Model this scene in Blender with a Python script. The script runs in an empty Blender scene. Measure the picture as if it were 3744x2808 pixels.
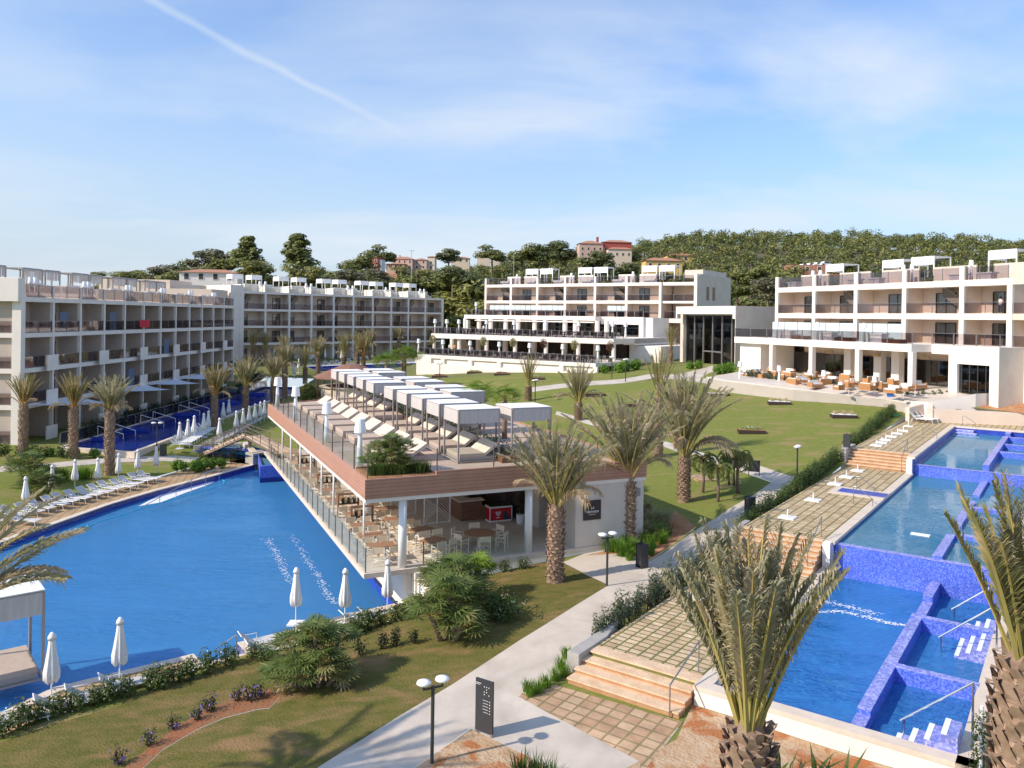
import bpy, bmesh, math, random
import numpy as np
from mathutils import Vector, Matrix, noise
from mathutils.geometry import delaunay_2d_cdt
random.seed(7)
SC = bpy.context.scene
COL = SC.collection
PI = math.pi
def R(d): return math.radians(d)
# ---------------------------------------------------------------- camera
CAMZ = 13.2
FPX, CX, CY, W0, H0 = 2921.4, 1872.0, 1176.1, 3744.0, 2808.0
ROLL, PITCH = R(.869), R(.292)
def ray(px, py):
    X, Y, Z = (px-CX)/FPX, (py-CY)/FPX, 1.0
    X, Y = math.cos(ROLL)*X+math.sin(ROLL)*Y, -math.sin(ROLL)*X+math.cos(ROLL)*Y
    Y, Z = math.cos(PITCH)*Y+math.sin(PITCH)*Z, -math.sin(PITCH)*Y+math.cos(PITCH)*Z
    return Vector((X, Z, -Y))
cam_data = bpy.data.cameras.new('camera')
cam = bpy.data.objects.new('camera', cam_data); COL.objects.link(cam)
c0 = ray(CX, CY); cxv = (ray(CX+100, CY)-c0).normalized(); cyv = (c0-ray(CX, CY+100)).normalized()
fw = c0.normalized()
m = Matrix((cxv, cyv, -fw)).transposed().to_4x4(); m.translation = (0, 0, CAMZ)
cam.matrix_world = m
cam_data.sensor_width = 36; cam_data.lens = FPX/W0*36
cam_data.shift_y = -(H0/2-CY)/W0
cam_data.clip_start = 0.1; cam_data.clip_end = 6000
SC.camera = cam
SC.view_settings.view_transform = 'Standard'; SC.view_settings.look = 'None'
SC.view_settings.exposure = 0.40; SC.view_settings.gamma = 1.0
SC.render.resolution_x = 1024; SC.render.resolution_y = 768
SC.render.engine = 'CYCLES'
# ---------------------------------------------------------------- sun and sky
SUN_AZ, SUN_EL = 246.0, 35.5
sd = bpy.data.lights.new('sun', 'SUN'); sd.energy = 3.9; sd.angle = R(.8); sd.color = (1.0, .875, .73)
sun = bpy.data.objects.new('sun', sd); COL.objects.link(sun)
sdir = Vector((math.sin(R(SUN_AZ))*math.cos(R(SUN_EL)), math.cos(R(SUN_AZ))*math.cos(R(SUN_EL)), math.sin(R(SUN_EL))))
sun.rotation_euler = sdir.to_track_quat('Z', 'Y').to_euler()
world = bpy.data.worlds.new('World'); SC.world = world; world.use_nodes = True
nt = world.node_tree; N = nt.nodes; L = nt.links
for n in list(N): N.remove(n)
out = N.new('ShaderNodeOutputWorld'); bg = N.new('ShaderNodeBackground')
sky = N.new('ShaderNodeTexSky'); sky.sky_type = 'NISHITA'; sky.sun_disc = False
sky.sun_elevation = R(SUN_EL); sky.sun_rotation = R(SUN_AZ); sky.altitude = 50
sky.air_density = 1.0; sky.dust_density = 0.8; sky.ozone_density = 2.0
SKY_STR = 0.15
def nd(t, **k):
    n = N.new(t)
    for a, b in k.items(): setattr(n, a, b)
    return n
def mth(op, a, b=None, c=None, clamp=False):
    n = N.new('ShaderNodeMath'); n.operation = op; n.use_clamp = clamp
    for i, v in enumerate((a, b, c)):
        if v is None: continue
        if isinstance(v, (int, float)): n.inputs[i].default_value = v
        else: L.new(v, n.inputs[i])
    return n.outputs[0]
tc = nd('ShaderNodeTexCoord'); sep = nd('ShaderNodeSeparateXYZ'); L.new(tc.outputs['Generated'], sep.inputs[0])
zz = mth('ADD', mth('MAXIMUM', sep.outputs[2], 0.0), 0.14)
cmb = nd('ShaderNodeCombineXYZ')
L.new(mth('DIVIDE', sep.outputs[0], zz), cmb.inputs[0]); L.new(mth('DIVIDE', sep.outputs[1], zz), cmb.inputs[1])
mp = nd('ShaderNodeMapping'); mp.inputs['Rotation'].default_value = (0, 0, R(-28)); mp.inputs['Scale'].default_value = (0.8, 1.15, 1)
mp.inputs['Location'].default_value = (7.7, 4.2, 0)
L.new(cmb.outputs[0], mp.inputs[0])
n1 = nd('ShaderNodeTexNoise'); n1.inputs['Scale'].default_value = .75; n1.inputs['Detail'].default_value = 7; n1.inputs['Roughness'].default_value = .55; n1.inputs['Distortion'].default_value = .35
L.new(mp.outputs[0], n1.inputs['Vector'])
n2 = nd('ShaderNodeTexNoise'); n2.inputs['Scale'].default_value = 0.33; n2.inputs['Detail'].default_value = 3
L.new(mp.outputs[0], n2.inputs['Vector'])
w1 = nd('ShaderNodeMapRange'); w1.inputs[1].default_value = .42; w1.inputs[2].default_value = .68; L.new(n1.outputs[0], w1.inputs[0])
w2 = nd('ShaderNodeMapRange'); w2.inputs[1].default_value = .36; w2.inputs[2].default_value = .52; L.new(n2.outputs[0], w2.inputs[0])
wisp = mth('MULTIPLY', mth('MULTIPLY', w1.outputs[0], w2.outputs[0]), 1.0)
# contrail: a thin band along a great circle high above the left wing
def raydir(px, py): return ray(px, py).normalized()
ta, tb = raydir(500, -20), raydir(1575, 545)
tn = ta.cross(tb).normalized()
dotn = nd('ShaderNodeVectorMath', operation='DOT_PRODUCT'); dotn.inputs[1].default_value = tn; L.new(tc.outputs['Generated'], dotn.inputs[0])
nz = nd('ShaderNodeTexNoise'); nz.inputs['Scale'].default_value = 14; nz.inputs['Detail'].default_value = 4; L.new(tc.outputs['Generated'], nz.inputs['Vector'])
off = mth('ABSOLUTE', mth('ADD', dotn.outputs['Value'], mth('MULTIPLY', mth('SUBTRACT', nz.outputs[0], .5), .012)))
bnd = nd('ShaderNodeMapRange'); bnd.inputs[1].default_value = .0062; bnd.inputs[2].default_value = 0.0; L.new(off, bnd.inputs[0])
along = nd('ShaderNodeVectorMath', operation='DOT_PRODUCT'); tl = (tb-ta).normalized(); along.inputs[1].default_value = tl; L.new(tc.outputs['Generated'], along.inputs[0])
fd = nd('ShaderNodeMapRange'); fd.inputs[1].default_value = tb.dot(tl); fd.inputs[2].default_value = tb.dot(tl)-.16; L.new(along.outputs['Value'], fd.inputs[0])
trail = mth('MULTIPLY', mth('MULTIPLY', bnd.outputs[0], fd.outputs[0]), .34)
# pale veil towards the horizon
hz = nd('ShaderNodeMapRange'); hz.inputs[1].default_value = .36; hz.inputs[2].default_value = 0.0; L.new(sep.outputs[2], hz.inputs[0])
left = nd('ShaderNodeMapRange'); left.inputs[1].default_value = .25; left.inputs[2].default_value = -.6; L.new(sep.outputs[0], left.inputs[0])
veil = mth('ADD', mth('MULTIPLY', mth('POWER', hz.outputs[0], 1.5), .98), mth('MULTIPLY', left.outputs[0], .22))
fac = mth('ADD', veil, 0.0, clamp=True)
skm = nd('ShaderNodeMix', data_type='RGBA', blend_type='MULTIPLY'); skm.inputs[0].default_value = 1.0
L.new(sky.outputs[0], skm.inputs[6]); skm.inputs[7].default_value = (SKY_STR*.66, SKY_STR*.90, SKY_STR*1.18, 1)
mix = nd('ShaderNodeMix', data_type='RGBA'); L.new(fac, mix.inputs[0]); L.new(skm.outputs[2], mix.inputs[6]); mix.inputs[7].default_value = (.48, .56, .63, 1)
mixc = nd('ShaderNodeMix', data_type='RGBA'); L.new(mth('ADD', mth('MULTIPLY_ADD', wisp, .85, .07), trail, clamp=True), mixc.inputs[0]); L.new(mix.outputs[2], mixc.inputs[6]); mixc.inputs[7].default_value = (.60, .66, .73, 1)
L.new(mixc.outputs[2], bg.inputs[0]); bg.inputs[1].default_value = 1.0
L.new(bg.outputs[0], out.inputs[0])
# ---------------------------------------------------------------- materials
MATS = {}
def mat(name, c1, c2=None, scale=4.0, rough=.7, metal=0.0, detail=6, bump=0.0, bscale=None, spec=.5, contrast=(.35, .65), coords='Object', stretch=None, coat=0.0, c3=None, c3scale=.15, c3range=(.45, .6)):
    if name in MATS: return MATS[name]
    m = bpy.data.materials.new(name); m.use_nodes = True; t = m.node_tree; ns = t.nodes; lk = t.links
    p = ns['Principled BSDF']; p.inputs['Roughness'].default_value = rough; p.inputs['Metallic'].default_value = metal
    p.inputs['Specular IOR Level'].default_value = spec
    if coat: p.inputs['Coat Weight'].default_value = coat
    p.inputs['Base Color'].default_value = (*c1, 1)
    if c2 is not None or bump:
        tcn = ns.new('ShaderNodeTexCoord'); mpn = ns.new('ShaderNodeMapping'); lk.new(tcn.outputs[coords], mpn.inputs[0])
        if stretch: mpn.inputs['Scale'].default_value = stretch
    if c2 is not None:
        nn = ns.new('ShaderNodeTexNoise'); nn.inputs['Scale'].default_value = scale; nn.inputs['Detail'].default_value = detail; nn.inputs['Roughness'].default_value = .6
        lk.new(mpn.outputs[0], nn.inputs['Vector'])
        mr = ns.new('ShaderNodeMapRange'); mr.inputs[1].default_value = contrast[0]; mr.inputs[2].default_value = contrast[1]; lk.new(nn.outputs[0], mr.inputs[0])
        mx = ns.new('ShaderNodeMix'); mx.data_type = 'RGBA'; lk.new(mr.outputs[0], mx.inputs[0]); mx.inputs[6].default_value = (*c1, 1); mx.inputs[7].default_value = (*c2, 1)
        last = mx.outputs[2]
        if c3 is not None:
            n3 = ns.new('ShaderNodeTexNoise'); n3.inputs['Scale'].default_value = c3scale; n3.inputs['Detail'].default_value = 5; n3.inputs['Distortion'].default_value = .6; lk.new(mpn.outputs[0], n3.inputs['Vector'])
            m3 = ns.new('ShaderNodeMapRange'); m3.inputs[1].default_value = c3range[0]; m3.inputs[2].default_value = c3range[1]; lk.new(n3.outputs[0], m3.inputs[0])
            x3 = ns.new('ShaderNodeMix'); x3.data_type = 'RGBA'; lk.new(m3.outputs[0], x3.inputs[0]); lk.new(last, x3.inputs[6]); x3.inputs[7].default_value = (*c3, 1); last = x3.outputs[2]
        lk.new(last, p.inputs['Base Color'])
    if bump:
        nb = ns.new('ShaderNodeTexNoise'); nb.inputs['Scale'].default_value = bscale or scale*4; nb.inputs['Detail'].default_value = 5; lk.new(mpn.outputs[0], nb.inputs['Vector'])
        bp = ns.new('ShaderNodeBump'); bp.inputs['Strength'].default_value = bump; bp.inputs['Distance'].default_value = .05; lk.new(nb.outputs[0], bp.inputs['Height']); lk.new(bp.outputs[0], p.inputs['Normal'])
    MATS[name] = m; return m
def leafmat(name, c1, c2, rough=.5, trans=.35, var=1.6, c3=None):
    m = mat(name, c1, c2, scale=var, rough=rough, detail=3, spec=.35, contrast=(.3, .7), c3=c3, c3scale=.9, c3range=(.5, .62))
    t = m.node_tree; ns = t.nodes; lk = t.links; p = ns['Principled BSDF']; o = ns['Material Output']
    tr = ns.new('ShaderNodeBsdfTranslucent'); mx = ns.new('ShaderNodeMixShader'); mx.inputs[0].default_value = trans
    src = p.inputs['Base Color'].links[0].from_socket; lk.new(src, tr.inputs[0])
    lk.new(p.outputs[0], mx.inputs[1]); lk.new(tr.outputs[0], mx.inputs[2]); lk.new(mx.outputs[0], o.inputs[0]); return m
def glassmat(name, tint, refl=.12, rough=.03, fk=1.0):
    m = bpy.data.materials.new(name); m.use_nodes = True; t = m.node_tree; ns = t.nodes; lk = t.links
    ns.remove(ns['Principled BSDF']); o = ns['Material Output']
    tr = ns.new('ShaderNodeBsdfTransparent'); tr.inputs[0].default_value = (*tint, 1)
    gl = ns.new('ShaderNodeBsdfGlossy'); gl.inputs['Roughness'].default_value = rough
    lw = ns.new('ShaderNodeFresnel'); lw.inputs[0].default_value = 1.45
    ad = ns.new('ShaderNodeMath'); ad.operation = 'MULTIPLY_ADD'; ad.use_clamp = True; ad.inputs[1].default_value = fk; ad.inputs[2].default_value = refl; lk.new(lw.outputs[0], ad.inputs[0])
    mx = ns.new('ShaderNodeMixShader'); lk.new(ad.outputs[0], mx.inputs[0]); lk.new(tr.outputs[0], mx.inputs[1]); lk.new(gl.outputs[0], mx.inputs[2]); lk.new(mx.outputs[0], o.inputs[0])
    MATS[name] = m; return m
def watermat(name, tint, wave=2.2, strength=.12, stretch=(1, 1, 1), turb=(.0, .0, .0), tfac=0.0):
    m = glassmat(name, tint, 0.0, .02); t = m.node_tree; ns = t.nodes; lk = t.links
    tcn = ns.new('ShaderNodeTexCoord'); mpn = ns.new('ShaderNodeMapping'); mpn.inputs['Scale'].default_value = stretch; lk.new(tcn.outputs['Object'], mpn.inputs[0])
    a = ns.new('ShaderNodeTexNoise'); a.inputs['Scale'].default_value = wave; a.inputs['Detail'].default_value = 4; a.inputs['Distortion'].default_value = .8; lk.new(mpn.outputs[0], a.inputs['Vector'])
    b = ns.new('ShaderNodeTexNoise'); b.inputs['Scale'].default_value = wave*4.5; b.inputs['Detail'].default_value = 2; lk.new(mpn.outputs[0], b.inputs['Vector'])
    c = ns.new('ShaderNodeTexNoise'); c.inputs['Scale'].default_value = wave*.12; c.inputs['Detail'].default_value = 2; lk.new(mpn.outputs[0], c.inputs['Vector'])
    s = ns.new('ShaderNodeMath'); s.operation = 'MULTIPLY_ADD'; lk.new(b.outputs[0], s.inputs[0]); s.inputs[1].default_value = .25; lk.new(a.outputs[0], s.inputs[2])
    cm = ns.new('ShaderNodeMapRange'); cm.inputs[1].default_value = .38; cm.inputs[2].default_value = .62; cm.inputs[3].default_value = .25; cm.inputs[4].default_value = 1.0; lk.new(c.outputs[0], cm.inputs[0])
    s2 = ns.new('ShaderNodeMath'); s2.operation = 'MULTIPLY'; lk.new(s.outputs[0], s2.inputs[0]); lk.new(cm.outputs[0], s2.inputs[1])
    bp = ns.new('ShaderNodeBump'); bp.inputs['Strength'].default_value = strength; bp.inputs['Distance'].default_value = .25; lk.new(s2.outputs[0], bp.inputs['Height'])
    for n in ns:
        if n.type in ('BSDF_GLOSSY', 'FRESNEL'): lk.new(bp.outputs[0], n.inputs['Normal'])
    if tfac:
        df = ns.new('ShaderNodeBsdfDiffuse'); df.inputs[0].default_value = (*turb, 1); lk.new(bp.outputs[0], df.inputs['Normal'])
        mx = ns.new('ShaderNodeMixShader'); mx.inputs[0].default_value = tfac
        o = ns['Material Output']; src = o.inputs[0].links[0].from_socket
        lk.new(src, mx.inputs[1]); lk.new(df.outputs[0], mx.inputs[2]); lk.new(mx.outputs[0], o.inputs[0])
    return m
def tilemat(name, c1, c2, c3, cell=28.0, grout=None, rough=.35, spec=.5, bump=.0):
    """small mosaic: every tile its own tone"""
    m = bpy.data.materials.new(name); m.use_nodes = True; t = m.node_tree; ns = t.nodes; lk = t.links
    p = ns['Principled BSDF']; p.inputs['Roughness'].default_value = rough; p.inputs['Specular IOR Level'].default_value = spec
    tcn = ns.new('ShaderNodeTexCoord')
    v = ns.new('ShaderNodeTexVoronoi'); v.inputs['Scale'].default_value = cell; v.inputs['Randomness'].default_value = .35; lk.new(tcn.outputs['Object'], v.inputs['Vector'])
    bw = ns.new('ShaderNodeSeparateColor'); lk.new(v.outputs['Color'], bw.inputs[0])
    cr = ns.new('ShaderNodeValToRGB'); e = cr.color_ramp.elements; e[0].color = (*c1, 1); e[1].color = (*c3, 1); mid = e.new(.55); mid.color = (*c2, 1); lk.new(bw.outputs[0], cr.inputs[0])
    big = ns.new('ShaderNodeTexNoise'); big.inputs['Scale'].default_value = .8; big.inputs['Detail'].default_value = 4; lk.new(tcn.outputs['Object'], big.inputs['Vector'])
    mr = ns.new('ShaderNodeMapRange'); mr.inputs[1].default_value = .3; mr.inputs[2].default_value = .7; mr.inputs[3].default_value = .82; mr.inputs[4].default_value = 1.12; lk.new(big.outputs[0], mr.inputs[0])
    mx = ns.new('ShaderNodeVectorMath'); mx.operation = 'SCALE'; lk.new(cr.outputs[0], mx.inputs[0]); lk.new(mr.outputs[0], mx.inputs[3])
    lk.new(mx.outputs[0], p.inputs['Base Color'])
    MATS[name] = m; return m
def brickmat(name, c1, c2, mortar, bw=.5, bh=.5, ms=.02, offset=0.0, rot=0.0, rough=.8, noise_c=None, smooth=.1, bump=.3, nscale=1.2):
    m = bpy.data.materials.new(name); m.use_nodes = True; t = m.node_tree; ns = t.nodes; lk = t.links
    p = ns['Principled BSDF']; p.inputs['Roughness'].default_value = rough; p.inputs['Specular IOR Level'].default_value = .3
    tcn = ns.new('ShaderNodeTexCoord'); mpn = ns.new('ShaderNodeMapping'); mpn.inputs['Rotation'].default_value = (0, 0, rot); lk.new(tcn.outputs['Object'], mpn.inputs[0])
    wob = ns.new('ShaderNodeTexNoise'); wob.inputs['Scale'].default_value = 3.0; lk.new(mpn.outputs[0], wob.inputs['Vector'])
    wm = ns.new('ShaderNodeVectorMath'); wm.operation = 'MULTIPLY_ADD'; lk.new(wob.outputs['Color'], wm.inputs[0]); wm.inputs[1].default_value = (.03, .03, 0); lk.new(mpn.outputs[0], wm.inputs[2])
    b = ns.new('ShaderNodeTexBrick'); b.offset = offset; b.inputs['Scale'].default_value = 1.0; b.inputs['Brick Width'].default_value = bw; b.inputs['Row Height'].default_value = bh
    b.inputs['Mortar Size'].default_value = ms; b.inputs['Mortar Smooth'].default_value = smooth; b.inputs['Color1'].default_value = (*c1, 1); b.inputs['Color2'].default_value = (*c2, 1); b.inputs['Mortar'].default_value = (*mortar, 1)
    lk.new(wm.outputs[0], b.inputs['Vector'])
    nn = ns.new('ShaderNodeTexNoise'); nn.inputs['Scale'].default_value = nscale; nn.inputs['Detail'].default_value = 8; nn.inputs['Roughness'].default_value = .65; lk.new(mpn.outputs[0], nn.inputs['Vector'])
    mr = ns.new('ShaderNodeMapRange'); mr.inputs[1].default_value = .3; mr.inputs[2].default_value = .7; mr.inputs[3].default_value = .72; mr.inputs[4].default_value = 1.2; lk.new(nn.outputs[0], mr.inputs[0])
    mx = ns.new('ShaderNodeVectorMath'); mx.operation = 'SCALE'; lk.new(b.outputs[0], mx.inputs[0]); lk.new(mr.outputs[0], mx.inputs[3])
    lk.new(mx.outputs[0], p.inputs['Base Color'])
    bp = ns.new('ShaderNodeBump'); bp.inputs['Strength'].default_value = bump; bp.inputs['Distance'].default_value = .02; bp.invert = True; lk.new(b.outputs['Fac'], bp.inputs['Height']); lk.new(bp.outputs[0], p.inputs['Normal'])
    MATS[name] = m; return m
def plankmat(name, c1, c2, board=.14, axis='Z', rough=.6, gap=.06, dark=(.03, .015, .01)):
    m = bpy.data.materials.new(name); m.use_nodes = True; t = m.node_tree; ns = t.nodes; lk = t.links
    p = ns['Principled BSDF']; p.inputs['Roughness'].default_value = rough; p.inputs['Specular IOR Level'].default_value = .25
    tcn = ns.new('ShaderNodeTexCoord'); sp = ns.new('ShaderNodeSeparateXYZ'); lk.new(tcn.outputs['Object'], sp.inputs[0])
    dv = ns.new('ShaderNodeMath'); dv.operation = 'DIVIDE'; lk.new(sp.outputs[axis], dv.inputs[0]); dv.inputs[1].default_value = board
    fr = ns.new('ShaderNodeMath'); fr.operation = 'FRACT'; lk.new(dv.outputs[0], fr.inputs[0])
    fl = ns.new('ShaderNodeMath'); fl.operation = 'FLOOR'; lk.new(dv.outputs[0], fl.inputs[0])
    wn = ns.new('ShaderNodeTexWhiteNoise'); wn.noise_dimensions = '1D'; lk.new(fl.outputs[0], wn.inputs['W'])
    nn = ns.new('ShaderNodeTexNoise'); nn.inputs['Scale'].default_value = 1.5; nn.inputs['Detail'].default_value = 7; lk.new(tcn.outputs['Object'], nn.inputs['Vector'])
    av = ns.new('ShaderNodeMath'); av.operation = 'MULTIPLY_ADD'; lk.new(nn.outputs[0], av.inputs[0]); av.inputs[1].default_value = .9; hv = ns.new('ShaderNodeMath'); hv.operation = 'MULTIPLY_ADD'; lk.new(wn.outputs[0], hv.inputs[0]); hv.inputs[1].default_value = .45; hv.inputs[2].default_value = -.18; lk.new(hv.outputs[0], av.inputs[2])
    mx = ns.new('ShaderNodeMix'); mx.data_type = 'RGBA'; mx.clamp_factor = True; lk.new(av.outputs[0], mx.inputs[0]); mx.inputs[6].default_value = (*c1, 1); mx.inputs[7].default_value = (*c2, 1)
    lt = ns.new('ShaderNodeMath'); lt.operation = 'LESS_THAN'; lk.new(fr.outputs[0], lt.inputs[0]); lt.inputs[1].default_value = gap
    m2 = ns.new('ShaderNodeMix'); m2.data_type = 'RGBA'; lk.new(lt.outputs[0], m2.inputs[0]); lk.new(mx.outputs[2], m2.inputs[6]); m2.inputs[7].default_value = (*dark, 1)
    lk.new(m2.outputs[2], p.inputs['Base Color'])
    MATS[name] = m; return m

mat('white_render', (.84, .775, .70), (.78, .715, .64), scale=.6, rough=.85, spec=.2)
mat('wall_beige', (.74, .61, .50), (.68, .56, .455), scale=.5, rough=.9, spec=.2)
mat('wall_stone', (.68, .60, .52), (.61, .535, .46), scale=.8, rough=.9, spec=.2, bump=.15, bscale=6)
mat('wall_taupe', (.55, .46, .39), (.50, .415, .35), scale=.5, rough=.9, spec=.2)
mat('lobby_interior', (.30, .27, .21), (.40, .37, .30), scale=.4, rough=.8, stretch=(1, 1, .1))
mat('soffit', (.70, .66, .62), rough=.9)
mat('dark_frame', (.05, .045, .045), rough=.5)
mat('grey_metal', (.30, .29, .29), rough=.4, metal=.6)
mat('dark_metal', (.06, .06, .065), rough=.45, metal=.3)
mat('steel', (.62, .62, .64), rough=.22, metal=1.0)
mat('bronze_metal', (.20, .15, .12), rough=.45, metal=.3)
mat('white_paint', (.82, .82, .80), rough=.45)
mat('white_plastic', (.88, .88, .87), rough=.3, spec=.5)
mat('curtain', (.85, .82, .77), (.55, .53, .50), scale=7, rough=.9, stretch=(1, 1, .02), contrast=(.4, .6))
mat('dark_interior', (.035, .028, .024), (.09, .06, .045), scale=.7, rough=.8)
glassmat('pane', (.50, .54, .55), .10)
glassmat('rail_glass', (.74, .71, .73), .0, .03, .45)
glassmat('clear_glass', (.93, .965, .96), .01, .03, .25)
mat('frosted_glass', (.62, .74, .74), rough=.4, spec=.5)
plankmat('wood_cladding', (.40, .20, .135), (.56, .32, .225), board=.165)
plankmat('wood_deck', (.40, .19, .12), (.55, .30, .20), board=.14, axis='Y')
mat('wood_dark', (.15, .065, .035), (.22, .10, .055), scale=2, rough=.5, stretch=(1, 6, 6))
mat('wood_table', (.30, .16, .09), (.40, .23, .14), scale=3, rough=.5, stretch=(1, 8, 1))
mat('terrace_floor', (.56, .42, .34), (.48, .35, .28), scale=1.5, rough=.8)
mat('floor_stone', (.66, .585, .50), (.58, .51, .43), scale=.9, rough=.55, bump=.05)
mat('concrete_path', (.60, .53, .45), (.52, .455, .385), scale=.9, rough=.9, bump=.15, bscale=18, detail=13, c3=(.40, .34, .28), c3scale=.45, c3range=(.5, .78), coords='Object')
mat('soil_red', (.30, .105, .045), (.24, .13, .06), scale=3, detail=12, rough=1, bump=1.0, bscale=9)
glassmat('lobby_glass', (.74, .75, .68), .04)
mat('coping', (.70, .60, .50), (.62, .52, .42), scale=2.5, rough=.8, bump=.1)
mat('concrete_grey', (.42, .40, .37), (.34, .32, .29), scale=2, rough=.9, bump=.3)
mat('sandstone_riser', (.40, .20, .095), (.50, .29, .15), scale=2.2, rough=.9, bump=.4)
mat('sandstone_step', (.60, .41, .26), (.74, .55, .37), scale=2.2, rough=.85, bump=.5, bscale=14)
brickmat('paver_grid', (.50, .35, .21), (.68, .52, .35), (.17, .17, .055), bw=.46, bh=.34, ms=.04, rot=R(35.5), nscale=2.0)
brickmat('paver_old', (.42, .26, .16), (.55, .39, .25), (.26, .20, .10), bw=.50, bh=.42, ms=.045, rot=R(35.5), nscale=1.6, smooth=.5)
brickmat('paver_pool', (.44, .29, .16), (.52, .36, .21), (.20, .15, .07), bw=.50, bh=.34, ms=.03, rot=R(-15), nscale=1.5)
tilemat('mosaic_lit', (.05, .10, .54), (.09, .16, .66), (.20, .28, .80), cell=22)  # sunlit copy of the pool mosaic, brightness put into the tile colour
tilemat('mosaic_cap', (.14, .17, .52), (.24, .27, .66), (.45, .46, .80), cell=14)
tilemat('mosaic_dark', (.015, .035, .30), (.025, .06, .42), (.05, .10, .50), cell=18)  # darker copy of the same mosaic, shade put into the tile colour
tilemat('pool_floor', (.22, .52, .82), (.28, .60, .88), (.42, .70, .92), cell=9)
tilemat('pool_floor_cascade', (.06, .24, .72), (.14, .40, .86), (.55, .80, .97), cell=3.5)  # large pale cells put rippling light glints into the floor colour
mat('mosaic_step', (.80, .84, .90), rough=.4)
watermat('water_main', (.50, .84, .97), wave=1.6, strength=.45, stretch=(.5, 1.5, 1), turb=(.09, .40, .84), tfac=.38)
watermat('water_cascade', (.46, .80, .98), wave=3.2, strength=1.0, stretch=(.7, 1.4, 1), turb=(.07, .38, .92), tfac=.38)
watermat('water_calm', (.45, .80, .93), wave=1.2, strength=.07, turb=(.12, .44, .66), tfac=.36)
watermat('water_river', (.10, .25, .70), wave=1.6, strength=.12, turb=(.02, .06, .38), tfac=.25)  # dark blue carries the shade lying on the river beside the wing
mat('foam', (.85, .88, .92), rough=.9)
mat('lamp_white', (.90, .90, .89), rough=.35)
mat('tile_white', (.86, .88, .88), rough=.4)
mat('cushion', (.52, .42, .34), (.47, .375, .30), scale=5, rough=.95, spec=.1)
mat('cushion_light', (.70, .60, .49), (.64, .54, .44), scale=5, rough=.95, spec=.1)
mat('daybed_frame', (.36, .31, .28), rough=.6)
mat('canopy_fabric', (.86, .86, .87), (.80, .80, .81), scale=2, rough=.9, spec=.1)
mat('canopy_side', (.58, .55, .53), (.50, .47, .45), scale=9, rough=.95, spec=.1, stretch=(1, 1, .08))
mat('umbrella_fabric', (.84, .83, .81), (.74, .73, .71), scale=3, rough=.95, spec=.1, stretch=(1, 1, .2))
mat('mesh_grey', (.55, .54, .53), rough=.8)
mat('mesh_dark', (.13, .125, .13), rough=.8)
mat('chair_canvas', (.74, .60, .42), (.68, .54, .37), scale=6, rough=.9)
mat('cream_paint', (.80, .76, .68), rough=.5)
mat('wicker_orange', (.50, .25, .10), (.38, .18, .07), scale=20, rough=.8)
mat('cushion_white', (.78, .76, .73), rough=.9)
mat('rattan', (.55, .40, .24), (.42, .29, .16), scale=20, rough=.8, stretch=(1, 1, 1))
mat('red_paint', (.55, .015, .03), rough=.35)
mat('blue_paint', (.02, .13, .50), rough=.4)
mat('navy_print', (.04, .05, .10), rough=.4)
mat('black', (.02, .02, .022), rough=.5)
mat('sign_brown', (.05, .030, .025), rough=.45)
mat('red_cloth', (.60, .03, .05), rough=.8)
mat('green_cloth', (.02, .30, .10), rough=.8)
mat('towel_blue', (.13, .16, .23), rough=.9)
mat('pot_black', (.03, .03, .03), rough=.5)
mat('soil', (.38, .165, .07), (.46, .27, .15), scale=2.6, detail=12, rough=1.0, bump=.9, bscale=7, c3=(.50, .36, .24), c3scale=.9, c3range=(.6, .75), spec=.1)
mat('soil_dry', (.54, .40, .27), (.43, .27, .15), scale=2.6, detail=12, rough=1.0, bump=1.0, bscale=11, c3=(.40, .165, .07), c3scale=1.1, c3range=(.52, .6), spec=.1)
mat('lawn', (.15, .195, .034), (.25, .255, .075), scale=2.4, detail=13, contrast=(.28, .72), rough=.95, bump=.9, bscale=16, c3=(.33, .24, .12), c3scale=.33, c3range=(.52, .74), stretch=(1, 1.9, 1), spec=.1)
mat('lawn_dry', (.095, .11, .024), (.20, .155, .055), scale=1.5, detail=13, contrast=(.28, .72), rough=.95, bump=1.0, bscale=12, c3=(.33, .195, .105), c3scale=.5, c3range=(.52, .78), stretch=(1, 1.7, 1), spec=.1)
mat('lawn_back', (.13, .16, .05), (.22, .21, .09), scale=.8, rough=1, spec=.1)
mat('hill_ground', (.07, .08, .035), (.13, .11, .06), scale=.05, rough=1)
leafmat('palm_leaf', (.23, .235, .085), (.36, .33, .15), c3=(.50, .41, .22), trans=.42)
leafmat('palm_leaf_grey', (.29, .29, .165), (.44, .41, .25), c3=(.56, .47, .31), trans=.42)
leafmat('palm_dry', (.42, .31, .18), (.54, .43, .28), trans=.2)
mat('rachis', (.34, .30, .09), (.42, .32, .10), scale=2, rough=.6)
mat('rachis_orange', (.50, .24, .05), (.40, .28, .08), scale=2, rough=.6)
mat('palm_trunk', (.20, .13, .09), (.34, .24, .17), scale=6, rough=1, bump=.6)
mat('palm_boot', (.27, .17, .115), (.42, .30, .21), scale=5, rough=1)
leafmat('fan_leaf', (.095, .15, .035), (.20, .26, .07), c3=(.28, .27, .10))
leafmat('fan_bright', (.14, .24, .02), (.26, .36, .05))
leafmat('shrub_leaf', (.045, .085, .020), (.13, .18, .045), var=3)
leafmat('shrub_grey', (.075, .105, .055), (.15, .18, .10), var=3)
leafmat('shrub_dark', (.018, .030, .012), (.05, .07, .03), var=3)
leafmat('bright_plant', (.09, .20, .015), (.20, .34, .04), var=3)
leafmat('spiky_pale', (.26, .26, .10), (.40, .37, .18), var=3)
leafmat('red_shrub', (.10, .04, .03), (.17, .08, .05), var=3)
leafmat('pine_a', (.135, .16, .045), (.25, .26, .08), var=.35, trans=.25)
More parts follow.
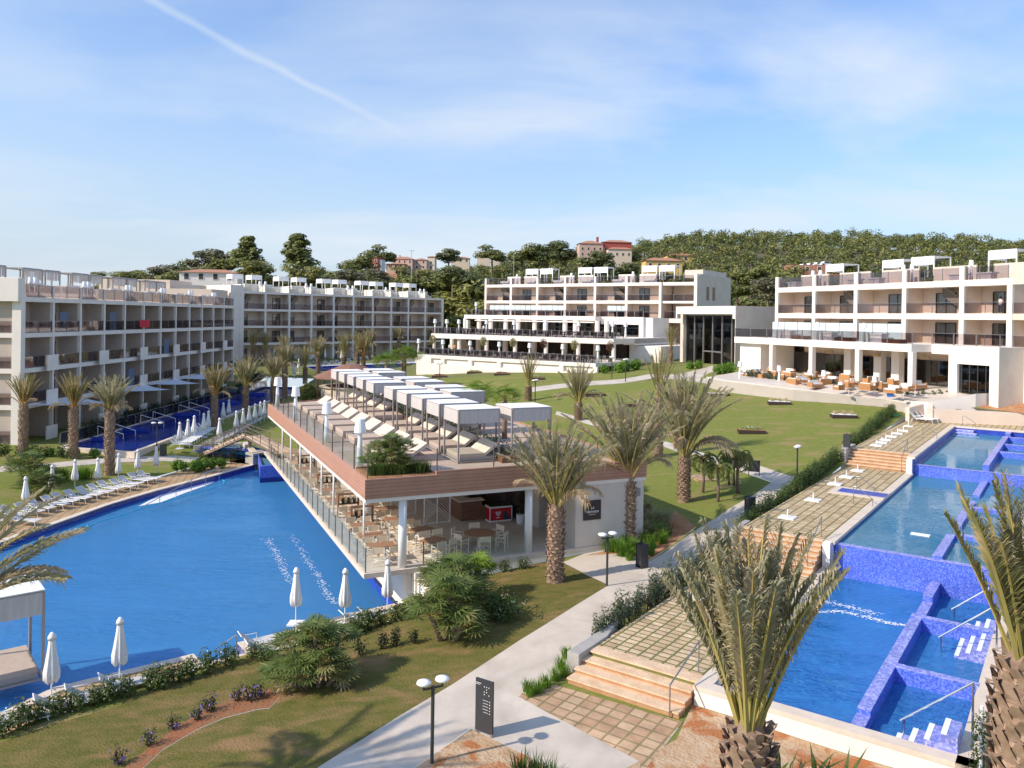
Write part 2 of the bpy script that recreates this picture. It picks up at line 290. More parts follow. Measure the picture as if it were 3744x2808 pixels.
leafmat('pine_b', (.105, .135, .048), (.19, .21, .075), var=.35, trans=.25)
leafmat('pine_c', (.20, .21, .055), (.32, .315, .10), var=.35, trans=.25)
leafmat('olive_leaf', (.16, .155, .085), (.22, .21, .12), var=.5, trans=.25)
mat('bark', (.16, .11, .08), (.24, .18, .14), scale=3, rough=1)
mat('stem', (.12, .08, .05), rough=1)
mat('flower_pink', (.75, .35, .35), rough=.8); mat('flower_white', (.85, .82, .78), rough=.8); mat('flower_violet', (.20, .14, .45), rough=.8)
mat('house_pink', (.60, .42, .33), (.54, .38, .30), scale=.3, rough=.9); mat('house_red', (.38, .09, .07), rough=.9); mat('house_cream', (.68, .56, .42), rough=.9)
mat('house_yellow', (.66, .46, .16), rough=.9); mat('house_white', (.75, .70, .66), rough=.9)
mat('roof_tile', (.46, .23, .15), (.36, .17, .11), scale=2, rough=.95)
mat('gazebo_roof', (.22, .105, .075), (.28, .15, .11), scale=3, rough=.95)
mat('skin', (.50, .30, .21), rough=.6); mat('hair', (.05, .03, .02), rough=.7)
mat('cloth_white', (.75, .75, .75), rough=.9); mat('cloth_dark', (.05, .05, .07), rough=.9); mat('cloth_orange', (.75, .25, .10), rough=.9)
mat('sail_fabric', (.66, .70, .76), rough=.8)
mat('window_warm', (.25, .15, .08), rough=.5)
# ---------------------------------------------------------------- mesh helpers
class MB:
    def __init__(s): s.v = []; s.f = []; s.m = []; s.T = None; s.cur = 0
    def _p(s, p):
        if s.T is not None: p = s.T @ Vector(p)
        s.v.append((p[0], p[1], p[2])); return len(s.v)-1
    def face(s, pts):
        i = [s._p(p) for p in pts]; s.f.append(i); s.m.append(s.cur)
    def box(s, x0, x1, y0, y1, z0, z1):
        i = [s._p(p) for p in ((x0, y0, z0), (x1, y0, z0), (x1, y1, z0), (x0, y1, z0), (x0, y0, z1), (x1, y0, z1), (x1, y1, z1), (x0, y1, z1))]
        for q in ((0, 3, 2, 1), (4, 5, 6, 7), (0, 1, 5, 4), (1, 2, 6, 5), (2, 3, 7, 6), (3, 0, 4, 7)):
            s.f.append([i[k] for k in q]); s.m.append(s.cur)
        return s
    def cbox(s, c, sx, sy, sz, rz=0.0, rx=0.0, ry=0.0):
        o = s.T; M = Matrix.Translation(c) @ Matrix.Rotation(rz, 4, 'Z') @ Matrix.Rotation(rx, 4, 'X') @ Matrix.Rotation(ry, 4, 'Y')
        s.T = (o @ M) if o is not None else M
        s.box(-sx/2, sx/2, -sy/2, sy/2, -sz/2, sz/2); s.T = o; return s
    def prism(s, poly, z0, z1, top=True, bottom=True):
        n = len(poly); ar = sum(poly[i][0]*poly[(i+1) % n][1]-poly[(i+1) % n][0]*poly[i][1] for i in range(n))
        if ar < 0: poly = poly[::-1]
        a = [s._p((p[0], p[1], z0)) for p in poly]; b = [s._p((p[0], p[1], z1)) for p in poly]
        for i in range(n):
            j = (i+1) % n; s.f.append([a[i], a[j], b[j], b[i]]); s.m.append(s.cur)
        if top: s.f.append(b); s.m.append(s.cur)
        if bottom: s.f.append(a[::-1]); s.m.append(s.cur)
        return s
    def tube(s, pts, r, n=6, cap=True):
        pts = [Vector(p) for p in pts]; rr = r if isinstance(r, (list, tuple)) else [r]*len(pts); rings = []
        for k, p in enumerate(pts):
            d = (pts[min(k+1, len(pts)-1)]-pts[max(k-1, 0)]).normalized()
            u = d.cross(Vector((0, 0, 1)) if abs(d.z) < .95 else Vector((1, 0, 0))).normalized(); w = d.cross(u)
            rings.append([s._p(p+(u*math.cos(2*PI*i/n)+w*math.sin(2*PI*i/n))*rr[k]) for i in range(n)])
        for a, b in zip(rings, rings[1:]):
            for i in range(n):
                j = (i+1) % n; s.f.append([a[i], b[i], b[j], a[j]]); s.m.append(s.cur)
        if cap:
            s.f.append(rings[0]); s.m.append(s.cur); s.f.append(rings[-1][::-1]); s.m.append(s.cur)
        return s
    def lathe(s, prof, n=12, c=(0, 0, 0), fold=0.0, nf=8, ph=0):
        rings = []
        for r, z in prof:
            rings.append([s._p((c[0]+r*(1+fold*math.cos(nf*2*PI*i/n+ph))*math.cos(2*PI*i/n), c[1]+r*(1+fold*math.cos(nf*2*PI*i/n+ph))*math.sin(2*PI*i/n), c[2]+z)) for i in range(n)])
        for a, b in zip(rings, rings[1:]):
            for i in range(n):
                j = (i+1) % n; s.f.append([a[i], a[j], b[j], b[i]]); s.m.append(s.cur)
        if prof[0][0] > 1e-4: s.f.append(rings[0][::-1]); s.m.append(s.cur)
        if prof[-1][0] > 1e-4: s.f.append(rings[-1]); s.m.append(s.cur)
        return s
    def mesh(s, name, mats, smooth=False):
        me = bpy.data.meshes.new(name); me.from_pydata(s.v, [], s.f)
        if not isinstance(mats, (list, tuple)): mats = [mats]
        for q in mats: me.materials.append(MATS[q])
        if len(mats) > 1: me.polygons.foreach_set('material_index', s.m)
        if smooth: me.polygons.foreach_set('use_smooth', [True]*len(me.polygons))
        me.update(); return me
    def build(s, name, mats, parent=None, smooth=False):
        o = bpy.data.objects.new(name, s.mesh(name, mats, smooth)); COL.objects.link(o)
        if parent is not None: o.parent = parent
        return o
def tag(o, label, cat, group=None, kind=None):
    if label: o['label'] = label
    if cat: o['category'] = cat
    if group: o['group'] = group
    if kind: o['kind'] = kind
    return o
def thing(name, label, cat, loc=(0, 0, 0), rz=0.0, group=None):
    o = bpy.data.objects.new(name, None); COL.objects.link(o); o.location = loc; o.rotation_euler = (0, 0, rz)
    o.empty_display_size = .2
    return tag(o, label, cat, group)
def struct(o): o['kind'] = 'structure'; return o
KIDS = {}
def dup(root, loc, rz=0.0, label=None, group=None, scale=None):
    if root.name not in KIDS:
        KIDS[root.name] = [(c, list(c.children)) for c in root.children]
    r = root.copy(); COL.objects.link(r); r.location = loc; r.rotation_euler = (0, 0, rz)
    if scale is not None: r.scale = scale if isinstance(scale, (tuple, list)) else (scale,)*3
    if label: r['label'] = label
    if group: r['group'] = group
    for ch, gs in KIDS[root.name]:
        c = ch.copy(); COL.objects.link(c); c.parent = r
        for g in gs:
            d = g.copy(); COL.objects.link(d); d.parent = c
    return r
class Proto:
    """first use moves the original, later uses copy it"""
    def __init__(s, root): s.r = root; s.used = False
    def put(s, loc, rz=0.0, label=None, group=None, scale=None):
        if not s.used:
            s.used = True; r = s.r
            KIDS[r.name] = [(c, list(c.children)) for c in r.children]
            r.location = loc; r.rotation_euler = (0, 0, rz)
            if scale is not None: r.scale = scale if isinstance(scale, (tuple, list)) else (scale,)*3
            if label: r['label'] = label
            if group: r['group'] = group
            return r
        return dup(s.r, loc, rz, label, group, scale)
def ordw(n):
    if n < 20: return ORD[n]
    t_ = ['twent', 'thirt', 'fort', 'fift', 'sixt'][(n+1)//10-2]; u_ = (n+1) % 10
    return t_+'ieth' if u_ == 0 else t_+'y '+ORD[u_-1]
ORD = ['first', 'second', 'third', 'fourth', 'fifth', 'sixth', 'seventh', 'eighth', 'ninth', 'tenth', 'eleventh', 'twelfth', 'thirteenth', 'fourteenth', 'fifteenth', 'sixteenth', 'seventeenth', 'eighteenth', 'nineteenth', 'twentieth']
def az2(az): return Vector((math.sin(R(az)), math.cos(R(az))))
AV, BV, CV, DV = az2(-24.388), az2(65.612), az2(35.543), az2(125.543)
BO = Vector((-6.393, 35.465)); QO = Vector((5.774, 24.653))
def bw(u, v): p = BO+AV*u+BV*v; return (p.x, p.y)           # bar frame -> world
def pw(c, d): p = QO+CV*c+DV*d; return (p.x, p.y)           # cascade pool frame -> world
BAR_RZ = math.atan2(BV.y, BV.x)     # local x along v, local y along u
POOL_RZ = math.atan2(DV.y, DV.x)
# ---------------------------------------------------------------- terrain heights
CTRL = [(-40, -20, .5), (0, -20, .8), (40, -20, 1.0), (-30, 5, .4), (-12, 14, .6), (-5, 21.4, .92), (-2, 21.6, 1.05), (.5, 22, 1.1), (4, 21.5, 1.1), (2.1, 26.2, 1.25), (0.4, 25.3, 1.2),
 (0.46, 29.4, 1.35), (4.3, 34.8, 1.6), (6, 22, 1.2), (10, 18, 1.2), (15, 15, 1.3), (20, 8, 1.3), (30, 15, 2),
 (-17.5, 24, .05), (-15.6, 27, .08), (-12.3, 30.0, .1), (-9.3, 32.2, .12), (-7.2, 34, .15), (-5.0, 35.6, .2), (-8, 28, .45), (-3.2, 33, .9), (-1, 33.5, 1.15), (-3.5, 35.0, .75),
 (-13, 23, .4), (-9, 24, .6), (-6, 30, .6),
 (-30, 40, .05), (-32, 50, .05), (-29, 60, .05), (-27, 70, .05), (-24, 74, .1), (-36, 60, .6), (-40, 50, .7), (-48, 70, 1.0), (-44, 90, 1.0), (-44, 120, 1.0), (-31, 75, .7), (-31, 90, .9), (-31, 120, 1.0), (-28, 100, .9), (-46, 45, 1.0), (-60, 40, 1.0),
 (-24, 85, .9), (-22, 95, 1.1), (-24, 110, 1.5), (-18, 125, 2.6), (-30, 132, 2.2), (-44, 138, 3.4), (-30, 145, 3.6), (-50, 150, 4.2), (-20, 150, 3.8), (-10, 140, 4.2), (-15, 185, 4.2), (-60, 180, 4.4),
 (-12, 76, 1.4), (-14, 100, 2.0), (-5, 78, 2.2), (-5, 100, 3.6), (-12, 120, 3.9), (3, 60, 2.0), (5, 52, 1.9), (9.5, 45, 1.75), (8, 41, 1.65), (10, 38, 1.7), (13, 44, 2.0), (15, 50, 2.3),
 (3, 75, 2.9), (10, 62, 2.6), (18, 52, 2.6), (20, 60, 3.1), (26, 64, 3.5), (12, 75, 3.6), (25, 78, 4.3), (32, 72, 4.3), (36, 76.5, 4.9), (10, 95, 4.9), (20, 92, 5.1), (30, 86, 5.2), (0, 110, 4.9), (10, 118, 5.3), (22, 110, 6.2), (15, 105, 5.6), (30, 95, 5.9), (37, 82, 5.4),
 (43, 75.5, 5.7), (47, 75, 5.8), (52, 74.5, 5.8), (60, 72, 5.8), (-16, 150, 5.0), (13, 122, 5.4), (26, 112, 6.4), (32, 105, 6.6), (40, 84, 6.6), (45, 75, 5.5), (60, 70, 5.6), (80, 80, 6.5), (70, 50, 4.2), (45, 55, 4.0), (40, 40, 3.4), (60, 30, 3),
 (25, 140, 7), (60, 120, 8), (0, 180, 6), (40, 190, 9), (90, 190, 12), (90, 120, 9), (-80, 120, 3), (-80, 60, 1), (-80, 0, .5), (80, -20, 1), (-80, 200, 5),
 (-80, 260, 9), (0, 260, 10), (80, 260, 16), (90, 40, 3)]
for cc, hh in ((0, 1.4), (8, 1.62), (15, 2.05), (20, 2.45), (28, 2.9), (36, 3.25), (42, 3.7), (50, 4.1), (60, 4.4)):
    CTRL.append((*pw(cc, -4.7), hh))
for cc, hh in ((5, 1.5), (15, 2.6), (25, 3.0), (40, 3.9), (55, 4.1)):
    CTRL.append((*pw(cc, 9), hh))
CP = np.array(CTRL); _d = np.linalg.norm(CP[:, None, :2]-CP[None, :, :2], axis=2)
_w = np.linalg.solve(np.block([[_d, np.ones((len(CP), 1))], [np.ones((1, len(CP))), np.zeros((1, 1))]])+np.eye(len(CP)+1)*1e-6, np.r_[CP[:, 2], 0])
def TH(xy):
    xy = np.atleast_2d(xy); out = np.zeros(len(xy))
    for i in range(0, len(xy), 4000):
        q = xy[i:i+4000]; out[i:i+4000] = np.linalg.norm(q[:, None, :]-CP[None, :, :2], axis=2) @ _w[:-1]+_w[-1]
    return out
def th(x, y): return float(TH([(x, y)])[0])
def at(px, py, z):
    r = ray(px, py); t = (z-CAMZ)/r.z; return Vector((r.x*t, r.y*t, z))
def atd(px, py, d):
    r = ray(px, py); t = d/r.y; return Vector((r.x*t, r.y*t, CAMZ+r.z*t))
def gp(px, py, z=1.5):
    """point of the photograph's ray on the terrain"""
    for _ in range(40):
        p = at(px, py, z); zn = th(p.x, p.y); z = z*.5+zn*.5
    p = at(px, py, z); p.z = th(p.x, p.y); return p
# ---------------------------------------------------------------- ground, split exactly along its regions
P2 = lambda *a: [tuple(map(float, q)) for q in a]
main_pool = P2((-30.5, 22), (-17.9, 21.5), (-16.54, 26.05), (-15.83, 27.88), (-12.11, 30.81), (-11.45, 29.95), (-10.1, 31.0), (-10.8, 31.93), (-9.4, 33.0), (-7.56, 34.72), bw(.47, 1.54), bw(31.8, 1.54), bw(31.8, -.6), (-22.15, 70.15), (-23.91, 64.8), (-26.08, 59.08), (-27.27, 54.69), (-28.17, 48.8), (-29.3, 42))
upper_pool = P2(bw(32.2, -.4), bw(32.2, 3.5), bw(39, 1.5), bw(44, -5), (-25.0, 76.0), (-22.3, 70.6))
river = P2((-40.0, 71.5), (-32.9, 69.6), (-33.2, 86), (-34.2, 103), (-33.5, 122), (-33.0, 134), (-41.0, 134), (-40.8, 107))
back_pool = P2((-39, 148.5), (-14, 170), (-10, 158), (-18, 148), (-34, 140.5))
bar_base = P2(bw(0, 0), bw(34.6, 0), bw(34.6, 14.8), bw(0, 14.8))
casc = P2(pw(0, 0), pw(58.3, 0), pw(58.3, 7.6), pw(0, 7.6))
deckb = P2(pw(0, -3.9), pw(14.6, -3.9), pw(14.6, 0), pw(0, 0))
deckc = P2(pw(14.6, -3.9), pw(37.0, -3.9), pw(37.0, 0), pw(14.6, 0))
deckd = P2(pw(37.0, -3.9), pw(62.5, -3.9), pw(62.0, 8.5), pw(58.3, 8.5), pw(58.3, 0), pw(37.0, 0))
pool_deck_left = [(-30.5, 22), (-29.3, 42), (-28.17, 48.8), (-27.27, 54.69), (-26.08, 59.08), (-23.91, 64.8), (-22.15, 70.15), (-23.3, 72.3), (-26.9, 69.5), (-28.6, 61.5), (-31.4, 52.5), (-33.2, 44.5), (-34.5, 30)]
pool_deck_front = [(-17.9, 21.5), (-16.54, 26.05), (-15.83, 27.88), (-12.11, 30.81), (-11.45, 29.95), (-10.1, 31.0), (-10.8, 31.93), (-9.4, 33.0), (-7.56, 34.72), bw(.47, 1.54), bw(-.3, 1.75), (-5.3, 35.3), (-7.0, 33.3), (-8.7, 31.6), (-10.6, 29.9), (-12.4, 28.4), (-14.6, 26.2), (-15.6, 24.0), (-16.6, 21)]
def S2(*pts): return [tuple(gp(*p).xy) for p in pts]
# main path and its branches (positions on the ground, measured from the photograph)
path_main = S2((1158, 2808), (1450, 2627), (1900, 2343), (2226.6, 2138.7), (2058, 2058)) + [bw(-.05, 11.2), bw(-.05, 14.6), tuple(gp(2330, 2078).xy), tuple(gp(2478, 1988).xy), tuple(gp(2570, 1920).xy), tuple(gp(2770, 1802).xy), tuple(gp(2822, 1764).xy), tuple(gp(2700, 1721).xy), tuple(gp(2590, 1690).xy), tuple(gp(2512, 1662).xy), tuple(gp(2467, 1648).xy), tuple(gp(2360, 1609).xy), tuple(gp(2165, 1556).xy), tuple(gp(2030, 1515).xy),
  tuple(gp(2036, 1503).xy), tuple(gp(2165, 1541).xy), tuple(gp(2360, 1590).xy), tuple(gp(2540, 1648).xy), tuple(gp(2640, 1676).xy), tuple(gp(2765, 1700).xy), tuple(gp(2905, 1745).xy), pw(22, -5.0), pw(14.6, -5.0), pw(1.5, -5.0), tuple(gp(2182, 2400).xy), tuple(gp(2085, 2440).xy), (0.36, 25.25)] + S2((2374, 2808), (2000, 2808), (1900, 2751.5), (1722, 2666), (1525.6, 2808))
lowf = [(p[0], p[1]) for p in path_main]
# extend the two ends towards the viewer, under the camera
i0 = lowf[0]; i1 = lowf[-1]
def ext(p, q, k): return (p[0]+(p[0]-q[0])*k, p[1]+(p[1]-q[1])*k)
path_main = [ext(lowf[0], lowf[2], .35)] + lowf[:-5] + [lowf[-5], ext(lowf[-5], lowf[-6], .5), ext(lowf[-4], lowf[-6], .0)] + [lowf[-4], lowf[-3], lowf[-2], lowf[-1], ext(lowf[-1], lowf[-2], .9)]
path_main = [q for i, q in enumerate(path_main) if i == 0 or (Vector(q)-Vector(path_main[i-1])).length > .05]
path_lawn = S2((1945, 1433), (2068, 1417), (2278, 1401), (2380, 1384), (2482, 1387), (2677, 1417), (2960, 1451), (3238, 1487), (3232, 1463), (3050, 1440), (2677, 1399), (2560, 1381), (2600, 1362), (2680, 1340), (2600, 1338), (2560, 1350), (2480, 1370), (2380, 1368), (2278, 1386), (2068, 1402), (1945, 1415))
path_left = S2((0, 1725), (180, 1710), (420, 1690), (600, 1686), (700, 1690), (730, 1674), (640, 1666), (420, 1672), (180, 1694), (0, 1706))
bed_corner = S2((1725, 2668), (1900, 2752), (2000, 2808), (1990, 2830), (1500, 2830), (1525, 2806))
bed_front = [pw(-.05, -.0), pw(-.05, 9), pw(-9, 10), pw(-10, -1.5), tuple(gp(2374, 2812).xy), pw(-4.2, -.2), pw(-2.0, .35)]
pav_old = [(0.40, 25.22), pw(-2.45, -4.75), pw(-1.35, -4.2), pw(-1.1, .15), pw(-4.1, .25), tuple(gp(2340, 2790).xy)]
bed_oleander = [bw(-.35, 11.0), bw(-1.2, 13.2), tuple(gp(2336, 2070).xy), tuple(gp(2470, 1985).xy), tuple(gp(2545, 1925).xy), tuple(gp(2470, 1868).xy), bw(1.0, 15.6), bw(-.1, 14.9)]
bed_right = [tuple(gp(3430, 1478).xy), tuple(gp(3744, 1512).xy), (70, 72), (66, 84), (46.5, 84)]
bed_violet = S2(*[(x/2.189, 2050+y/2.189) for x, y in ((960, 1690), (1180, 1500), (1400, 1340), (1640, 1200), (1900, 1100), (2150, 1020))], (1000, 2535), (1024, 2548), (985, 2590), *[(x/2.189, 2050+y/2.189) for x, y in ((2060, 1190), (1800, 1260), (1560, 1360), (1300, 1510), (1100, 1700))])
REG = [('bedv', bed_violet), ('pool', main_pool), ('pool', upper_pool), ('pool', river), ('pool', back_pool), ('pool', bar_base), ('pool', casc), ('pool', deckb), ('pool', deckc), ('pool', deckd),
       ('deckl', pool_deck_left), ('deckf', pool_deck_front), ('pav', pav_old), ('bedf', bed_front), ('bedc', bed_corner), ('bedo', bed_oleander), ('bedr', bed_right), ('path', path_main), ('path', path_lawn), ('pathl', path_left)]
def inside(P, poly):
    x, y = P[:, 0], P[:, 1]; r = np.zeros(len(P), bool); n = len(poly)
    for i in range(n):
        x1, y1 = poly[i]; x2, y2 = poly[(i+1) % n]
        if y1 == y2: continue
        c = ((y1 > y) != (y2 > y)) & (x < (x2-x1)*(y-y1)/(y2-y1)+x1); r ^= c
    return r
verts = []; edges = []
def addpoly(poly):
    n = len(poly); s = len(verts); k = 0; st = s
    pts = []
    for i in range(n):
        a = Vector(poly[i]); b = Vector(poly[(i+1) % n]); m_ = max(1, int((b-a).length/1.2))
        for j in range(m_): pts.append(a+(b-a)*(j/m_))
    for q in pts: verts.append(q)
    for i in range(len(pts)): edges.append((s+i, s+(i+1) % len(pts)))
for k_, p_ in REG: addpoly(p_)
rng = np.random.RandomState(3)
gx = []
def grid(x0, x1, y0, y1, st, hole=None):
    X, Y = np.meshgrid(np.arange(x0, x1, st), np.arange(y0, y1, st)); P = np.c_[X.ravel(), Y.ravel()]+rng.uniform(-.2, .2, (X.size, 2))*st
    if hole: P = P[~((P[:, 0] > hole[0]) & (P[:, 0] < hole[1]) & (P[:, 1] > hole[2]) & (P[:, 1] < hole[3]))]
    gx.append(P)
grid(-28, 24, 12, 60, .9); grid(-70, 70, 0, 130, 2.0, (-28, 24, 12, 60)); grid(-110, 130, -40, 262, 6.0, (-70, 70, 0, 130))
for P in gx:
    for q in P: verts.append(Vector((float(q[0]), float(q[1]))))
vo, eo, fo, _, _, _ = delaunay_2d_cdt(verts, edges, [], 0, 1e-4)
V = np.array([(q[0], q[1]) for q in vo]); Z = TH(V)
bmp = np.array([noise.noise((x*.35, y*.35, 0)) for x, y in V])*.05; Z = Z+bmp
F = np.array([list(f) for f in fo if len(f) == 3]); C = V[F].mean(axis=1)
lab = np.zeros(len(F), int)
for i, (k_, p_) in reversed(list(enumerate(REG))): lab[inside(C, p_)] = i+1
kinds = ['']+[k_ for k_, _ in REG]
DRYP = [tuple(gp(*p).xy) for p in ((1158, 2808), (1900, 2343), (2226, 2138), (2050, 2060))]+[bw(0, 8), bw(-.3, 1), (-7, 33.5), (-15, 24), (-17.5, 20), (-8, 17)]
dry = inside(C, DRYP)
def submesh(name, mask, matn, zoff=0.0, flat=None):
    fs = F[mask]; 
    if not len(fs): return None
    u, inv = np.unique(fs, return_inverse=True); inv = inv.reshape(fs.shape)
    z = Z[u]+zoff if flat is None else np.full(len(u), flat)
    vv = np.c_[V[u], z]; me = bpy.data.meshes.new(name)
    A_, B_, C_ = vv[inv[:, 0], :2], vv[inv[:, 1], :2], vv[inv[:, 2], :2]
    cr = (B_[:, 0]-A_[:, 0])*(C_[:, 1]-A_[:, 1])-(B_[:, 1]-A_[:, 1])*(C_[:, 0]-A_[:, 0]); inv[cr < 0] = inv[cr < 0][:, ::-1]
    me.from_pydata(vv.tolist(), [], inv.tolist()); me.materials.append(MATS[matn])
    me.polygons.foreach_set('use_smooth', [True]*len(me.polygons)); me.update()
    o = bpy.data.objects.new(name, me); COL.objects.link(o); return struct(o)
kk = np.array([kinds[i] for i in lab]); far = C[:, 1] > 118
submesh('lawn', (kk == '') & ~dry & ~far, 'lawn'); submesh('lawn_near_path', (kk == '') & dry, 'lawn_dry'); submesh('garden_ground', (kk == '') & far, 'lawn_back')
submesh('path', (kk == 'path') | (kk == 'pathl'), 'concrete_path', .02)
submesh('soil_bed', (kk == 'bedc') | (kk == 'bedf'), 'soil_dry', .015); submesh('planting_bed', (kk == 'bedo') | (kk == 'bedr'), 'soil', .01); submesh('flower_bed', kk == 'bedv', 'soil_red', .01)
submesh('stone_paving', kk == 'pav', 'paver_old', .02)
submesh('pool_terrace', (kk == 'deckl') | (kk == 'deckf'), 'paver_pool', 0, flat=0.0)
# thin light kerb on the main path's lawn side
# distant land: a coarse sheet with the wooded ridge, reaching the horizon
def HILL(x, y):
    r = max(0.0, min(1.0, (y-190)/250)); r = r*r*(3-2*r)
    prof = np.interp(x/max(y, 1)*430, [-600, -330, -260, -170, -100, -30, 30, 110, 190, 330, 520], [3, 7, 10, 16, 20, 27, 38, 50, 50, 46, 46])
    base = np.interp(y, [180, 260], [5, 9]) if y < 260 else 9
    b2 = th(x, y) if y < 255 and -105 < x < 125 else base
    h = b2+(prof-6)*r
    if y > 470: h -= (y-470)*.12*(1 if y < 900 else 1) 
    return max(h, -40)
mb = MB(); xs = [-3500, -2000, -1200, -800, -600]+list(range(-500, 501, 20))+[600, 800, 1200, 2000, 3500]; ys = list(range(195, 520, 13))+[540, 600, 700, 900, 1300, 2200, 4500]
idx = {}
for j, y in enumerate(ys):
    for i, x in enumerate(xs):
        idx[i, j] = len(mb.v); mb.v.append((x, y, HILL(x, y)-(.6 if y < 262 else 0)))
for j in range(len(ys)-1):
    for i in range(len(xs)-1): mb.f.append([idx[i, j], idx[i+1, j], idx[i+1, j+1], idx[i, j+1]]); mb.m.append(0)
struct(mb.build('hills', 'hill_ground', smooth=True))
mb = MB()
for (x0, x1, y0, y1) in ((-3500, -109, -2500, 200), (129, 3500, -2500, 200), (-109, 129, -2500, -39)): mb.face([(x0, y0, -.5), (x1, y0, -.5), (x1, y1, -.5), (x0, y1, -.5)])
struct(mb.build('outer_ground', 'hill_ground'))
# ---------------------------------------------------------------- water basins
def basin(name, poly, zf, zw, zt, floor_m, wall_m, water_m, wname='pool_water', cop=None, copw=.45, copz=None):
    mb = MB(); mb.prism(poly, zf-.3, zf, bottom=False); mb2 = MB(); n = len(poly)
    ar = sum(poly[i][0]*poly[(i+1) % n][1]-poly[(i+1) % n][0]*poly[i][1] for i in range(n)); p = poly if ar > 0 else poly[::-1]
    for i in range(n):
        a, b = p[i], p[(i+1) % n]; mb2.face([(b[0], b[1], zf), (a[0], a[1], zf), (a[0], a[1], zt), (b[0], b[1], zt)])
    struct(mb.build(name+'_floor', floor_m)); struct(mb2.build(name+'_wall', wall_m))
    mb3 = MB(); mb3.face([(q[0], q[1], zw) for q in p]); struct(mb3.build(wname, water_m))
def strip(mb, pts, w, z0, z1, side=1):
    """a band of width w along a line, mitred at corners"""
    pts = [Vector(p[:2]) for p in pts]; L_ = []
    for k, p in enumerate(pts):
        t = []
        if k > 0: t.append((p-pts[k-1]).normalized())
        if k < len(pts)-1: t.append((pts[k+1]-p).normalized())
        nn = Vector((0, 0))
        for q in t: nn += Vector((-q.y, q.x))
        nn.normalize(); s_ = 1/max(.5, nn.dot(Vector((-t[0].y, t[0].x)))); L_.append(p+nn*w*side*s_)
    for k in range(len(pts)-1): mb.prism([tuple(pts[k]), tuple(pts[k+1]), tuple(L_[k+1]), tuple(L_[k])], z0, z1)
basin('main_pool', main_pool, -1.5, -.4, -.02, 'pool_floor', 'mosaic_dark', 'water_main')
mb = MB(); lp = [(-30.5, 22), (-29.3, 42), (-28.17, 48.8), (-27.27, 54.69), (-26.08, 59.08), (-23.91, 64.8), (-22.15, 70.15)]
strip(mb, lp, .45, -.25, .035, 1); fp = main_pool[1:11]; strip(mb, fp, .42, -.25, .035, -1)
struct(mb.build('pool_coping', 'coping'))
basin('upper_pool', upper_pool, .0, .75, .95, 'pool_floor', 'mosaic_lit', 'water_calm')
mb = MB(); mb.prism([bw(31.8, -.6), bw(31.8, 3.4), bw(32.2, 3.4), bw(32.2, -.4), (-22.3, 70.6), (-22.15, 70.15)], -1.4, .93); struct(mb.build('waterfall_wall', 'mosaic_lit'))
mb = MB(); strip(mb, [(-22.3, 70.6), (-25.0, 76.0), bw(44, -5)], .5, .6, 1.0, 1); struct(mb.build('upper_pool_coping', 'coping'))
basin('river_pool', river, .1, .8, 1.0, 'pool_floor', 'mosaic_dark', 'water_river')
mb = MB(); strip(mb, [(-40.0, 71.5), (-40.8, 107), (-41.0, 134)], .35, .5, 1.06, 1); strip(mb, [(-40.0, 71.5), (-32.9, 69.6), (-33.2, 86), (-34.2, 103), (-33.5, 122), (-33.0, 134)], .4, .5, 1.06, -1); struct(mb.build('river_coping', 'coping'))
mb = MB()
for yy in (76.5, 83, 96, 110, 122): mb.box(-40.4, -37.6, yy, yy+.25, .3, 1.12)
struct(mb.build('river_divider', 'mosaic_dark'))
basin('back_pool', back_pool, 2.4, 3.3, 3.5, 'pool_floor', 'mosaic_dark', 'water_river')
# ---------------------------------------------------------------- the stepped cascade pool on the right
def pbox(mb, c0, c1, d0, d1, z0, z1): mb.prism([pw(c0, d0), pw(c1, d0), pw(c1, d1), pw(c0, d1)], z0, z1)
LV = [(0, 15.6, 1.9, 1.42, .5), (15.95, 36.9, 3.05, 2.86, 1.9), (37.25, 57.8, 4.1, 3.55, 2.8)]
fl = MB(); wl = MB(); wd = MB()
for c0_, c1_, zt, zw, zf in LV: pbox(fl, c0_, c1_+.4, .0, 7.6, zf-.3, zf)
struct(fl.build('cascade_pool_floor', 'pool_floor_cascade'))
pbox(wl, 15.6, 15.95, .45, 7.15, .4, 2.9); pbox(wl, 36.9, 37.25, .45, 7.15, 1.8, 3.6); struct(wl.build('weir_wall', 'mosaic_lit'))
mb = MB(); pbox(mb, 15.575, 15.97, .45, 7.15, 2.9, 2.915); pbox(mb, 36.875, 37.27, .45, 7.15, 3.6, 3.615); struct(mb.build('weir_edge', 'mosaic_cap'))
for (c0_, c1_, zt, zw, zf) in LV:
    mb = MB(); d1_ = 7.15
    mb.face([(*pw(c0_+(.45 if c0_ == 0 else 0), .45), zw), (*pw(c1_, .45), zw), (*pw(c1_, d1_), zw), (*pw(c0_+(.45 if c0_ == 0 else 0), d1_), zw)][::-1])
    o = struct(mb.build('cascade_water', 'water_cascade' if c0_ == 0 else 'water_calm'))
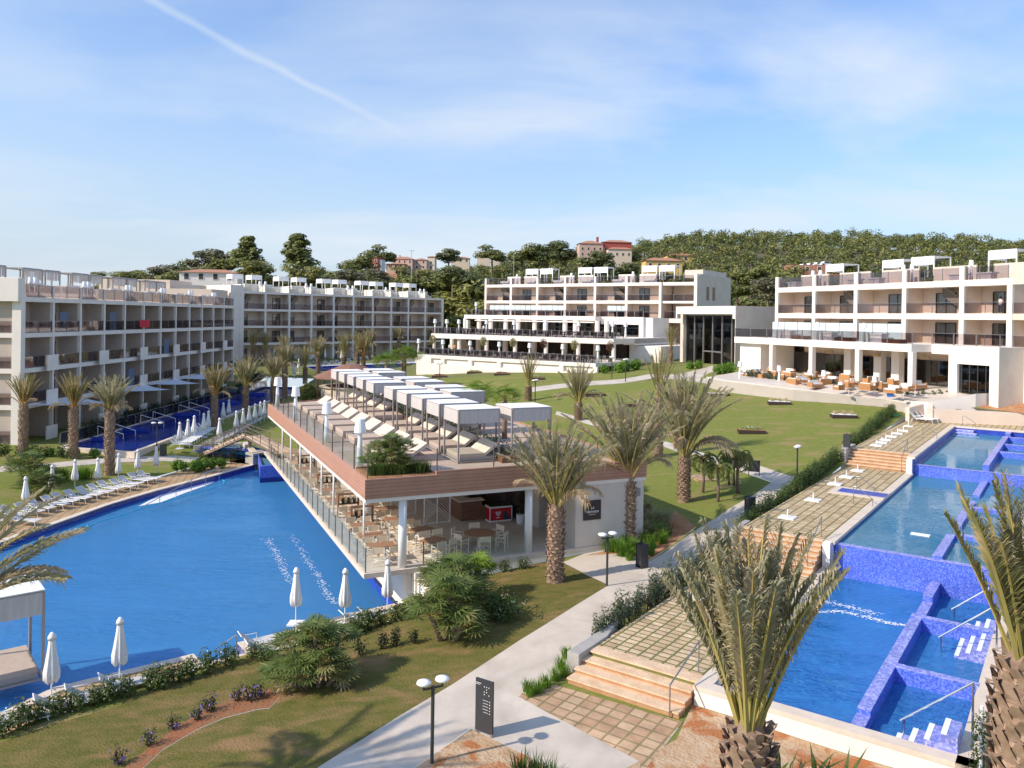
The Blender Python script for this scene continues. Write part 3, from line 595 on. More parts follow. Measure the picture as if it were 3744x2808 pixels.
# long walls of the spa cells: top follows the photographed steps
mb = MB(); cap = MB()
def wallbox(c0, c1, d0, d1, z0, z1, capz=True):
    pbox(mb, c0, c1, d0, d1, z0, z1)
    if capz: pbox(cap, c0-.01, c1+.01, d0-.01, d1+.01, z1, z1+.02)
wallbox(.45, 1.6, 4.42, 4.78, .4, 1.75); wallbox(1.6, 5.3, 4.42, 4.78, .4, 1.9); wallbox(5.3, 10.6, 4.42, 4.78, .4, 1.9); wallbox(11.6, 13.4, 4.42, 4.78, .4, 1.72); wallbox(13.4, 15.58, 4.42, 4.78, .4, 1.98)
wallbox(5.3, 5.62, 4.78, 7.15, .4, 1.92); wallbox(10.6, 10.92, 4.42, 7.15, .4, 1.95)
wallbox(15.97, 20.4, 4.42, 4.78, 1.8, 3.03); wallbox(22.4, 29.5, 4.42, 4.78, 1.8, 3.03); wallbox(31.5, 36.85, 4.42, 4.78, 1.8, 3.03); wallbox(20.4, 20.75, 4.78, 7.15, 1.8, 3.05); wallbox(27.5, 27.8, 4.78, 7.15, 1.8, 3.05)
wallbox(37.3, 44.6, 4.42, 4.78, 2.7, 4.0); wallbox(44.6, 54, 4.42, 4.78, 2.7, 4.0); wallbox(44.6, 44.95, 4.78, 7.15, 2.7, 3.95); wallbox(49.2, 49.5, 4.78, 7.15, 2.7, 3.95); wallbox(54, 54.3, 4.78, 7.15, 2.7, 3.95); wallbox(56, 57.8, 4.42, 4.78, 2.7, 4.0)
struct(mb.build('spa_divider', 'mosaic_lit')); struct(cap.build('spa_divider_cap', 'mosaic_cap'))
# inner faces (mosaic) and stone copings of the long sides
mb = MB()
for c0_, c1_, z0, z1 in ((.45, 15.9, .4, 1.78), (15.95, 37.2, 1.8, 2.93), (37.25, 57.8, 2.7, 3.98)):
    pbox(mb, c0_, c1_, .36, .45, z0, z1); pbox(mb, c0_, c1_, 7.15, 7.24, z0, z1)
pbox(mb, .36, .45, .36, 7.24, .4, 1.78); pbox(mb, 57.8, 57.9, .36, 7.24, 2.7, 3.98); pbox(mb, 15.6, 15.98, .36, .45, 1.7, 2.95); pbox(mb, 36.9, 37.3, .36, .45, 2.8, 4.0)
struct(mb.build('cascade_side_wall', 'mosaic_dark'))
mb = MB()
pbox(mb, 0, 15.0, 0, .47, 1.78, 1.92); pbox(mb, 0, .47, .47, 7.6, 1.78, 1.92); pbox(mb, 0, 15.5, 7.13, 7.6, 1.78, 1.92)
pbox(mb, 15.3, 36.3, 0, .47, 2.93, 3.07); pbox(mb, 15.5, 37, 7.13, 7.6, 2.93, 3.07); pbox(mb, 36.8, 58.3, 0, .47, 3.98, 4.12); pbox(mb, 57.75, 58.3, .47, 7.6, 3.98, 4.12); pbox(mb, 37, 57.75, 7.13, 7.6, 3.98, 4.12)
struct(mb.build('cascade_coping', 'coping'))
mb = MB()
pbox(mb, 0.02, 14.98, 0.02, .36, .5, 1.78); pbox(mb, 0.02, .36, .36, 7.58, .3, 1.78); pbox(mb, .36, 15.5, 7.24, 7.58, .3, 1.78); pbox(mb, 15.0, 36.8, .02, .36, 1, 2.93); pbox(mb, 15.5, 37, 7.24, 7.58, 1, 2.93); pbox(mb, 36.3, 36.8, .02, .36, 2.93, 3.98); pbox(mb, 36.8, 58.28, .02, .36, 2.5, 3.98); pbox(mb, 37, 58.28, 7.24, 7.58, 2, 3.98); pbox(mb, 57.9, 58.28, .36, 7.24, 2, 3.98)
pbox(mb, 14.9, 15.3, .02, .36, 1.9, 3.06)
struct(mb.build('cascade_outer_wall', 'white_render'))
# decks and the three flights of steps
mb = MB(); pbox(mb, .35, 14.2, -3.9, 0, 1.0, 1.9); pbox(mb, 15.5, 36.6, -3.9, 0, 2.0, 3.05); pbox(mb, 38.3, 62.5, -3.9, 0, 3.0, 4.1)
mb.prism([pw(58.3, 0), pw(62.5, 0), pw(62.0, 8.5), pw(58.3, 8.5)], 3.0, 4.1)
pbox(mb, .35, .36, -3.9, 0, 1, 1.5); struct(mb.build('sun_deck', 'paver_grid'))
st = MB(); rs_ = MB()
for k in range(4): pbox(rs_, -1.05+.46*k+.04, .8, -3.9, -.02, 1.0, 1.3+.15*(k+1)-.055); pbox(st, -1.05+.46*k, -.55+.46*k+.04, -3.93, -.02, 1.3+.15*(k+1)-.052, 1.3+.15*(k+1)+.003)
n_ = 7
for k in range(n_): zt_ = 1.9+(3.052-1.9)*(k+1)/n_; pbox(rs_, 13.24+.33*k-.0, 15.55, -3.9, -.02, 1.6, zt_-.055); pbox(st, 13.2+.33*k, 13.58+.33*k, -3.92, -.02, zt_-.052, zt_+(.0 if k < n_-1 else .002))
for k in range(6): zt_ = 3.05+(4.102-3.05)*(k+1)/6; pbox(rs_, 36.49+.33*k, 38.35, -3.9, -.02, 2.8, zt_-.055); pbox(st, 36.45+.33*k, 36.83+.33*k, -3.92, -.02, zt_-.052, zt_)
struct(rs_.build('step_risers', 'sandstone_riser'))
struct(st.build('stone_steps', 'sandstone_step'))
mb = MB()
for k in range(4):
    pbox(mb, -1.05+.46*k, -1.045+.46*k+.0, -3.9, -.02, 1.0, 1.3+.15*k)
    for j in range(7): pass
mb = MB(); mb.prism([pw(-.35, -4.35), pw(-.35, -3.9), pw(1.6, -3.9), pw(3.4, -4.35)], .9, 1.98); mb.prism([pw(14.6, -4.2), pw(14.6, -3.92), pw(16.6, -3.92), pw(16.6, -4.2)], 1.5, 3.1); mb.prism([pw(36.6, -4.25), pw(36.6, -3.92), pw(39.6, -3.92), pw(39.6, -4.6), pw(38.4, -4.6)], 2.8, 4.22)
struct(mb.build('stair_cheek_wall', 'concrete_grey'))
# white marks on the spa steps, steps down into the cells
mb = MB()
def wsteps(c0, c1, d0, dd, n, z0, dz, edge=.14):
    for k in range(n):
        a, b = (d0+dd*k, d0+dd*(k+1)); zt_ = z0-dz*k
        pbox(stp, c0, c1, min(a, b), max(a, b), zt_-1.2, zt_); e0, e1 = (b-edge, b) if dd > 0 else (b, b+edge); pbox(mb, c0, c1, e0, e1, zt_+.002, zt_+.012)
stp = MB()
wsteps(.47, 1.5, 7.13, -.40, 4, 2.35, .26); wsteps(8.7, 10.6, 7.13, -.34, 7, 1.85, .17); wsteps(11.0, 12.4, 7.13, -.34, 4, 1.85, .17)
for k in range(6): zt_ = 3.98-.17*k; dd_ = .5+.0*k; pbox(stp, 57.8-.75*(k+1), 57.8-.75*k, .45, 2.0+.28*k, 2.7, zt_-.1); pbox(mb, 57.8-.75*(k+1), 57.8-.75*(k+1)+.16, .45, 2.0+.28*k, zt_-.098, zt_-.088)
struct(stp.build('spa_steps', 'mosaic_cap')); struct(mb.build('step_edge_tiles', 'mosaic_step'))
# foot-rinse basin on deck C
mb = MB(); pbox(mb, 26.3, 28.6, -2.6, .46, 3.05, 3.09); struct(mb.build('rinse_basin_edge', 'coping')); mb = MB(); pbox(mb, 26.9, 28.1, -2.2, .44, 3.06, 3.1); struct(mb.build('rinse_basin', 'mosaic_dark'))
# retaining walls
def wallline(name, pts, w, m_, lab_, cat='wall', side=1):
    mb = MB(); ps = [Vector(p) for p in pts]
    for a, b in zip(ps, ps[1:]):
        d = (b.xy-a.xy).normalized(); n = Vector((-d.y, d.x))*w*side
        i = [mb._p(q) for q in ((a.x, a.y, a.z-2.5), (b.x, b.y, b.z-2.5), (b.x+n.x, b.y+n.y, b.z-2.5), (a.x+n.x, a.y+n.y, a.z-2.5), (a.x, a.y, a.z), (b.x, b.y, b.z), (b.x+n.x, b.y+n.y, b.z), (a.x+n.x, a.y+n.y, a.z))]
        for q in ((4, 5, 6, 7), (0, 1, 5, 4), (1, 2, 6, 5), (2, 3, 7, 6), (3, 0, 4, 7)): mb.f.append([i[k] for k in q]); mb.m.append(0)
    return tag(mb.build(name, m_), lab_, cat)
# ---------------------------------------------------------------- hotel wings
class Fr:
    def __init__(s, o, e): s.o = Vector(o[:2]); s.ex = Vector(e[:2]).normalized(); s.ey = Vector((-s.ex.y, s.ex.x)); s.rz = math.atan2(s.ex.y, s.ex.x)
    def w(s, x, y, z=0): p = s.o+s.ex*x+s.ey*y; return Vector((p.x, p.y, z))
    def fx(s, px, v=0):
        r = ray(px, 1170); k = r.x/r.y   # X = k Y
        b = s.o+s.ey*v
        return (k*b.y-b.x)/(s.ex.x-k*s.ex.y)
def inst(me, name, parent, loc=(0, 0, 0), rz=0, sc=(1, 1, 1)):
    kids = []
    if isinstance(me, tuple): me, kids = me
    o = bpy.data.objects.new(name, me); COL.objects.link(o); o.parent = parent; o.location = loc; o.rotation_euler = (0, 0, rz); o.scale = sc
    for kn, km in kids: k_ = bpy.data.objects.new(kn, km); COL.objects.link(k_); k_.parent = o
    return o
def door_mesh(w, h, curtain=1.0, leaves=2, frame='dark_frame', openc=.25):
    mb = MB(); mb.cur = 0; t = .07
    mb.box(0, t, 0, .1, 0, h); mb.box(w-t, w, 0, .1, 0, h); mb.box(t, w-t, 0, .1, h-t, h); mb.box(t, w-t, 0, .1, 0, t)
    for k in range(1, leaves): mb.box(w*k/leaves-t/2, w*k/leaves+t/2, .005, .095, t, h-t)
    mp_ = MB(); mp_.face([(t, .05, t), (w-t, .05, t), (w-t, .05, h-t), (t, .05, h-t)])
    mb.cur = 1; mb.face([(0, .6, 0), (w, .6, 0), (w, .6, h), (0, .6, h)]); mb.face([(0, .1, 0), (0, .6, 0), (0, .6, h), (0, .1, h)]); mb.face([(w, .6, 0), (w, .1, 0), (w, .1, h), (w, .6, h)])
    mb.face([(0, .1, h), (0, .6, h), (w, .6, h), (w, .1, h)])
    cl_ = []
    if curtain:
        for a, b in (((t, w*(.5-openc)), (w*(.5+openc), w-t)) if openc else ((t, w-t),)):
            mc_ = MB(); n = max(4, int((b-a)/.09)); pts = [(a+(b-a)*i/n, .22+.035*(i % 2)) for i in range(n+1)]
            for p, q in zip(pts, pts[1:]): mc_.face([(p[0], p[1], .03), (q[0], q[1], .03), (q[0], q[1], h-.05), (p[0], p[1], h-.05)])
            cl_.append(('curtain', mc_.mesh('curtain', 'curtain')))
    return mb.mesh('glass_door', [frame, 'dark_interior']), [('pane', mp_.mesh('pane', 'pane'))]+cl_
def rail_mesh(w, h=1.05, posts=2, glass='rail_glass', top=True):
    mb = MB(); mb.cur = 0
    for k in range(posts+1): x = .03+(w-.06)*k/posts; mb.box(x-.025, x+.025, -.03, .03, 0, h)
    if top: mb.box(0, w, -.02, .02, h-.03, h+.005)
    mg = MB()
    for k in range(posts):
        a = .06+(w-.06)*k/posts; b = (w-.06)*(k+1)/posts; mg.box(a, b, -.008, .008, .08, h-.04)
    return mb.mesh('balustrade', 'grey_metal'), [('glass_panel', mg.mesh('glass_panel', glass))]
def quadprism_stair(mb, x0, x1, y0, y1, z0, z1, n=9):
    for k in range(n):
        a = x0+(x1-x0)*k/n; b = x0+(x1-x0)*(k+1)/n; zt = z0+(z1-z0)*(k+1)/n
        mb.box(min(a, b), max(a, b), y0, y1, zt-.35, zt)
def hotel(name, label, fr, zg, cols, slabs, dep=2.2, bdep=13, colw=.28, slabt=.42, colout=.18, doorw=1.8, doorx=.38, stair_bays=(), walls='wall_beige', skip_rail=(), rail_posts=2, split_every=0, rail_h=1.1, topw=True, railglass='rail_glass', highwin=False, curt=.25, stdir=-1):
    t = thing(name, label, 'hotel building', (fr.o.x, fr.o.y, zg), fr.rz)
    zz = [s-zg for s in slabs]; x0, x1 = cols[0], cols[-1]; top = zz[0]
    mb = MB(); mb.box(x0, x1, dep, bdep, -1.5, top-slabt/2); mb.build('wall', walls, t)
    for k, z in enumerate(zz):
        mb = MB(); mb.box(x0-.1, x1+.1, 0, dep-.003, z-slabt/2, z+slabt/2)
        if k == 0: mb.box(x0-.1, x1+.1, dep-.003, bdep+.1, z-slabt/2+.002, z+slabt/2)
        mb.build('slab', 'white_render', t)
    for k, x in enumerate(cols):
        mb = MB(); zb = -1.2
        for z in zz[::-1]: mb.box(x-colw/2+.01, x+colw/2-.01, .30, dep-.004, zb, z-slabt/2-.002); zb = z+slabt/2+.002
        mb.build('partition', walls, t)
        mb = MB(); mb.box(x-colw/2, x+colw/2, -.02, .297, -1.2, top+slabt/2-.01); mb.build('fin_wall', 'white_render', t)
    fl = [z+slabt/2 for z in zz[1:]]+[0.0]; hts = [zz[i]-slabt/2-fl[i] for i in range(len(fl))]
    bay = cols[1]-cols[0]
    dm = door_mesh(doorw, 2.25, leaves=2, openc=curt); rms = {}
    for li, f in enumerate(fl):
        for bi in range(len(cols)-1):
            a, b = cols[bi]+colw/2, cols[bi+1]-colw/2; w = b-a
            dx = a+w*(doorx if bi % 2 == 0 else 1-doorx)-doorw/2
            if (li, bi) in skip_rail: continue
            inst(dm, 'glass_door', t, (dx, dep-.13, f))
            if li < len(fl)-0 and not (li == len(fl)-1 and zg > 0 and f == 0.0):
                key = round(w, 1)
                if key not in rms: rms[key] = rail_mesh(w, rail_h, rail_posts, railglass)
                inst(rms[key], 'balustrade', t, (a, .08, f))
            if li == 0 and bi in stair_bays:
                mb = MB(); h_ = hts[0]
                if stdir < 0: quadprism_stair(mb, a+.35, a+w*.52, dep-1.0, dep-.15, f, f+h_, 12)
                else: quadprism_stair(mb, b-.2, b-w*.5, dep-1.0, dep-.15, f, f+h_, 12)
                mb.build('stair', 'white_render', t)
                mb = MB(); xa, xb = (a+.35, a+w*.52) if stdir < 0 else (b-.2, b-w*.5)
                mb.face([(xa, dep-1.03, f+.9), (xb, dep-1.03, f+h_), (xb, dep-1.03, f+h_-.9), (xa, dep-1.03, f)]); mb.face([(xa, dep-1.05, f+.9), (xa, dep-1.05, f), (xb, dep-1.05, f+h_-.9), (xb, dep-1.05, f+h_)])
                mb.build('stair_panel', 'bronze_metal', t)
            if split_every and bi % split_every == 0 and li > 0:
                mb = MB(); mb.box(b-w*.42, b-.05, -.62, -.5, f-.35, f+1.15); mb.build('privacy_panel', 'white_render', t)
    return t, fl, zz
# rooftop furniture prototypes
def make_pergola(nm='roof_pergola', slat=True):
    t = thing(nm, '', 'pergola')
    mb = MB()
    for x in (0, 2.2):
        for y in (0, 2.2): mb.box(x-.05, x+.05, y-.05, y+.05, 0, 2.35)
    for y in (0, 2.2): mb.box(-.05, 2.25, y-.045, y+.045, 2.25, 2.35)
    for x in (0, 2.2): mb.box(x-.045, x+.045, .045, 2.155, 2.25, 2.35)
    mb.build('frame', 'white_paint' if not slat else 'grey_metal', t)
    mb = MB(); mb.box(.0, 2.2, .0, 2.2, 2.36, 2.39); mb.build('canopy', 'canopy_fabric', t)
    mb = MB()
    if slat:
        for k in range(12): x = .12+.17*k; mb.box(x, x+.09, -.07, -.05, 1.35, 2.25)
        for k in range(12): y = .12+.17*k; mb.box(2.25, 2.27, y, y+.09, 1.35, 2.25)
    else:
        mb.box(.06, 2.14, -.02, .02, 1.35, 2.24); mb.box(-.02, .02, .06, 2.14, 1.35, 2.24)
    mb.build('side_curtain', 'canopy_side' if slat else 'canopy_fabric', t)
    return t
PERG_S = Proto(make_pergola('roof_pergola', True)); PERG_W = Proto(make_pergola('roof_sunshade', False))
def make_floor_lamp(name='floor_lamp', h=1.9):
    t = thing(name, '', 'floor lamp'); k = h/2.0
    mb = MB(); mb.lathe([(.17*k, 0), (.13*k, .5*k), (.075*k, 1.45*k), (.07*k, 1.5*k)], 16); mb.build('base', 'lamp_white', t, True)
    mb = MB(); mb.lathe([(.25*k, 1.42*k), (.185*k, 1.98*k)], 20); mb.build('lamp_shade', 'lamp_white', t, False)
    return t
LAMP = Proto(make_floor_lamp())
def roof_unit(t, x, w, side, z):
    mb = MB(); a, b = (x+.2, x+w*.55) if side else (x+w*.4, x+w-.2)
    mb.box(a, b, 2.6, 3.0, z, z+1.55); mb.box(a, b, 3.0, 6.0, z, z+1.45); mb.build('roof_wall', 'white_render', t)
# ---- left wing
FL = Fr((-44.62, 73.1), (-.33, 56.2)); cols = [0, 4.75, 9.7, 14.6, 19.3, 24.1, 28.9, 33.5, 38.1, 42.7, 47.2, 51.6, 56.1]
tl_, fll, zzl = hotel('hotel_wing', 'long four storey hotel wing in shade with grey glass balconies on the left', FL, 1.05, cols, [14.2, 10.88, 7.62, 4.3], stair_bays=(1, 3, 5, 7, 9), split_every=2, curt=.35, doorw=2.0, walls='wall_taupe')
rm = rail_mesh(4.45, 1.2, 2)
for i in range(12):
    w = cols[i+1]-cols[i]; inst(rm, 'roof_balustrade', tl_, (cols[i]+.14, .1, zzl[0]+.21), sc=((w-.25)/4.45, 1, 1))
    mb = MB(); mb.box(cols[i]-.12, cols[i]+.12, 0, 2.4, zzl[0]+.2, zzl[0]+1.42); mb.build('roof_divider', 'white_render', tl_)
    roof_unit(tl_, cols[i], w, i % 2, zzl[0]+.2)
mb = MB(); mb.box(-.1, 56.2, 6.1, 6.4, zzl[0]+.2, zzl[0]+1.75); mb.box(-1.0, -.12, -.02, 13, zzl[0]-.2, zzl[0]+1.9); mb.build('parapet', 'white_render', tl_)
mb = MB(); mb.box(-.02, 56, .05, 6, zzl[0]+.205, zzl[0]+.23); mb.build('roof_terrace_floor', 'terrace_floor', tl_)
for i in range(0, 12):
    p = FL.w(cols[i]+(.6 if i % 2 else 1.4), 6.9, zzl[0]+1.05+.75+.15)
    if i < 10: PERG_S.put(p, FL.rz, f'slatted grey roof pergola on the left wing, {ORD[i]} from the near corner', 'pergolas on the left wing roof', (1.6 if i % 2 == 0 else 1.3, 1.1, 1.1))
for i in range(0, 12, 2):
    for k in (0, 1):
        LAMP.put(FL.w(cols[i]+3.1+k*.8+(0), 1.3, 14.41), 0, f'white floor lamp, {"near" if k==0 else "far"} one of the {ORD[i//2]} pair along the left wing roof rail', 'white lamps on the left wing roof', 1.05)
# end face of the left wing, turned to the viewer
FE = Fr((-52.0, 73.3), (7.0, 0)); te = thing('hotel_end_bay', 'beige end bay of the left hotel wing, cut by the picture edge', 'hotel building', (-52.0, 72.6, 1.05), 0)
mb = MB(); mb.box(-6, 4.9, 2.2, 12.9, -1, 13.0); mb.box(-6, 6.6, 2.0, 2.2, 13.36, 15.1); mb.build('wall', 'wall_beige', te)
for z in (13.15, 9.83, 6.57, 3.25):
    mb = MB(); mb.box(-6, 6.6, 0, 2.2, z-.21, z+.21); mb.build('slab', 'white_render', te)
mb = MB(); mb.box(6.6, 7.42, -.05, .5, -1.2, 15.1); mb.build('corner_pier', 'white_render', te)
mb = MB(); mb.box(-6, 6.6, 0.0, .25, 13.36, 15.1); mb.build('parapet', 'white_render', te)
dm = door_mesh(2.4, 2.3, openc=.2); rm = rail_mesh(6.4, 1.1, 4)
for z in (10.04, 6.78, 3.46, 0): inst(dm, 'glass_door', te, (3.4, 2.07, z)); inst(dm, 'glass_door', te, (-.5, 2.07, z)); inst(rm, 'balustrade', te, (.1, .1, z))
# ---- middle wing
FM = Fr((-50.6, 150.0), (34.2, 37.0)); cm_ = [FM.fx(s) for s in (882, 970.5, 1058, 1139, 1220, 1292, 1363, 1430, 1493, 1554.6, 1616)]
tm_, flm, zzm = hotel('hotel_wing', 'four storey white hotel wing facing the viewer behind the date palms', FM, 4.2, cm_, [17.2, 13.9, 10.7, 7.45], stair_bays=(0, 2, 4, 6, 8), walls='wall_beige', colw=.4, doorx=.3, doorw=1.7)
for i in range(10):
    w = cm_[i+1]-cm_[i]; rm = rail_mesh(w-.3, 1.15, 3, 'clear_glass'); inst(rm, 'roof_balustrade', tm_, (cm_[i]+.2, .1, zzm[0]+.21))
    mb = MB(); mb.box(cm_[i]-.18, cm_[i]+.18, 0, 3, zzm[0]+.2, zzm[0]+1.5); mb.build('roof_divider', 'white_render', tm_); roof_unit(tm_, cm_[i], w, i % 2, zzm[0]+.2)
    mb = MB(); mb.box(cm_[i]+.9, cm_[i]+2.9, 1.4, 2.3, zzm[0]+.22, zzm[0]+.7); mb.box(cm_[i]+.9, cm_[i]+2.9, 2.1, 2.35, zzm[0]+.7, zzm[0]+1.05); mb.build('roof_bench', 'cushion_light', tm_)
    PERG_W.put(FM.w(cm_[i]+(1.2 if i % 2 == 0 else .3)+.6, 7.0, 17.2+1.55), FM.rz, f'white roof sunshade on the middle wing, {ORD[i]} from its left end', 'sunshades on the middle wing roof', (1.0, 1, .9))
    if i % 2 == 0:
        for k in (0, 1): LAMP.put(FM.w(cm_[i]+w-.6+k*1.2, 1.2, 17.42), 0, f'white middle wing roof lamp, {"left" if k==0 else "right"} one of the {ORD[i//2]} pair from the left', 'white lamps on the middle wing roof', 1.1)
mb = MB(); mb.box(-2.6, 0.0, -.3, 12, -3, zzm[0]+1.3); mb.box(-5, -2.6, 5, 12, -3, zzm[0]+.4); mb.box(cm_[0]-.3, cm_[-1]+.1, 6.2, 6.5, zzm[0]+.2, zzm[0]+1.6); mb.build('stair_tower', 'white_render', tm_)
mb = MB(); mb.box(cm_[0]-.45, cm_[0]+.35, -.35, 2.2, -3.5, zzm[0]+.1); mb.build('corner_pier', 'white_render', tm_)
mb = MB(); mb.box(cm_[-1]+.2, cm_[-1]+.5, 0, 12, 6.4, zzm[0]+.2); mb.build('end_wall', 'white_render', tm_)
# connecting block between the two wings
tk = thing('roof_block', 'white stepped block joining the left and middle wings', 'hotel building', (-47.5, 134, 3.4), 0)
mb = MB(); mb.box(-14, -5.2, 6.0, 14, -2, 14.0); mb.box(-26, -13.4, 8, 18, -2, 15.6); mb.build('wall', 'wall_beige', tk)
mb = MB(); mb.box(-11.5, -8, 8, 11, 14.0, 14.7); mb.build('roof_machinery', 'grey_metal', tk)
# ---- centre wing, its two restaurant terraces in front
FC = Fr((-5.57, 164.0), (DV.x, DV.y)); cc_ = [FC.fx(s) for s in (1773.8, 1866, 1962.6, 2063.9, 2173.5, 2288.5, 2412)]
tc_, flc, zzc = hotel('hotel_wing', 'sunlit white hotel wing with a stepped restaurant front in the centre background', FC, 5.6, cc_, [19.57, 16.34, 13.2], stair_bays=(0, 2, 4), stdir=1, colw=.45, slabt=.55, doorw=2.0, walls='wall_beige', doorx=.62, topw=True)
for i in range(6):
    w = cc_[i+1]-cc_[i]; rm = rail_mesh(w-.3, 1.25, 4); inst(rm, 'roof_balustrade', tc_, (cc_[i]+.2, .15, zzc[0]+.27))
    mb = MB(); mb.box(cc_[i]-.2, cc_[i]+.2, -.02, 1, zzc[0]+.2, zzc[0]+1.55); mb.build('roof_divider', 'white_render', tc_)
    mb = MB(); a = cc_[i]+(1.0 if i % 2 else 3.2); mb.box(a, a+w*.5, 3.2, 3.5, zzc[0]+.2, zzc[0]+2.0); mb.build('roof_wall', 'white_render', tc_)
    for k in ((0, 1) if i % 2 else ()): PERG_W.put(FC.w(cc_[i]-1.5+k*3.6+(.9 if i == 5 else 0), 7.5, 19.57+1.2), FC.rz, f'white roof sunshade on the centre wing, {"left" if k==0 else "right"} one of the {ORD[i//2]} pair', 'sunshades on the centre wing roof', (1.35, 1.1, 1.1))
    if i % 2 == 1: LAMP.put(FC.w(cc_[i]+.8, 1.0, 19.85), 0, f'white floor lamp on the centre wing roof, {ORD[i//2]} from the left', 'lamps on the centre wing roof', 1.1)
    mb = MB(); mb.box(cc_[i]+w*.45, cc_[i]+w*.45+2.0, 1.2, 2.2, zzc[0]+.5, zzc[0]+1.0); mb.box(cc_[i]+w*.45+.3, cc_[i]+w*.45+1.6, 1.3, 2.1, zzc[0]+.27, zzc[0]+.5); mb.build('roof_hot_tub', 'white_paint', tc_)
xe = FC.fx(2548, 1.5); xf = FC.fx(2412)
mb = MB(); mb.box(xf+.3, xe, .3, 8, zzc[0]-.28, zzc[0]+.28); mb.box(xf+.3, xe, .3, 8, zzc[1]-.2, zzc[1]+.2); mb.box(xf+.3, xe, 1.0, 8, zzc[2]-.5, zzc[2]+.27); mb.build('bridge_slab', 'white_render', tc_)
mb = MB(); mb.box(xf+.3, xe, 5, 12, -2, zzc[0]-.3); mb.build('recessed_wall', 'wall_beige', tc_)
rm = rail_mesh(xe-xf-.5, 1.2, 3)
for z in (zzc[0]+.28, zzc[1]+.2, zzc[2]+.27): inst(rm, 'balustrade', tc_, (xf+.4, .45 if z != zzc[2]+.27 else 1.1, z))
mb = MB(); mb.box(xe, xe+.55, .0, 14, -2, zzc[0]+1.7); mb.build('end_wall', 'white_render', tc_)
xt = xe+.55; mb = MB(); mb.box(xt, xt+.02, 0, .02, 0, .02)
mb = MB(); mb.box(xt-.45, xt+.25, .45, 15.5, -2, zzc[0]+1.65); mb.box(xt-4, xt-.6, 4, 15.4, zzc[0]+1.2, zzc[0]+2.6); mb.build('stair_tower', 'wall_stone', tc_)
mb = MB()
for y in (3.6, 6.4): mb.box(xt+.24, xt+.27, y, y+1.3, zzc[1]+.4, zzc[1]+3.0-.2)
mb.build('slot_window', 'window_warm', tc_)
def tier(v0, sl, sr, z, th_, v1=0, fr=FC, base=5.6):
    a = fr.fx(sl, v0); b = fr.fx(sr, v0); mb = MB(); mb.box(a, b, v0, v1, z-th_/2-base, z+th_/2-base); return a, b, mb
a1, b1, mb = tier(-9, 1697, 2176, 13.25, .75, -.02); 
b1b = FC.fx(2352, -7); mb.box(b1, b1b, -7, -.02, 12.3-5.6, 13.6-5.6); mb.build('terrace_roof', 'white_render', tc_)
for q_ in ((b1b-.8, b1b-.01, -7.0, -6.2, 4.5, 6.9), (a1, a1+.9, -9, -8.2, 4.5, 7.0), (b1b, FC.fx(2420, -3), -6.5, -.1, -1, 7.9)): mb = MB(); mb.box(*q_); mb.build('end_pier', 'white_render', tc_)
mb = MB(); mb.box(a1+3, b1, -9.5, -9.0, 13.25-5.6-.75, 13.25-5.6-.55); mb.build('awning_edge', 'white_render', tc_)
a2, b2, mb = tier(-23, 1577, 2244, 9.78, .8, -.05); mb.box(b2, b1b+1.0, -16, -.05, 3.5, 4.55); mb.build('middle_terrace', 'white_render', tc_)
a3, b3, mb = tier(-30.5, 1527, 2180, 6.55, .55, -.1); mb.build('lower_terrace', 'white_render', tc_)
for z, v, a, b, n in ((13.63, -8.8, a1+.1, b1b, 22), (10.19, -22.8, a2+.1, b2, 26), (6.84, -30.3, a3+.1, b3, 26)):
    w_ = (b-a)/n; rm = rail_mesh(w_-.02, 1.1, 1)
    for k in range(n): 
        vv_ = v if not (z > 13 and a+w_*k > b1-.5) else -6.9
        inst(rm, 'balustrade', tc_, (a+w_*k, vv_, z-5.6))
mb = MB()
for s in (1868, 1930, 1990, 2050): pass
fgl = MB()
xa, xb = FC.fx(1790, -6), FC.fx(2060, -6)
n_ = 14
for k in range(n_):
    x = xa+(xb-xa)*k/n_; fgl.box(x+.05, x+(xb-xa)/n_-.05, -6.0, -5.95, 9.0, 9.95)
xa, xb = FC.fx(2220, -5), FC.fx(2288, -5)
for k in range(4):
    x = xa+(xb-xa)*k/4; fgl.box(x+.05, x+(xb-xa)/4-.05, -5.0, -4.95, 9.0, 9.95)
fgl.build('frosted_screen', 'frosted_glass', tc_)
mb = MB()
for zr, v0, sx, h0, h1, r_ in ((10.18, -9.2, (1697, 1747, 1790, 1845, 1890, 1951, 1990, 2062, 2100, 2180, 2215), 10.19-5.6, 12.88-5.6, .42), (6.84, -22.6, (1583, 1675, 1775, 1880, 1993, 2111, 2241), 6.83-5.6, 9.38-5.6, .32), (6.84, -17, (1651, 1746, 1844, 1949, 2061, 2178), 6.83-5.6, 9.38-5.6, .5)):
    for s in sx: x = FC.fx(s, v0); c = MB(); c.lathe([(r_, h0), (r_, h1)], 12, (x, v0+.4, 0)); c.build('column', 'white_render', tc_, False)
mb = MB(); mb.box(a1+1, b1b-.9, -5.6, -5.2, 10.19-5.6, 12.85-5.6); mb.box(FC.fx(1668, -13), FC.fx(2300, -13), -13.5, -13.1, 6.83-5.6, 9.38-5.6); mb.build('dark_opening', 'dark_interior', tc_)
mb = MB()
for k in range(20): x = a1+2+k*(b1b-a1-4)/19; mb.box(x-.05, x+.05, -5.66, -5.6, 4.6, 7.2)
mb.build('window_mullion', 'dark_metal', tc_)
mb = MB(); mb.box(a1+1.2, b1b-1, -5.7, -5.68, 4.6, 7.2); mb.build('window_pane', 'pane', tc_)
mb = MB(); x1_ = FC.fx(2305, -14); x2_ = FC.fx(2420, -14)
mb.box(x1_, x2_, -14.2, -.3, -1, 3.4); mb.build('side_wall', 'white_render', tc_)
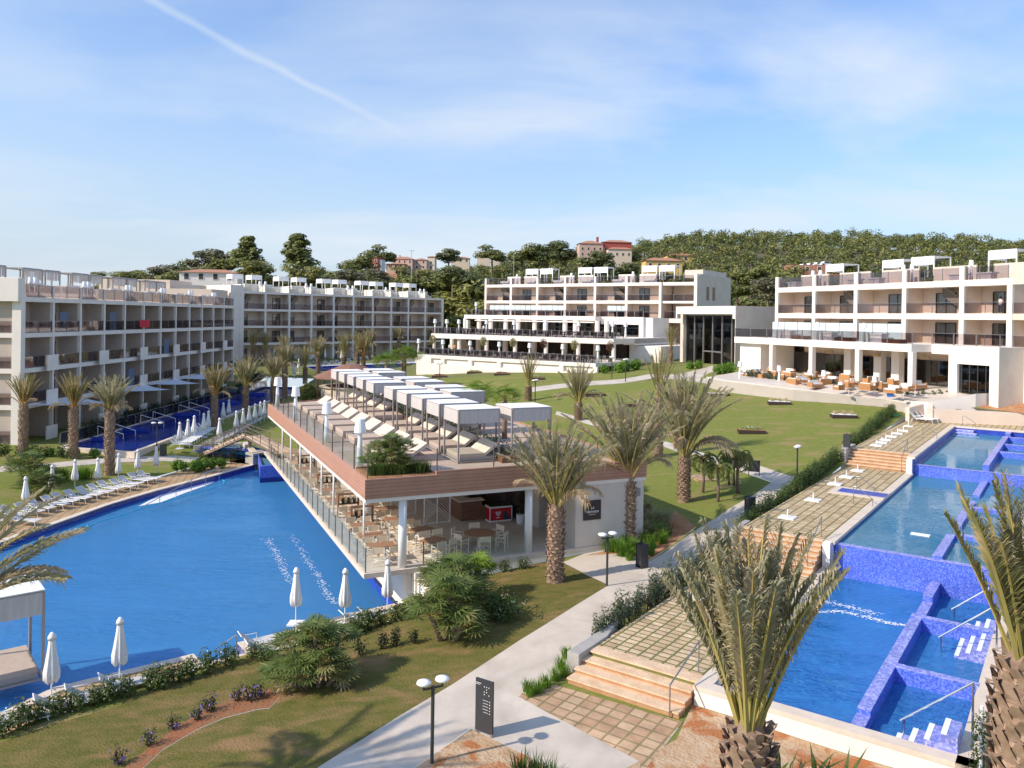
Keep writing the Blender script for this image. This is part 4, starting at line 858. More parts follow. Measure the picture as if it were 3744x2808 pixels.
# lawn-side base wall with its band of openings
mb = MB(); mb.box(a3, b3+.2, -30.6, -30.2, -2.2, -.15); mb.box(a3, b3, -30.2, -29.5, -2.2, .6)
n_ = 6
for k in range(n_+1): x = a3+(b3-a3)*k/n_; mb.box(x-.35, x+.35, -30.62, -30.15, -.15, .7)
mb.box(a3-.02, a3+3.2, -30.63, -29.4, -2, .69); mb.build('base_wall', 'white_render', tc_)
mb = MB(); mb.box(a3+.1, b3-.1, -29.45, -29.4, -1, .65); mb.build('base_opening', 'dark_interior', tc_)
TER = (a2, b2, a3, b3)
# ---- right wing
FG = Fr((35.5, 107.0), (12.3, -30.0)); cg_ = [FG.fx(s) for s in (2838.6, 2974, 3127, 3304, 3514.6, 3690)]
tg_, flg, zzg = hotel('hotel_wing', 'sunlit cream hotel wing with stairs on its balconies on the right', FG, 6.8, cg_, [17.4, 14.0, 10.8], dep=2.6, stair_bays=(1, 3), stdir=1, colw=.55, slabt=.62, curt=.1, doorw=2.5, doorx=.55, rail_posts=2, skip_rail=[(2, i) for i in range(5)], rail_h=1.15)
for i in range(5):
    w = cg_[i+1]-cg_[i]; rm = rail_mesh(w-.55, 1.35, 3, 'rail_glass', False); inst(rm, 'roof_balustrade', tg_, (cg_[i]+.28, .2, zzg[0]+.31))
    mb = MB(); mb.box(cg_[i]-.28, cg_[i]+.28, -.03, .5, zzg[0]+.2, zzg[0]+1.75); mb.build('roof_post', 'white_render', tg_)
    mb = MB(); mb.box(cg_[i]+1.2, cg_[i]+w*.9, 3.0, 3.2, zzg[0]+.3, zzg[0]+2.05); mb.build('roof_wall', 'wall_stone', tg_)
    mb = MB(); x = cg_[i]+(1.6 if i % 2 == 0 else w-1.6); mb.box(x-.9, x+.9, 1.0, 2.1, zzg[0]+.95, zzg[0]+1.1); mb.box(x-.75, x+.75, 1.1, 2.0, zzg[0]+.31, zzg[0]+.95); mb.build('roof_hot_tub', 'white_paint', tg_)
mb = MB(); mb.box(cg_[0], cg_[-1], .1, 6, zzg[0]+.31, zzg[0]+.33); mb.build('roof_terrace_floor', 'wood_deck', tg_)
for i, (s, v) in enumerate(((3018, 8), (3225, 8), (3330, 7), (3612, 6))): PERG_W.put(FG.w(FG.fx(s, v), v, 17.4+1.45), FG.rz, f'white roof sunshade on the right wing, {ORD[i]} from its left end', 'sunshades on the right wing roof', (1.4, 1.2, .95))
for i, s in enumerate((2970, 2997, 3300, 3332, 3548)): LAMP.put(FG.w(FG.fx(s, 1.0), 1.0, 17.72), 0, f'white floor lamp on the right wing roof, {ORD[i]} from its left end', 'lamps on the right wing roof', 1.1)
mb = MB(); mb.box(cg_[-1]+.28, cg_[-1]+3.4, -.03, .35, zzg[0]-.3, zzg[0]+1.75); mb.box(cg_[-1]+.1, cg_[-1]+.28, .5, 12, zzg[0]-.3, zzg[0]+1.7); mb.build('roof_end_wall', 'wall_stone', tg_)
mb = MB(); mb.box(cg_[-1]+.3, cg_[-1]+4, 2.7, 12, -1, zzg[0]-.31)
for z in zzg[1:]: mb.box(cg_[-1]+.3, cg_[-1]+4, .0, 2.7, z-.3, z+.3)
mb.build('side_bay', 'wall_beige', tg_)
rm = rail_mesh(3.2, 1.1, 2)
for z in zzg[1:]: inst(rm, 'balustrade', tg_, (cg_[-1]+.35, .1, z+.3))
v0 = -6.2; ga = FG.fx(2686, v0); gb = FG.fx(3334, v0)
mb = MB(); mb.box(ga, gb, v0, 0.0, 10.8-6.8-.45, 10.8-6.8+.32); gc = FG.fx(3480, -3.4); gd = FG.fx(3657, -3.4); mb.box(gb, gc, -3.4, 0, 3.4, 4.33); mb.box(gc, gd, -3.45, 0, 2.55, 4.31); mb.build('terrace_roof', 'white_render', tg_)
mb = MB(); mb.box(gc-.2, gc+.75, -3.5, -2.6, -1, 3.4); mb.box(gd-.9, gd, -3.5, -.1, -1.5, 2.56); mb.box(gd-.88, gd+4.5, -.1, 3, -2, 4.1); mb.build('pier', 'white_render', tg_)
mb = MB(); mb.box(gd, gd+.03, -3.48, 8, -2.5, 4.3); mb.build('side_wall', 'wall_stone', tg_)
mb = MB(); mb.box(gb, gd, .4, .6, -1, 3.5); mb.box(ga+6.0, gb, .1, .4, -1, 3.5); mb.build('ground_wall', 'wall_beige', tg_)
cs = [FG.fx(s, v0) for s in (2820, 2965, 3135, 3330)]
for x in cs: mb = MB(); mb.box(x-.28, x+.28, v0+.02, v0+.55, -1, 3.55); mb.build('column', 'white_render', tg_)
for s in (3100, 3210, 3275): x = FG.fx(s, -2.5); mb = MB(); mb.box(x-.5, x+.5, -2.5, -1.7, -1, 3.55); mb.build('column', 'white_render', tg_)
mb = MB(); mb.box(FG.fx(2708, v0+.7), FG.fx(2783, v0+.7), v0+.7, -.1, -1, 3.54); mb.build('corner_block', 'white_render', tg_)
for s0, s1 in ((2830, 2957), (2976, 3092), (3110, 3136), (3147, 3266), (3288, 3322), (3345, 3470)):
    xa, xb = FG.fx(s0, -.2), FG.fx(s1, -.2); mb = MB(); mb.cur = 0; mb.box(xa, xb, .0, .09, .0, 2.55); mb.cur = 1; mb.box(xa, xb, -.14, -.12, .0, 2.55); mb.cur = 2
    for k in range(4): x = xa+(xb-xa)*k/3; mb.box(x-.04, x+.04, -.17, -.11, 0, 2.55)
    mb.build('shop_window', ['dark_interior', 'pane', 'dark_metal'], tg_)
xa, xb = FG.fx(3492, -3.2), FG.fx(3640, -3.2); mb = MB(); mb.cur = 0; mb.box(xa, xb, -3.0, -2.9, -.2, 2.5); mb.cur = 1; mb.box(xa, xb, -3.2, -3.19, -.2, 2.5); mb.cur = 2
for k in range(6): x = xa+(xb-xa)*k/5; mb.box(x-.04, x+.04, -3.23, -3.17, -.2, 2.5)
mb.build('shop_window', ['dark_interior', 'pane', 'dark_metal'], tg_)
n_ = 9; w_ = (gb-ga)/n_; rm = rail_mesh(w_-.02, 1.15, 1)
for k in range(n_): inst(rm, 'balustrade', tg_, (ga+w_*k, v0+.15, 4.33))
w_ = (gd-gb)/3; rm = rail_mesh(w_-.02, 1.15, 1)
for k in range(3): inst(rm, 'balustrade', tg_, (gb+w_*k, -3.3, 4.34))
fgl = MB()
for s0, s1 in ((2824, 2966), (2972, 3120), (3140, 3300)):
    xa, xb = FG.fx(s0, -3.4), FG.fx(s1, -3.4)
    for k in range(3): x = xa+(xb-xa)*k/3; fgl.box(x+.05, x+(xb-xa)/3-.05, -3.4, -3.35, 4.35, 6.35)
fgl.build('frosted_screen', 'frosted_glass', tg_)
mb = MB()
for s in (2880, 3030, 3210): x = FG.fx(s, -4.6); mb.box(x-.9, x+.9, -5.0, -4.1, 4.33, 5.15); mb.box(x-1.0, x+1.0, -5.1, -4.0, 5.15, 5.3)
mb.build('hot_tub', 'white_paint', tg_)
mb = MB()
for s in (2930, 3090, 3270): x = FG.fx(s, -4.9); mb.box(x-1.1, x+1.1, -5.4, -4.3, 4.34, 4.75)
mb.build('wood_bench', 'wood_dark', tg_)
for i, s in enumerate((2842, 2990, 3161)): LAMP.put(FG.w(FG.fx(s, -5.7), -5.7, 11.13), 0, f'white floor lamp behind the glass rail of the right terrace, {ORD[i]} from the left', 'lamps on the right terrace', 1.1)
# ---- glass lobby between centre and right wings
tlb = thing('glass_lobby', 'tall glass entrance hall with white roof between two hotel wings', 'hotel building', (FG.o.x, FG.o.y, 6.2), FG.rz)
la, lb = FG.fx(2471, -2.5), FG.fx(2687, -2.5)
mb = MB(); mb.box(la, lb, -2.5, 6, 8.25-.3, 9.35-.25); mb.build('roof', 'white_render', tlb)
mb = MB(); mb.box(la, la+.35, -2.52, -2.0, 7.3, 7.95); mb.box(lb-.5, lb, -2.52, -2.0, 7.3, 7.95); mb.build('roof_bracket', 'white_render', tlb)
ga_, gb_ = FG.fx(2507, -1), FG.fx(2708, -1)
mb = MB(); mb.box(lb-.02, lb+.1, -2.45, 9.0, -1, 9.08); mb.box(ga_-1.1, ga_-.3, -1.2, -.3, -1, 7.95); mb.box(gb_, gb_+.6, -1.3, .5, -1, 7.95); mb.build('wall', 'wall_stone', tlb)
mb = MB(); mb.cur = 0; mb.box(ga_-.3, gb_, -.6, -.58, -.5, 7.95); mb.cur = 1; mb.box(ga_-.3, gb_, .5, .6, -.5, 7.95)
mb.cur = 2
for k in range(7): x = ga_-.3+(gb_-ga_+.3)*k/6; mb.box(x-.09, x+.09, -.75, -.5, -.5, 7.95)
mb.box(ga_+(gb_-ga_)*.33, ga_+(gb_-ga_)*.66, -.76, -.6, 2.3, 2.5); mb.box(ga_-.3, gb_, -.7, -.55, 7.7, 7.95)
mb.build('curtain_wall', ['lobby_glass', 'lobby_interior', 'grey_metal'], tlb)
mb = MB()
for k in (0.28, .62, .9): x = ga_+(gb_-ga_)*k; mb.box(x, x+.35, .1, .4, -.5, 7.9)
mb.build('inner_column', 'white_render', tlb)
# ---------------------------------------------------------------- poolside bar pavilion with roof terrace
FB = Fr(BO, BV); bar = thing('bar_pavilion', 'poolside bar with brown timber fascia and a daybed terrace on its roof', 'bar building', (BO.x, BO.y, 1.7), FB.rz)
mb = MB(); mb.box(-.0, 14.85, 0, 34.5, -.2, 0.0); mb.box(2.3, 14.8, .35, 34.3, -2.2, -.2); mb.build('floor_slab', 'floor_stone', bar)
mb = MB(); mb.box(-.02, 10.7, -.02, .18, -.22, .003); mb.box(-.02, .2, .18, 32.3, -.22, .003); mb.build('slab_edge', 'coping', bar)
mb = MB(); mb.prism([(0, 0), (0, 32.2), (4.6, 34.5), (14.8, 34.5), (14.8, 0)], 3.14, 3.37); mb.build('ceiling_beam', 'white_render', bar)
T0, T1 = 3.37, 4.2; FLZ = 4.12
outer = [(0, 0), (0, 32.2), (4.6, 34.5), (14.8, 34.5), (14.8, 0)]
mb = MB(); mb.prism([(.12, .12), (.12, 32.1), (4.6, 34.35), (14.7, 34.35), (14.7, .12)], 3.372, FLZ); mb.build('roof_deck', 'terrace_floor', bar)
fas = MB()
fas.box(-.03, .0, -.03, 32.2, T0-.05, T1); fas.box(0, .12, .0, 32.2, T0+.002, T1)
fas.box(.0, 14.83, -.03, .0, T0-.05, T1); fas.box(.12, 14.8, .0, .12, T0+.002, T1); fas.box(3.3, 12.0, -.029, .14, T1, T1+.16)
fas.box(14.8, 14.83, 0, 34.5, T0-.05, T1); fas.prism([(0, 32.2), (-.03, 32.22), (4.58, 34.55), (4.6, 34.5)], T0-.05, T1); fas.box(4.6, 14.8, 34.5, 34.53, T0-.05, T1)
fas.build('timber_fascia', 'wood_cladding', bar)
# wall block on the right, door recess and signs
mb = MB(); mb.box(10.7, 14.72, .06, 2.0, 0, 3.14); mb.box(12.0, 14.72, 2.0, 34.2, 0, 3.14); mb.box(10.7, 12.0, 4.2, 5.6, 0, 3.14); mb.box(5.5, 12, 16.5, 34, 0, 3.14); mb.build('wall', 'wall_stone', bar)
mb = MB(); mb.box(11.9, 11.99, 2.1, 4.1, 0, 2.6); mb.build('dark_door', 'black', bar)
mb = MB(); mb.box(14.0, 14.5, .02, .05, 2.35, 2.75)
for k in range(6): mb.box(14.0, 14.5, .0, .045, 2.37+.065*k, 2.40+.065*k)
mb.build('vent_grille', 'grey_metal', bar)
# columns
for (u, v, r) in ((.30, 1.82, .19), (.33, 8.22, .19), (9.0, 2.4, .23), (17, 2.4, .23), (25, 2.4, .23), (9.0, 8.2, .19)):
    mb = MB(); mb.lathe([(r, 0), (r, 3.14)], 20, (v, u, 0)); mb.build('column', 'white_paint', bar, True)
for u in (3.6, 10.7, 14.2, 17.8, 21.8, 25.9, 30):
    mb = MB(); mb.lathe([(.055, 0), (.055, 3.14)], 8, (.85, u, 0)); mb.build('slim_post', 'white_paint', bar, True)
# counter
mb = MB(); mb.box(7.25, 8.4, 7.05, 7.15, 0, 1.1); mb.box(7.25, 7.35, 7.15, 15.5, 0, 1.1); mb.box(8.4, 8.5, 7.05, 7.2, 0, 1.1); mb.build('bar_counter', 'wood_dark', bar)
mb = MB(); mb.box(7.05, 8.6, 6.9, 7.5, 1.1, 1.17); mb.box(7.05, 7.8, 7.5, 15.7, 1.1, 1.17); mb.build('counter_top', 'coping', bar)
mb = MB(); mb.box(9.9, 10.4, 7.0, 15, 0, 2.6); mb.box(10.4, 11.9, 5.95, 16.4, 0, 3.1); mb.build('back_bar', 'dark_interior', bar)
mb = MB(); mb.box(8.6, 9.7, 6.4, 6.9, 2.9, 3.1); mb.box(9.0, 11.5, 4.3, 5.4, 2.75, 3.13); mb.build('ceiling_drop', 'white_render', bar)
# glass rails: roof terrace and pool edge
ru = [.3, 2.9, 5.4, 7.9, 10.4, 12.95, 15.5, 17.8, 20.2, 22.9, 25.1, 27.8, 30.2, 32.0]
for a, b in zip(ru, ru[1:]):
    mb = MB(); mb.cur = 0; mb.box(.13, .18, a-.025, a+.025, T1-.1, T1+1.15); mb.cur = 1; mb.box(.15, .16, a+.05, b-.05, T1+.02, T1+1.1); mb.build('roof_balustrade', ['bronze_metal', 'clear_glass'], bar)
for k in range(4):
    a = 3.35+k*2.85; mb = MB(); mb.cur = 0; mb.box(a-.025, a+.025, .03, .08, T1, T1+1.2); mb.cur = 1; mb.box(a+.05, a+2.8, .05, .06, T1+.17, T1+1.15); mb.build('roof_balustrade', ['bronze_metal', 'clear_glass'], bar)
n_ = 20
for k in range(n_):
    a = .15+k*1.6; mb = MB(); mb.cur = 0; mb.box(.06, .11, a-.03, a+.03, 0, 1.12); mb.cur = 1; mb.box(.08, .09, a+.05, a+1.55, .04, 1.08); mb.build('pool_balustrade', ['grey_metal', 'clear_glass'], bar)
for k in range(3):
    a = .12+k*2.7; mb = MB(); mb.cur = 0; mb.box(a+2.67, a+2.72, .2, .25, 0, 1.1) if k < 1 else None; mb.cur = 1; mb.box(a+.05, a+2.6, .22, .23, .04, 1.05) if k > 0 else None
    if mb.v: mb.build('pool_balustrade', ['bronze_metal', 'clear_glass'], bar)
# retaining structure under the near corner
mb = MB(); mb.box(2.3, 2.75, -.2, .34, -1.75, -.21); mb.box(2.4, 2.75, -2.2, -.2, -1.75, -.75+.3); mb.box(2.75, 5.6, -2.2, -1.95, -1.75, -.75+.1); mb.box(1.95, 2.3, .35, 33, -2.3, -.21); mb.build('support_wall', 'white_render', bar)
mb = MB(); mb.face([(2.39, -1.0, -.9), (2.39, -.72, -.9), (2.39, -.72, -.55), (2.39, -1.0, -.55)]); mb.build('depth_plaque', 'tile_white', bar)
mb = MB(); mb.box(2.385, 2.388, -.92, -.80, -.78, -.66); mb.build('plaque_mark', 'blue_paint', bar)
# lattice screens with a herringbone of white slats
def lattice(u, v, w, rot):
    t = thing('slat_screen', '', 'screen'); mb = MB(); h = 2.75
    for x in (0, w/2, w): mb.box(x-.025, x+.025, -.025, .025, 0, h)
    for z in (0.05, h): mb.box(0, w, -.024, .024, z-.03, z+.03)
    mb.build('frame', 'white_paint', t); mb = MB()
    n = 15
    for k in range(n):
        z = .05+k*(h-.1)/n
        for s0, s1 in ((0, w/2), (w, w/2)):
            z2 = z+w/2
            x2 = s1
            if z2 > h: x2 = s0+(s1-s0)*(h-z)/(w/2); z2 = h
            mb.tube([(s0, 0, z), (x2, 0, z2)], .014, 4, False)
    mb.build('slat', 'white_paint', t); return t
sc1 = Proto(lattice(0, 0, 1.5, 0))
for i, (u, v, rz, lb) in enumerate(((7.1, 5.1, .0, 'white slatted herringbone screen beside the wooden bar counter'), (9.6, 3.9, .0, 'white slatted screen between the tables, behind the front round column'), (12.5, 4.4, .0, 'white slatted screen farther back among the pool side tables'))):
    sc1.put((*bw(u, v), 1.7), FB.rz+rz, lb, 'slatted screens in the bar')
# dark plaque with the name of the place
sg = thing('wall_plaque', 'dark square plaque with white lettering on the bar end wall', 'sign', (*bw(.03, 11.13), 3.06), FB.rz)
mb = MB(); mb.box(0, 1.0, -.04, .02, 0, .98); mb.build('panel', 'sign_brown', sg)
def text(name, s, size, parent, loc, m_, rot=(PI/2, 0, 0), align='CENTER'):
    cu = bpy.data.curves.new(name, 'FONT'); cu.body = s; cu.size = size; cu.align_x = align; cu.extrude = .004; cu.resolution_u = 2
    tmp = bpy.data.objects.new('tmp', cu); COL.objects.link(tmp); dg = bpy.context.evaluated_depsgraph_get(); me = bpy.data.meshes.new_from_object(tmp.evaluated_get(dg)); bpy.data.objects.remove(tmp)
    me.materials.clear(); me.materials.append(MATS[m_]); o = bpy.data.objects.new(name, me); COL.objects.link(o); o.parent = parent; o.location = loc; o.rotation_euler = rot; return o
text('lettering', 'LA', .17, sg, (.5, -.05, .55), 'lamp_white'); text('lettering', 'VERANDA', .16, sg, (.5, -.05, .36), 'lamp_white')
mb = MB(); mb.box(.3, .7, -.046, -.04, .27, .285); mb.build('underline', 'lamp_white', sg)
rd = thing('rattan_disc', 'round woven straw ornament with a dark centre hung on the bar entrance wall', 'wall ornament', (*bw(.02, 10.45), 1.7+.0), FB.rz)
rd.location = (*bw(2.2, 10.66), 3.55); mb = MB(); mb.T = Matrix.Rotation(-PI/2, 4, 'Y'); mb.lathe([(.0, .06), (.18, .05), (.62, .0)], 24); o = mb.build('disc', 'rattan', rd, True)
mb = MB(); mb.T = Matrix.Rotation(-PI/2, 4, 'Y'); mb.lathe([(.0, .09), (.14, .075), (.16, .04)], 16); mb.build('centre', 'sign_brown', rd)
# ice cream chest freezer
fz = thing('ice_cream_freezer', 'red ice cream chest freezer with sliding glass top beside the bar counter', 'freezer', (*bw(6.2, 8.65), 1.7), FB.rz)
mb = MB(); mb.box(0, 1.35, 0, .68, .08, .78); mb.build('body', 'red_paint', fz)
mb = MB(); mb.box(-.02, 1.37, -.02, .7, .78, .86); mb.box(0, 1.35, 0.02, .66, .0, .08); mb.box(-.02, .03, -.015, .0, .08, .78); mb.box(1.32, 1.37, -.015, 0, .08, .78); mb.build('trim', 'white_plastic', fz)
mb = MB(); mb.box(.06, 1.29, .04, .62, .86, .89); mb.build('glass_lid', 'pane', fz)
mb = MB()
for cx_ in (-.5, .5): mb.lathe([(.0, 0), (.13, 0)], 14, (.45+cx_*.18, 0, 0)) if False else None
hp = [(.16*math.sin(t_)**3, .13*math.cos(t_)-.05*math.cos(2*t_)-.02*math.cos(3*t_)) for t_ in [2*PI*i/28 for i in range(28)]]
mb.face([(.5+x, -.012, .47+z) for x, z in hp]); mb.build('heart_emblem', 'lamp_white', fz)
mb = MB(); mb.face([(.5+x*.62, -.016, .48+z*.62) for x, z in hp]); mb.build('heart_emblem_inner', 'red_paint', fz)
mb = MB(); mb.face([(.5+x*.3, -.02, .485+z*.3) for x, z in hp]); mb.box(.38, .62, -.014, -.012, .22, .26); mb.build('emblem_mark', 'lamp_white', fz)
mb = MB(); pr = [(.78+.5*t_+.0, .12+.5*abs(math.sin(3.0*t_+.6))) for t_ in [i/10 for i in range(11)]]; mb.face([(.80, -.011, .10), (1.30, -.011, .10)]+[(x, -.011, z) for x, z in pr[::-1] if .8 < x < 1.3]); mb.build('printed_picture', 'navy_print', fz)
# ---------------------------------------------------------------- bar furniture prototypes
def make_chair():
    t = thing('director_chair', '', 'chair')
    for s in (-1, 1):
        x = s*.26
        mb = MB(); mb.box(x-.015, x+.015, -.25, -.22, 0, .64); mb.build('leg', 'cream_paint', t)
        mb = MB(); mb.box(x-.015, x+.015, .22, .25, 0, .90); mb.build('leg', 'cream_paint', t)
        mb = MB(); mb.box(x-.02, x+.02, -.25, .25, .62, .65); mb.build('armrest', 'cream_paint', t)
    mb = MB(); mb.box(-.25, .25, -.24, .24, .425, .45); mb.build('seat', 'chair_canvas', t)
    mb = MB(); mb.box(-.26, .26, .225, .24, .62, .90); mb.build('backrest', 'chair_canvas', t)
    mb = MB(); mb.tube([(-.25, -.22, .05), (.25, -.22, .4)], .012, 4); mb.tube([(.25, -.2, .05), (-.25, -.2, .4)], .012, 4); mb.box(-.26, .26, .2, .22, .12, .14); mb.build('crossbar', 'cream_paint', t)
    return t
def make_table(w=1.2, d=.8):
    t = thing('bar_table', '', 'table')
    mb = MB(); mb.box(-w/2, w/2, -d/2, d/2, .71, .745); mb.build('tabletop', 'wood_table', t)
    mb = MB(); mb.lathe([(.05, .02), (.05, .71)], 10); mb.build('pedestal', 'cream_paint', t, True)
    mb = MB(); mb.box(-.3, .3, -.22, .22, 0, .025); mb.box(-.25, .25, -.2, .2, .69, .71); mb.build('foot', 'cream_paint', t)
    return t
CH = Proto(make_chair()); TB = Proto(make_table())
rt = thing('round_table', 'round brown table with six canvas chairs near the freezer', 'table'); mb = MB(); mb.lathe([(0, .71), (.80, .71), (.80, .745), (0, .745)], 28); mb.build('tabletop', 'wood_table', rt); mb = MB(); mb.lathe([(.3, 0), (.3, .03), (.06, .04), (.06, .71)], 12); mb.build('pedestal', 'cream_paint', rt)
rt.location = (*bw(1.95, 6.3), 1.7); KIDS[rt.name] = []
for k in range(6):
    a = k*PI/3+.35; v = 6.3+1.18*math.cos(a); u = 1.95+1.18*math.sin(a)*.95
    CH.put((*bw(u, v), 1.7), FB.rz+a-PI/2, f'canvas chair at the round table, {ORD[k]} counterclockwise from the right side', 'canvas chairs at the round table')
rows = [(1.7, 1.25, 0), (3.6, 1.2, 0), (5.6, 1.3, 0), (8.1, 1.5, 0), (11.8, 1.3, 0), (14.6, 1.4, 0), (18.4, 1.3, 0), (21.8, 1.3, 0), (25.0, 1.3, 0), (28.5, 1.3, 0), (1.6, 3.7, .5), (3.7, 3.8, .25), (6.2, 3.2, .1), (8.6, 3.4, .1), (11.6, 3.4, 0), (14.8, 3.4, 0)]
for i, (u, v, r_) in enumerate(rows):
    nm_ = f'brown topped bar table, {ORD[i] if i<10 else ORD[i-10]} from the near corner in the {"pool side" if i<10 else "inner"} row'
    TB.put((*bw(u, v), 1.7), FB.rz+r_, nm_, 'bar tables')
    for j, (dx, dy, a) in enumerate(((.38, .78, 0), (-.38, .80, .1), (.34, -.80, PI), (-.36, -.76, PI-.15))):
        if i in (4, 9) and j == 1: continue
        ca, sa = math.cos(r_), math.sin(r_); vx, uy = v+dx*ca-dy*sa, u+dx*sa+dy*ca
        CH.put((*bw(uy, vx), 1.7), FB.rz+r_+a+random.uniform(-.15, .15), f'canvas chair at the {ORD[i] if i<10 else ORD[i-10]} {"pool side" if i<10 else "inner"} bar table, {"far" if j<2 else "near"} {"right" if j%2==0 else "left"} seat', 'canvas chairs at the bar tables')
# timber plant shelves with small pots between the pool side tables
def make_shelf():
    t = thing('plant_shelf', '', 'shelf'); mb = MB()
    for x in (0, 1.15): mb.box(x, x+.05, 0, .3, 0, 1.35)
    for z in (.75, 1.3): mb.box(.05, 1.15, 0, .3, z, z+.05)
    mb.build('frame', 'wood_dark', t); return t
SH = Proto(make_shelf())
def make_pot(r=.09, h=.16, m_='pot_black', leaf='shrub_leaf', ph=.2, n=50):
    t = thing('potted_plant', '', 'potted plant'); mb = MB(); mb.lathe([(r*.8, 0), (r, h)], 10); mb.build('pot', m_, t)
    mb = MB(); leafball(mb, (0, 0, h+ph*.4), (r*1.2, r*1.2, ph*.6), n, .05); mb.build('foliage', leaf, t); return t
def leafball(mb, c, rad, n, s, up=0.0, shell=.35, rnd=random):
    for _ in range(n):
        while True:
            x, y, z = rnd.uniform(-1, 1), rnd.uniform(-1, 1), rnd.uniform(-1, 1); q = x*x+y*y+z*z
            if shell*shell < q <= 1: break
        p = Vector((c[0]+x*rad[0], c[1]+y*rad[1], c[2]+z*rad[2]))
        n_ = Vector((x+rnd.uniform(-.7, .7), y+rnd.uniform(-.7, .7), z+up+rnd.uniform(-.5, .9))).normalized()
        a = n_.orthogonal().normalized(); b = n_.cross(a); an = rnd.uniform(0, 6.28); a, b = a*math.cos(an)+b*math.sin(an), b*math.cos(an)-a*math.sin(an)
        k = s*rnd.uniform(.6, 1.4); mb.face([p-a*k, p-b*k*.45, p+a*k, p+b*k*.45])
PT = Proto(make_pot())
for i, u in enumerate((6.9, 10.1, 16.2, 23.5)):
    SH.put((*bw(u, 1.0), 1.7), FB.rz, f'brown timber plant shelf between pool side tables, {ORD[i]} from the near corner', 'plant shelves')
    for k in range(3 if i else 2): PT.put((*bw(u+.15, 1.3+.32*k), 2.5), k, f'small black potted plant on the {ORD[i]} timber shelf, {ORD[k]} from the pool', 'small potted plants')
bp_ = make_pot(.24, .5, 'white_plastic', 'shrub_dark', 1.3, 160); tag(bp_, 'tall dark plant in white tub beside the red freezer', 'potted plant'); bp_.location = (*bw(5.5, 10.2), 1.7)
fr_ = thing('fire_extinguisher_post', '', ''); bpy.data.objects.remove(fr_)
# ---------------------------------------------------------------- roof terrace furniture
TZ = 1.7+FLZ
def make_daybed(w=2.1, l=2.35, head=True):
    t = thing('daybed', '', 'daybed'); mb = MB(); mb.box(0, l, 0, w, .12, .30); mb.box(.1, l-.1, .1, w-.1, 0, .12); mb.build('base', 'daybed_frame', t)
    mb = MB(); mb.box(0, l*.68 if head else l, 0, w, .30, .46); mb.build('mattress', 'cushion', t)
    if head:
        for k in range(2):
            mb = MB(); y0, y1 = (0, w/2-.01) if k == 0 else (w/2+.01, w); a = l*.68
            pts = [(a, .30), (a, .46), (l, .95), (l+.08, .80)]
            i = [mb._p((x, y, z)) for y in (y0, y1) for x, z in pts]
            for q in ((0, 1, 2, 3), (7, 6, 5, 4), (1, 5, 6, 2), (0, 4, 5, 1), (2, 6, 7, 3), (0, 3, 7, 4)): mb.f.append([i[z] for z in q]); mb.m.append(0)
            mb.build('headrest', 'cushion_light', t)
    return t
def make_cabana(head=True):
    t = make_daybed(1.95, 2.0, head); t.name = 'canopy_daybed'; t['category'] = 'canopy daybed'
    for x in (-.1, 2.12):
        for y in (-.06, 2.02): mb = MB(); mb.box(x-.04, x+.04, y-.04, y+.04, 0, 2.62); mb.build('post', 'daybed_frame', t)
    mb = MB()
    for y in (-.06, 2.02): mb.box(-.1, 2.12, y-.035, y+.035, 2.62, 2.70); mb.box(-.06, 2.08, y-.03, y+.03, .05, .11)
    for x in (-.1, 2.12): mb.box(x-.035, x+.035, -.02, 1.98, 2.62, 2.70); mb.box(x-.03, x+.03, -.02, 1.98, .05, .11)
    mb.build('frame', 'daybed_frame', t)
    mb = MB(); mb.box(-.13, 2.15, -.09, 2.05, 2.702, 2.73); mb.build('canopy', 'canopy_fabric', t)
    mb = MB()
    def drape(p, q, m=22, z0=2.02):
        for k in range(m):
            a = k/m; b = (k+1)/m; oa = .025*(k % 2); ob = .025*((k+1) % 2); dx, dy = q[0]-p[0], q[1]-p[1]; L_ = math.hypot(dx, dy); nx, ny = -dy/L_, dx/L_
            zl = z0-.03*random.random()
            mb.face([(p[0]+dx*a+nx*oa, p[1]+dy*a+ny*oa, zl), (p[0]+dx*b+nx*ob, p[1]+dy*b+ny*ob, zl), (p[0]+dx*b, p[1]+dy*b, 2.66), (p[0]+dx*a, p[1]+dy*a, 2.66)])
    drape((-.06, -.11), (2.08, -.11)); drape((2.08, 2.07), (-.06, 2.07)); drape((-.15, 1.98), (-.15, -.02)); mb.build('side_curtain', 'canopy_side', t)
    return t
DB = Proto(make_daybed()); CBH = Proto(make_cabana(True)); CBF = Proto(make_cabana(False))
for i in range(9):
    DB.put((*bw(27.3-2.93*i-.1, 1.75), TZ), FB.rz, f'open taupe double daybed on the bar roof, {ORD[i]} from the far end', 'open daybeds along the roof rail')
ua = [2.6, 5.5, 8.4, 11.4, 14.4, 19.2, 22.2, 25.2, 28.3, 31.3]
for i, u in enumerate(ua):
    (CBF if i in (5,) else CBH).put((*bw(u+.06, 5.45), TZ), FB.rz, f'white canopied daybed in the middle row on the bar roof, {ORD[i]} from the viewer', 'canopied daybeds, middle row')
for i, u in enumerate([2.5, 11.6, 14.7, 19.2, 22.4, 28.8, 31.9]):
    CBH.put((*bw(u+.06, 8.35), TZ), FB.rz, f'white canopied daybed in the far row on the bar roof, {ORD[i]} from the viewer', 'canopied daybeds, far row')
for i, (u, v) in enumerate(((30.6, .5), (21.9, .5), (11.4, .55), (3.4, .55), (17.6, 11.9))):
    LAMP.put((*bw(u, v), TZ), 0, ['white lamp at the far end of the roof rail by the pool', 'white lamp by the rail near the third daybed', 'white lamp in the middle of the roof rail', 'white lamp nearest the roof planter corner', 'white lamp standing beyond the far row of canopies'][i], 'lamps along the roof terrace rail', 1.25)
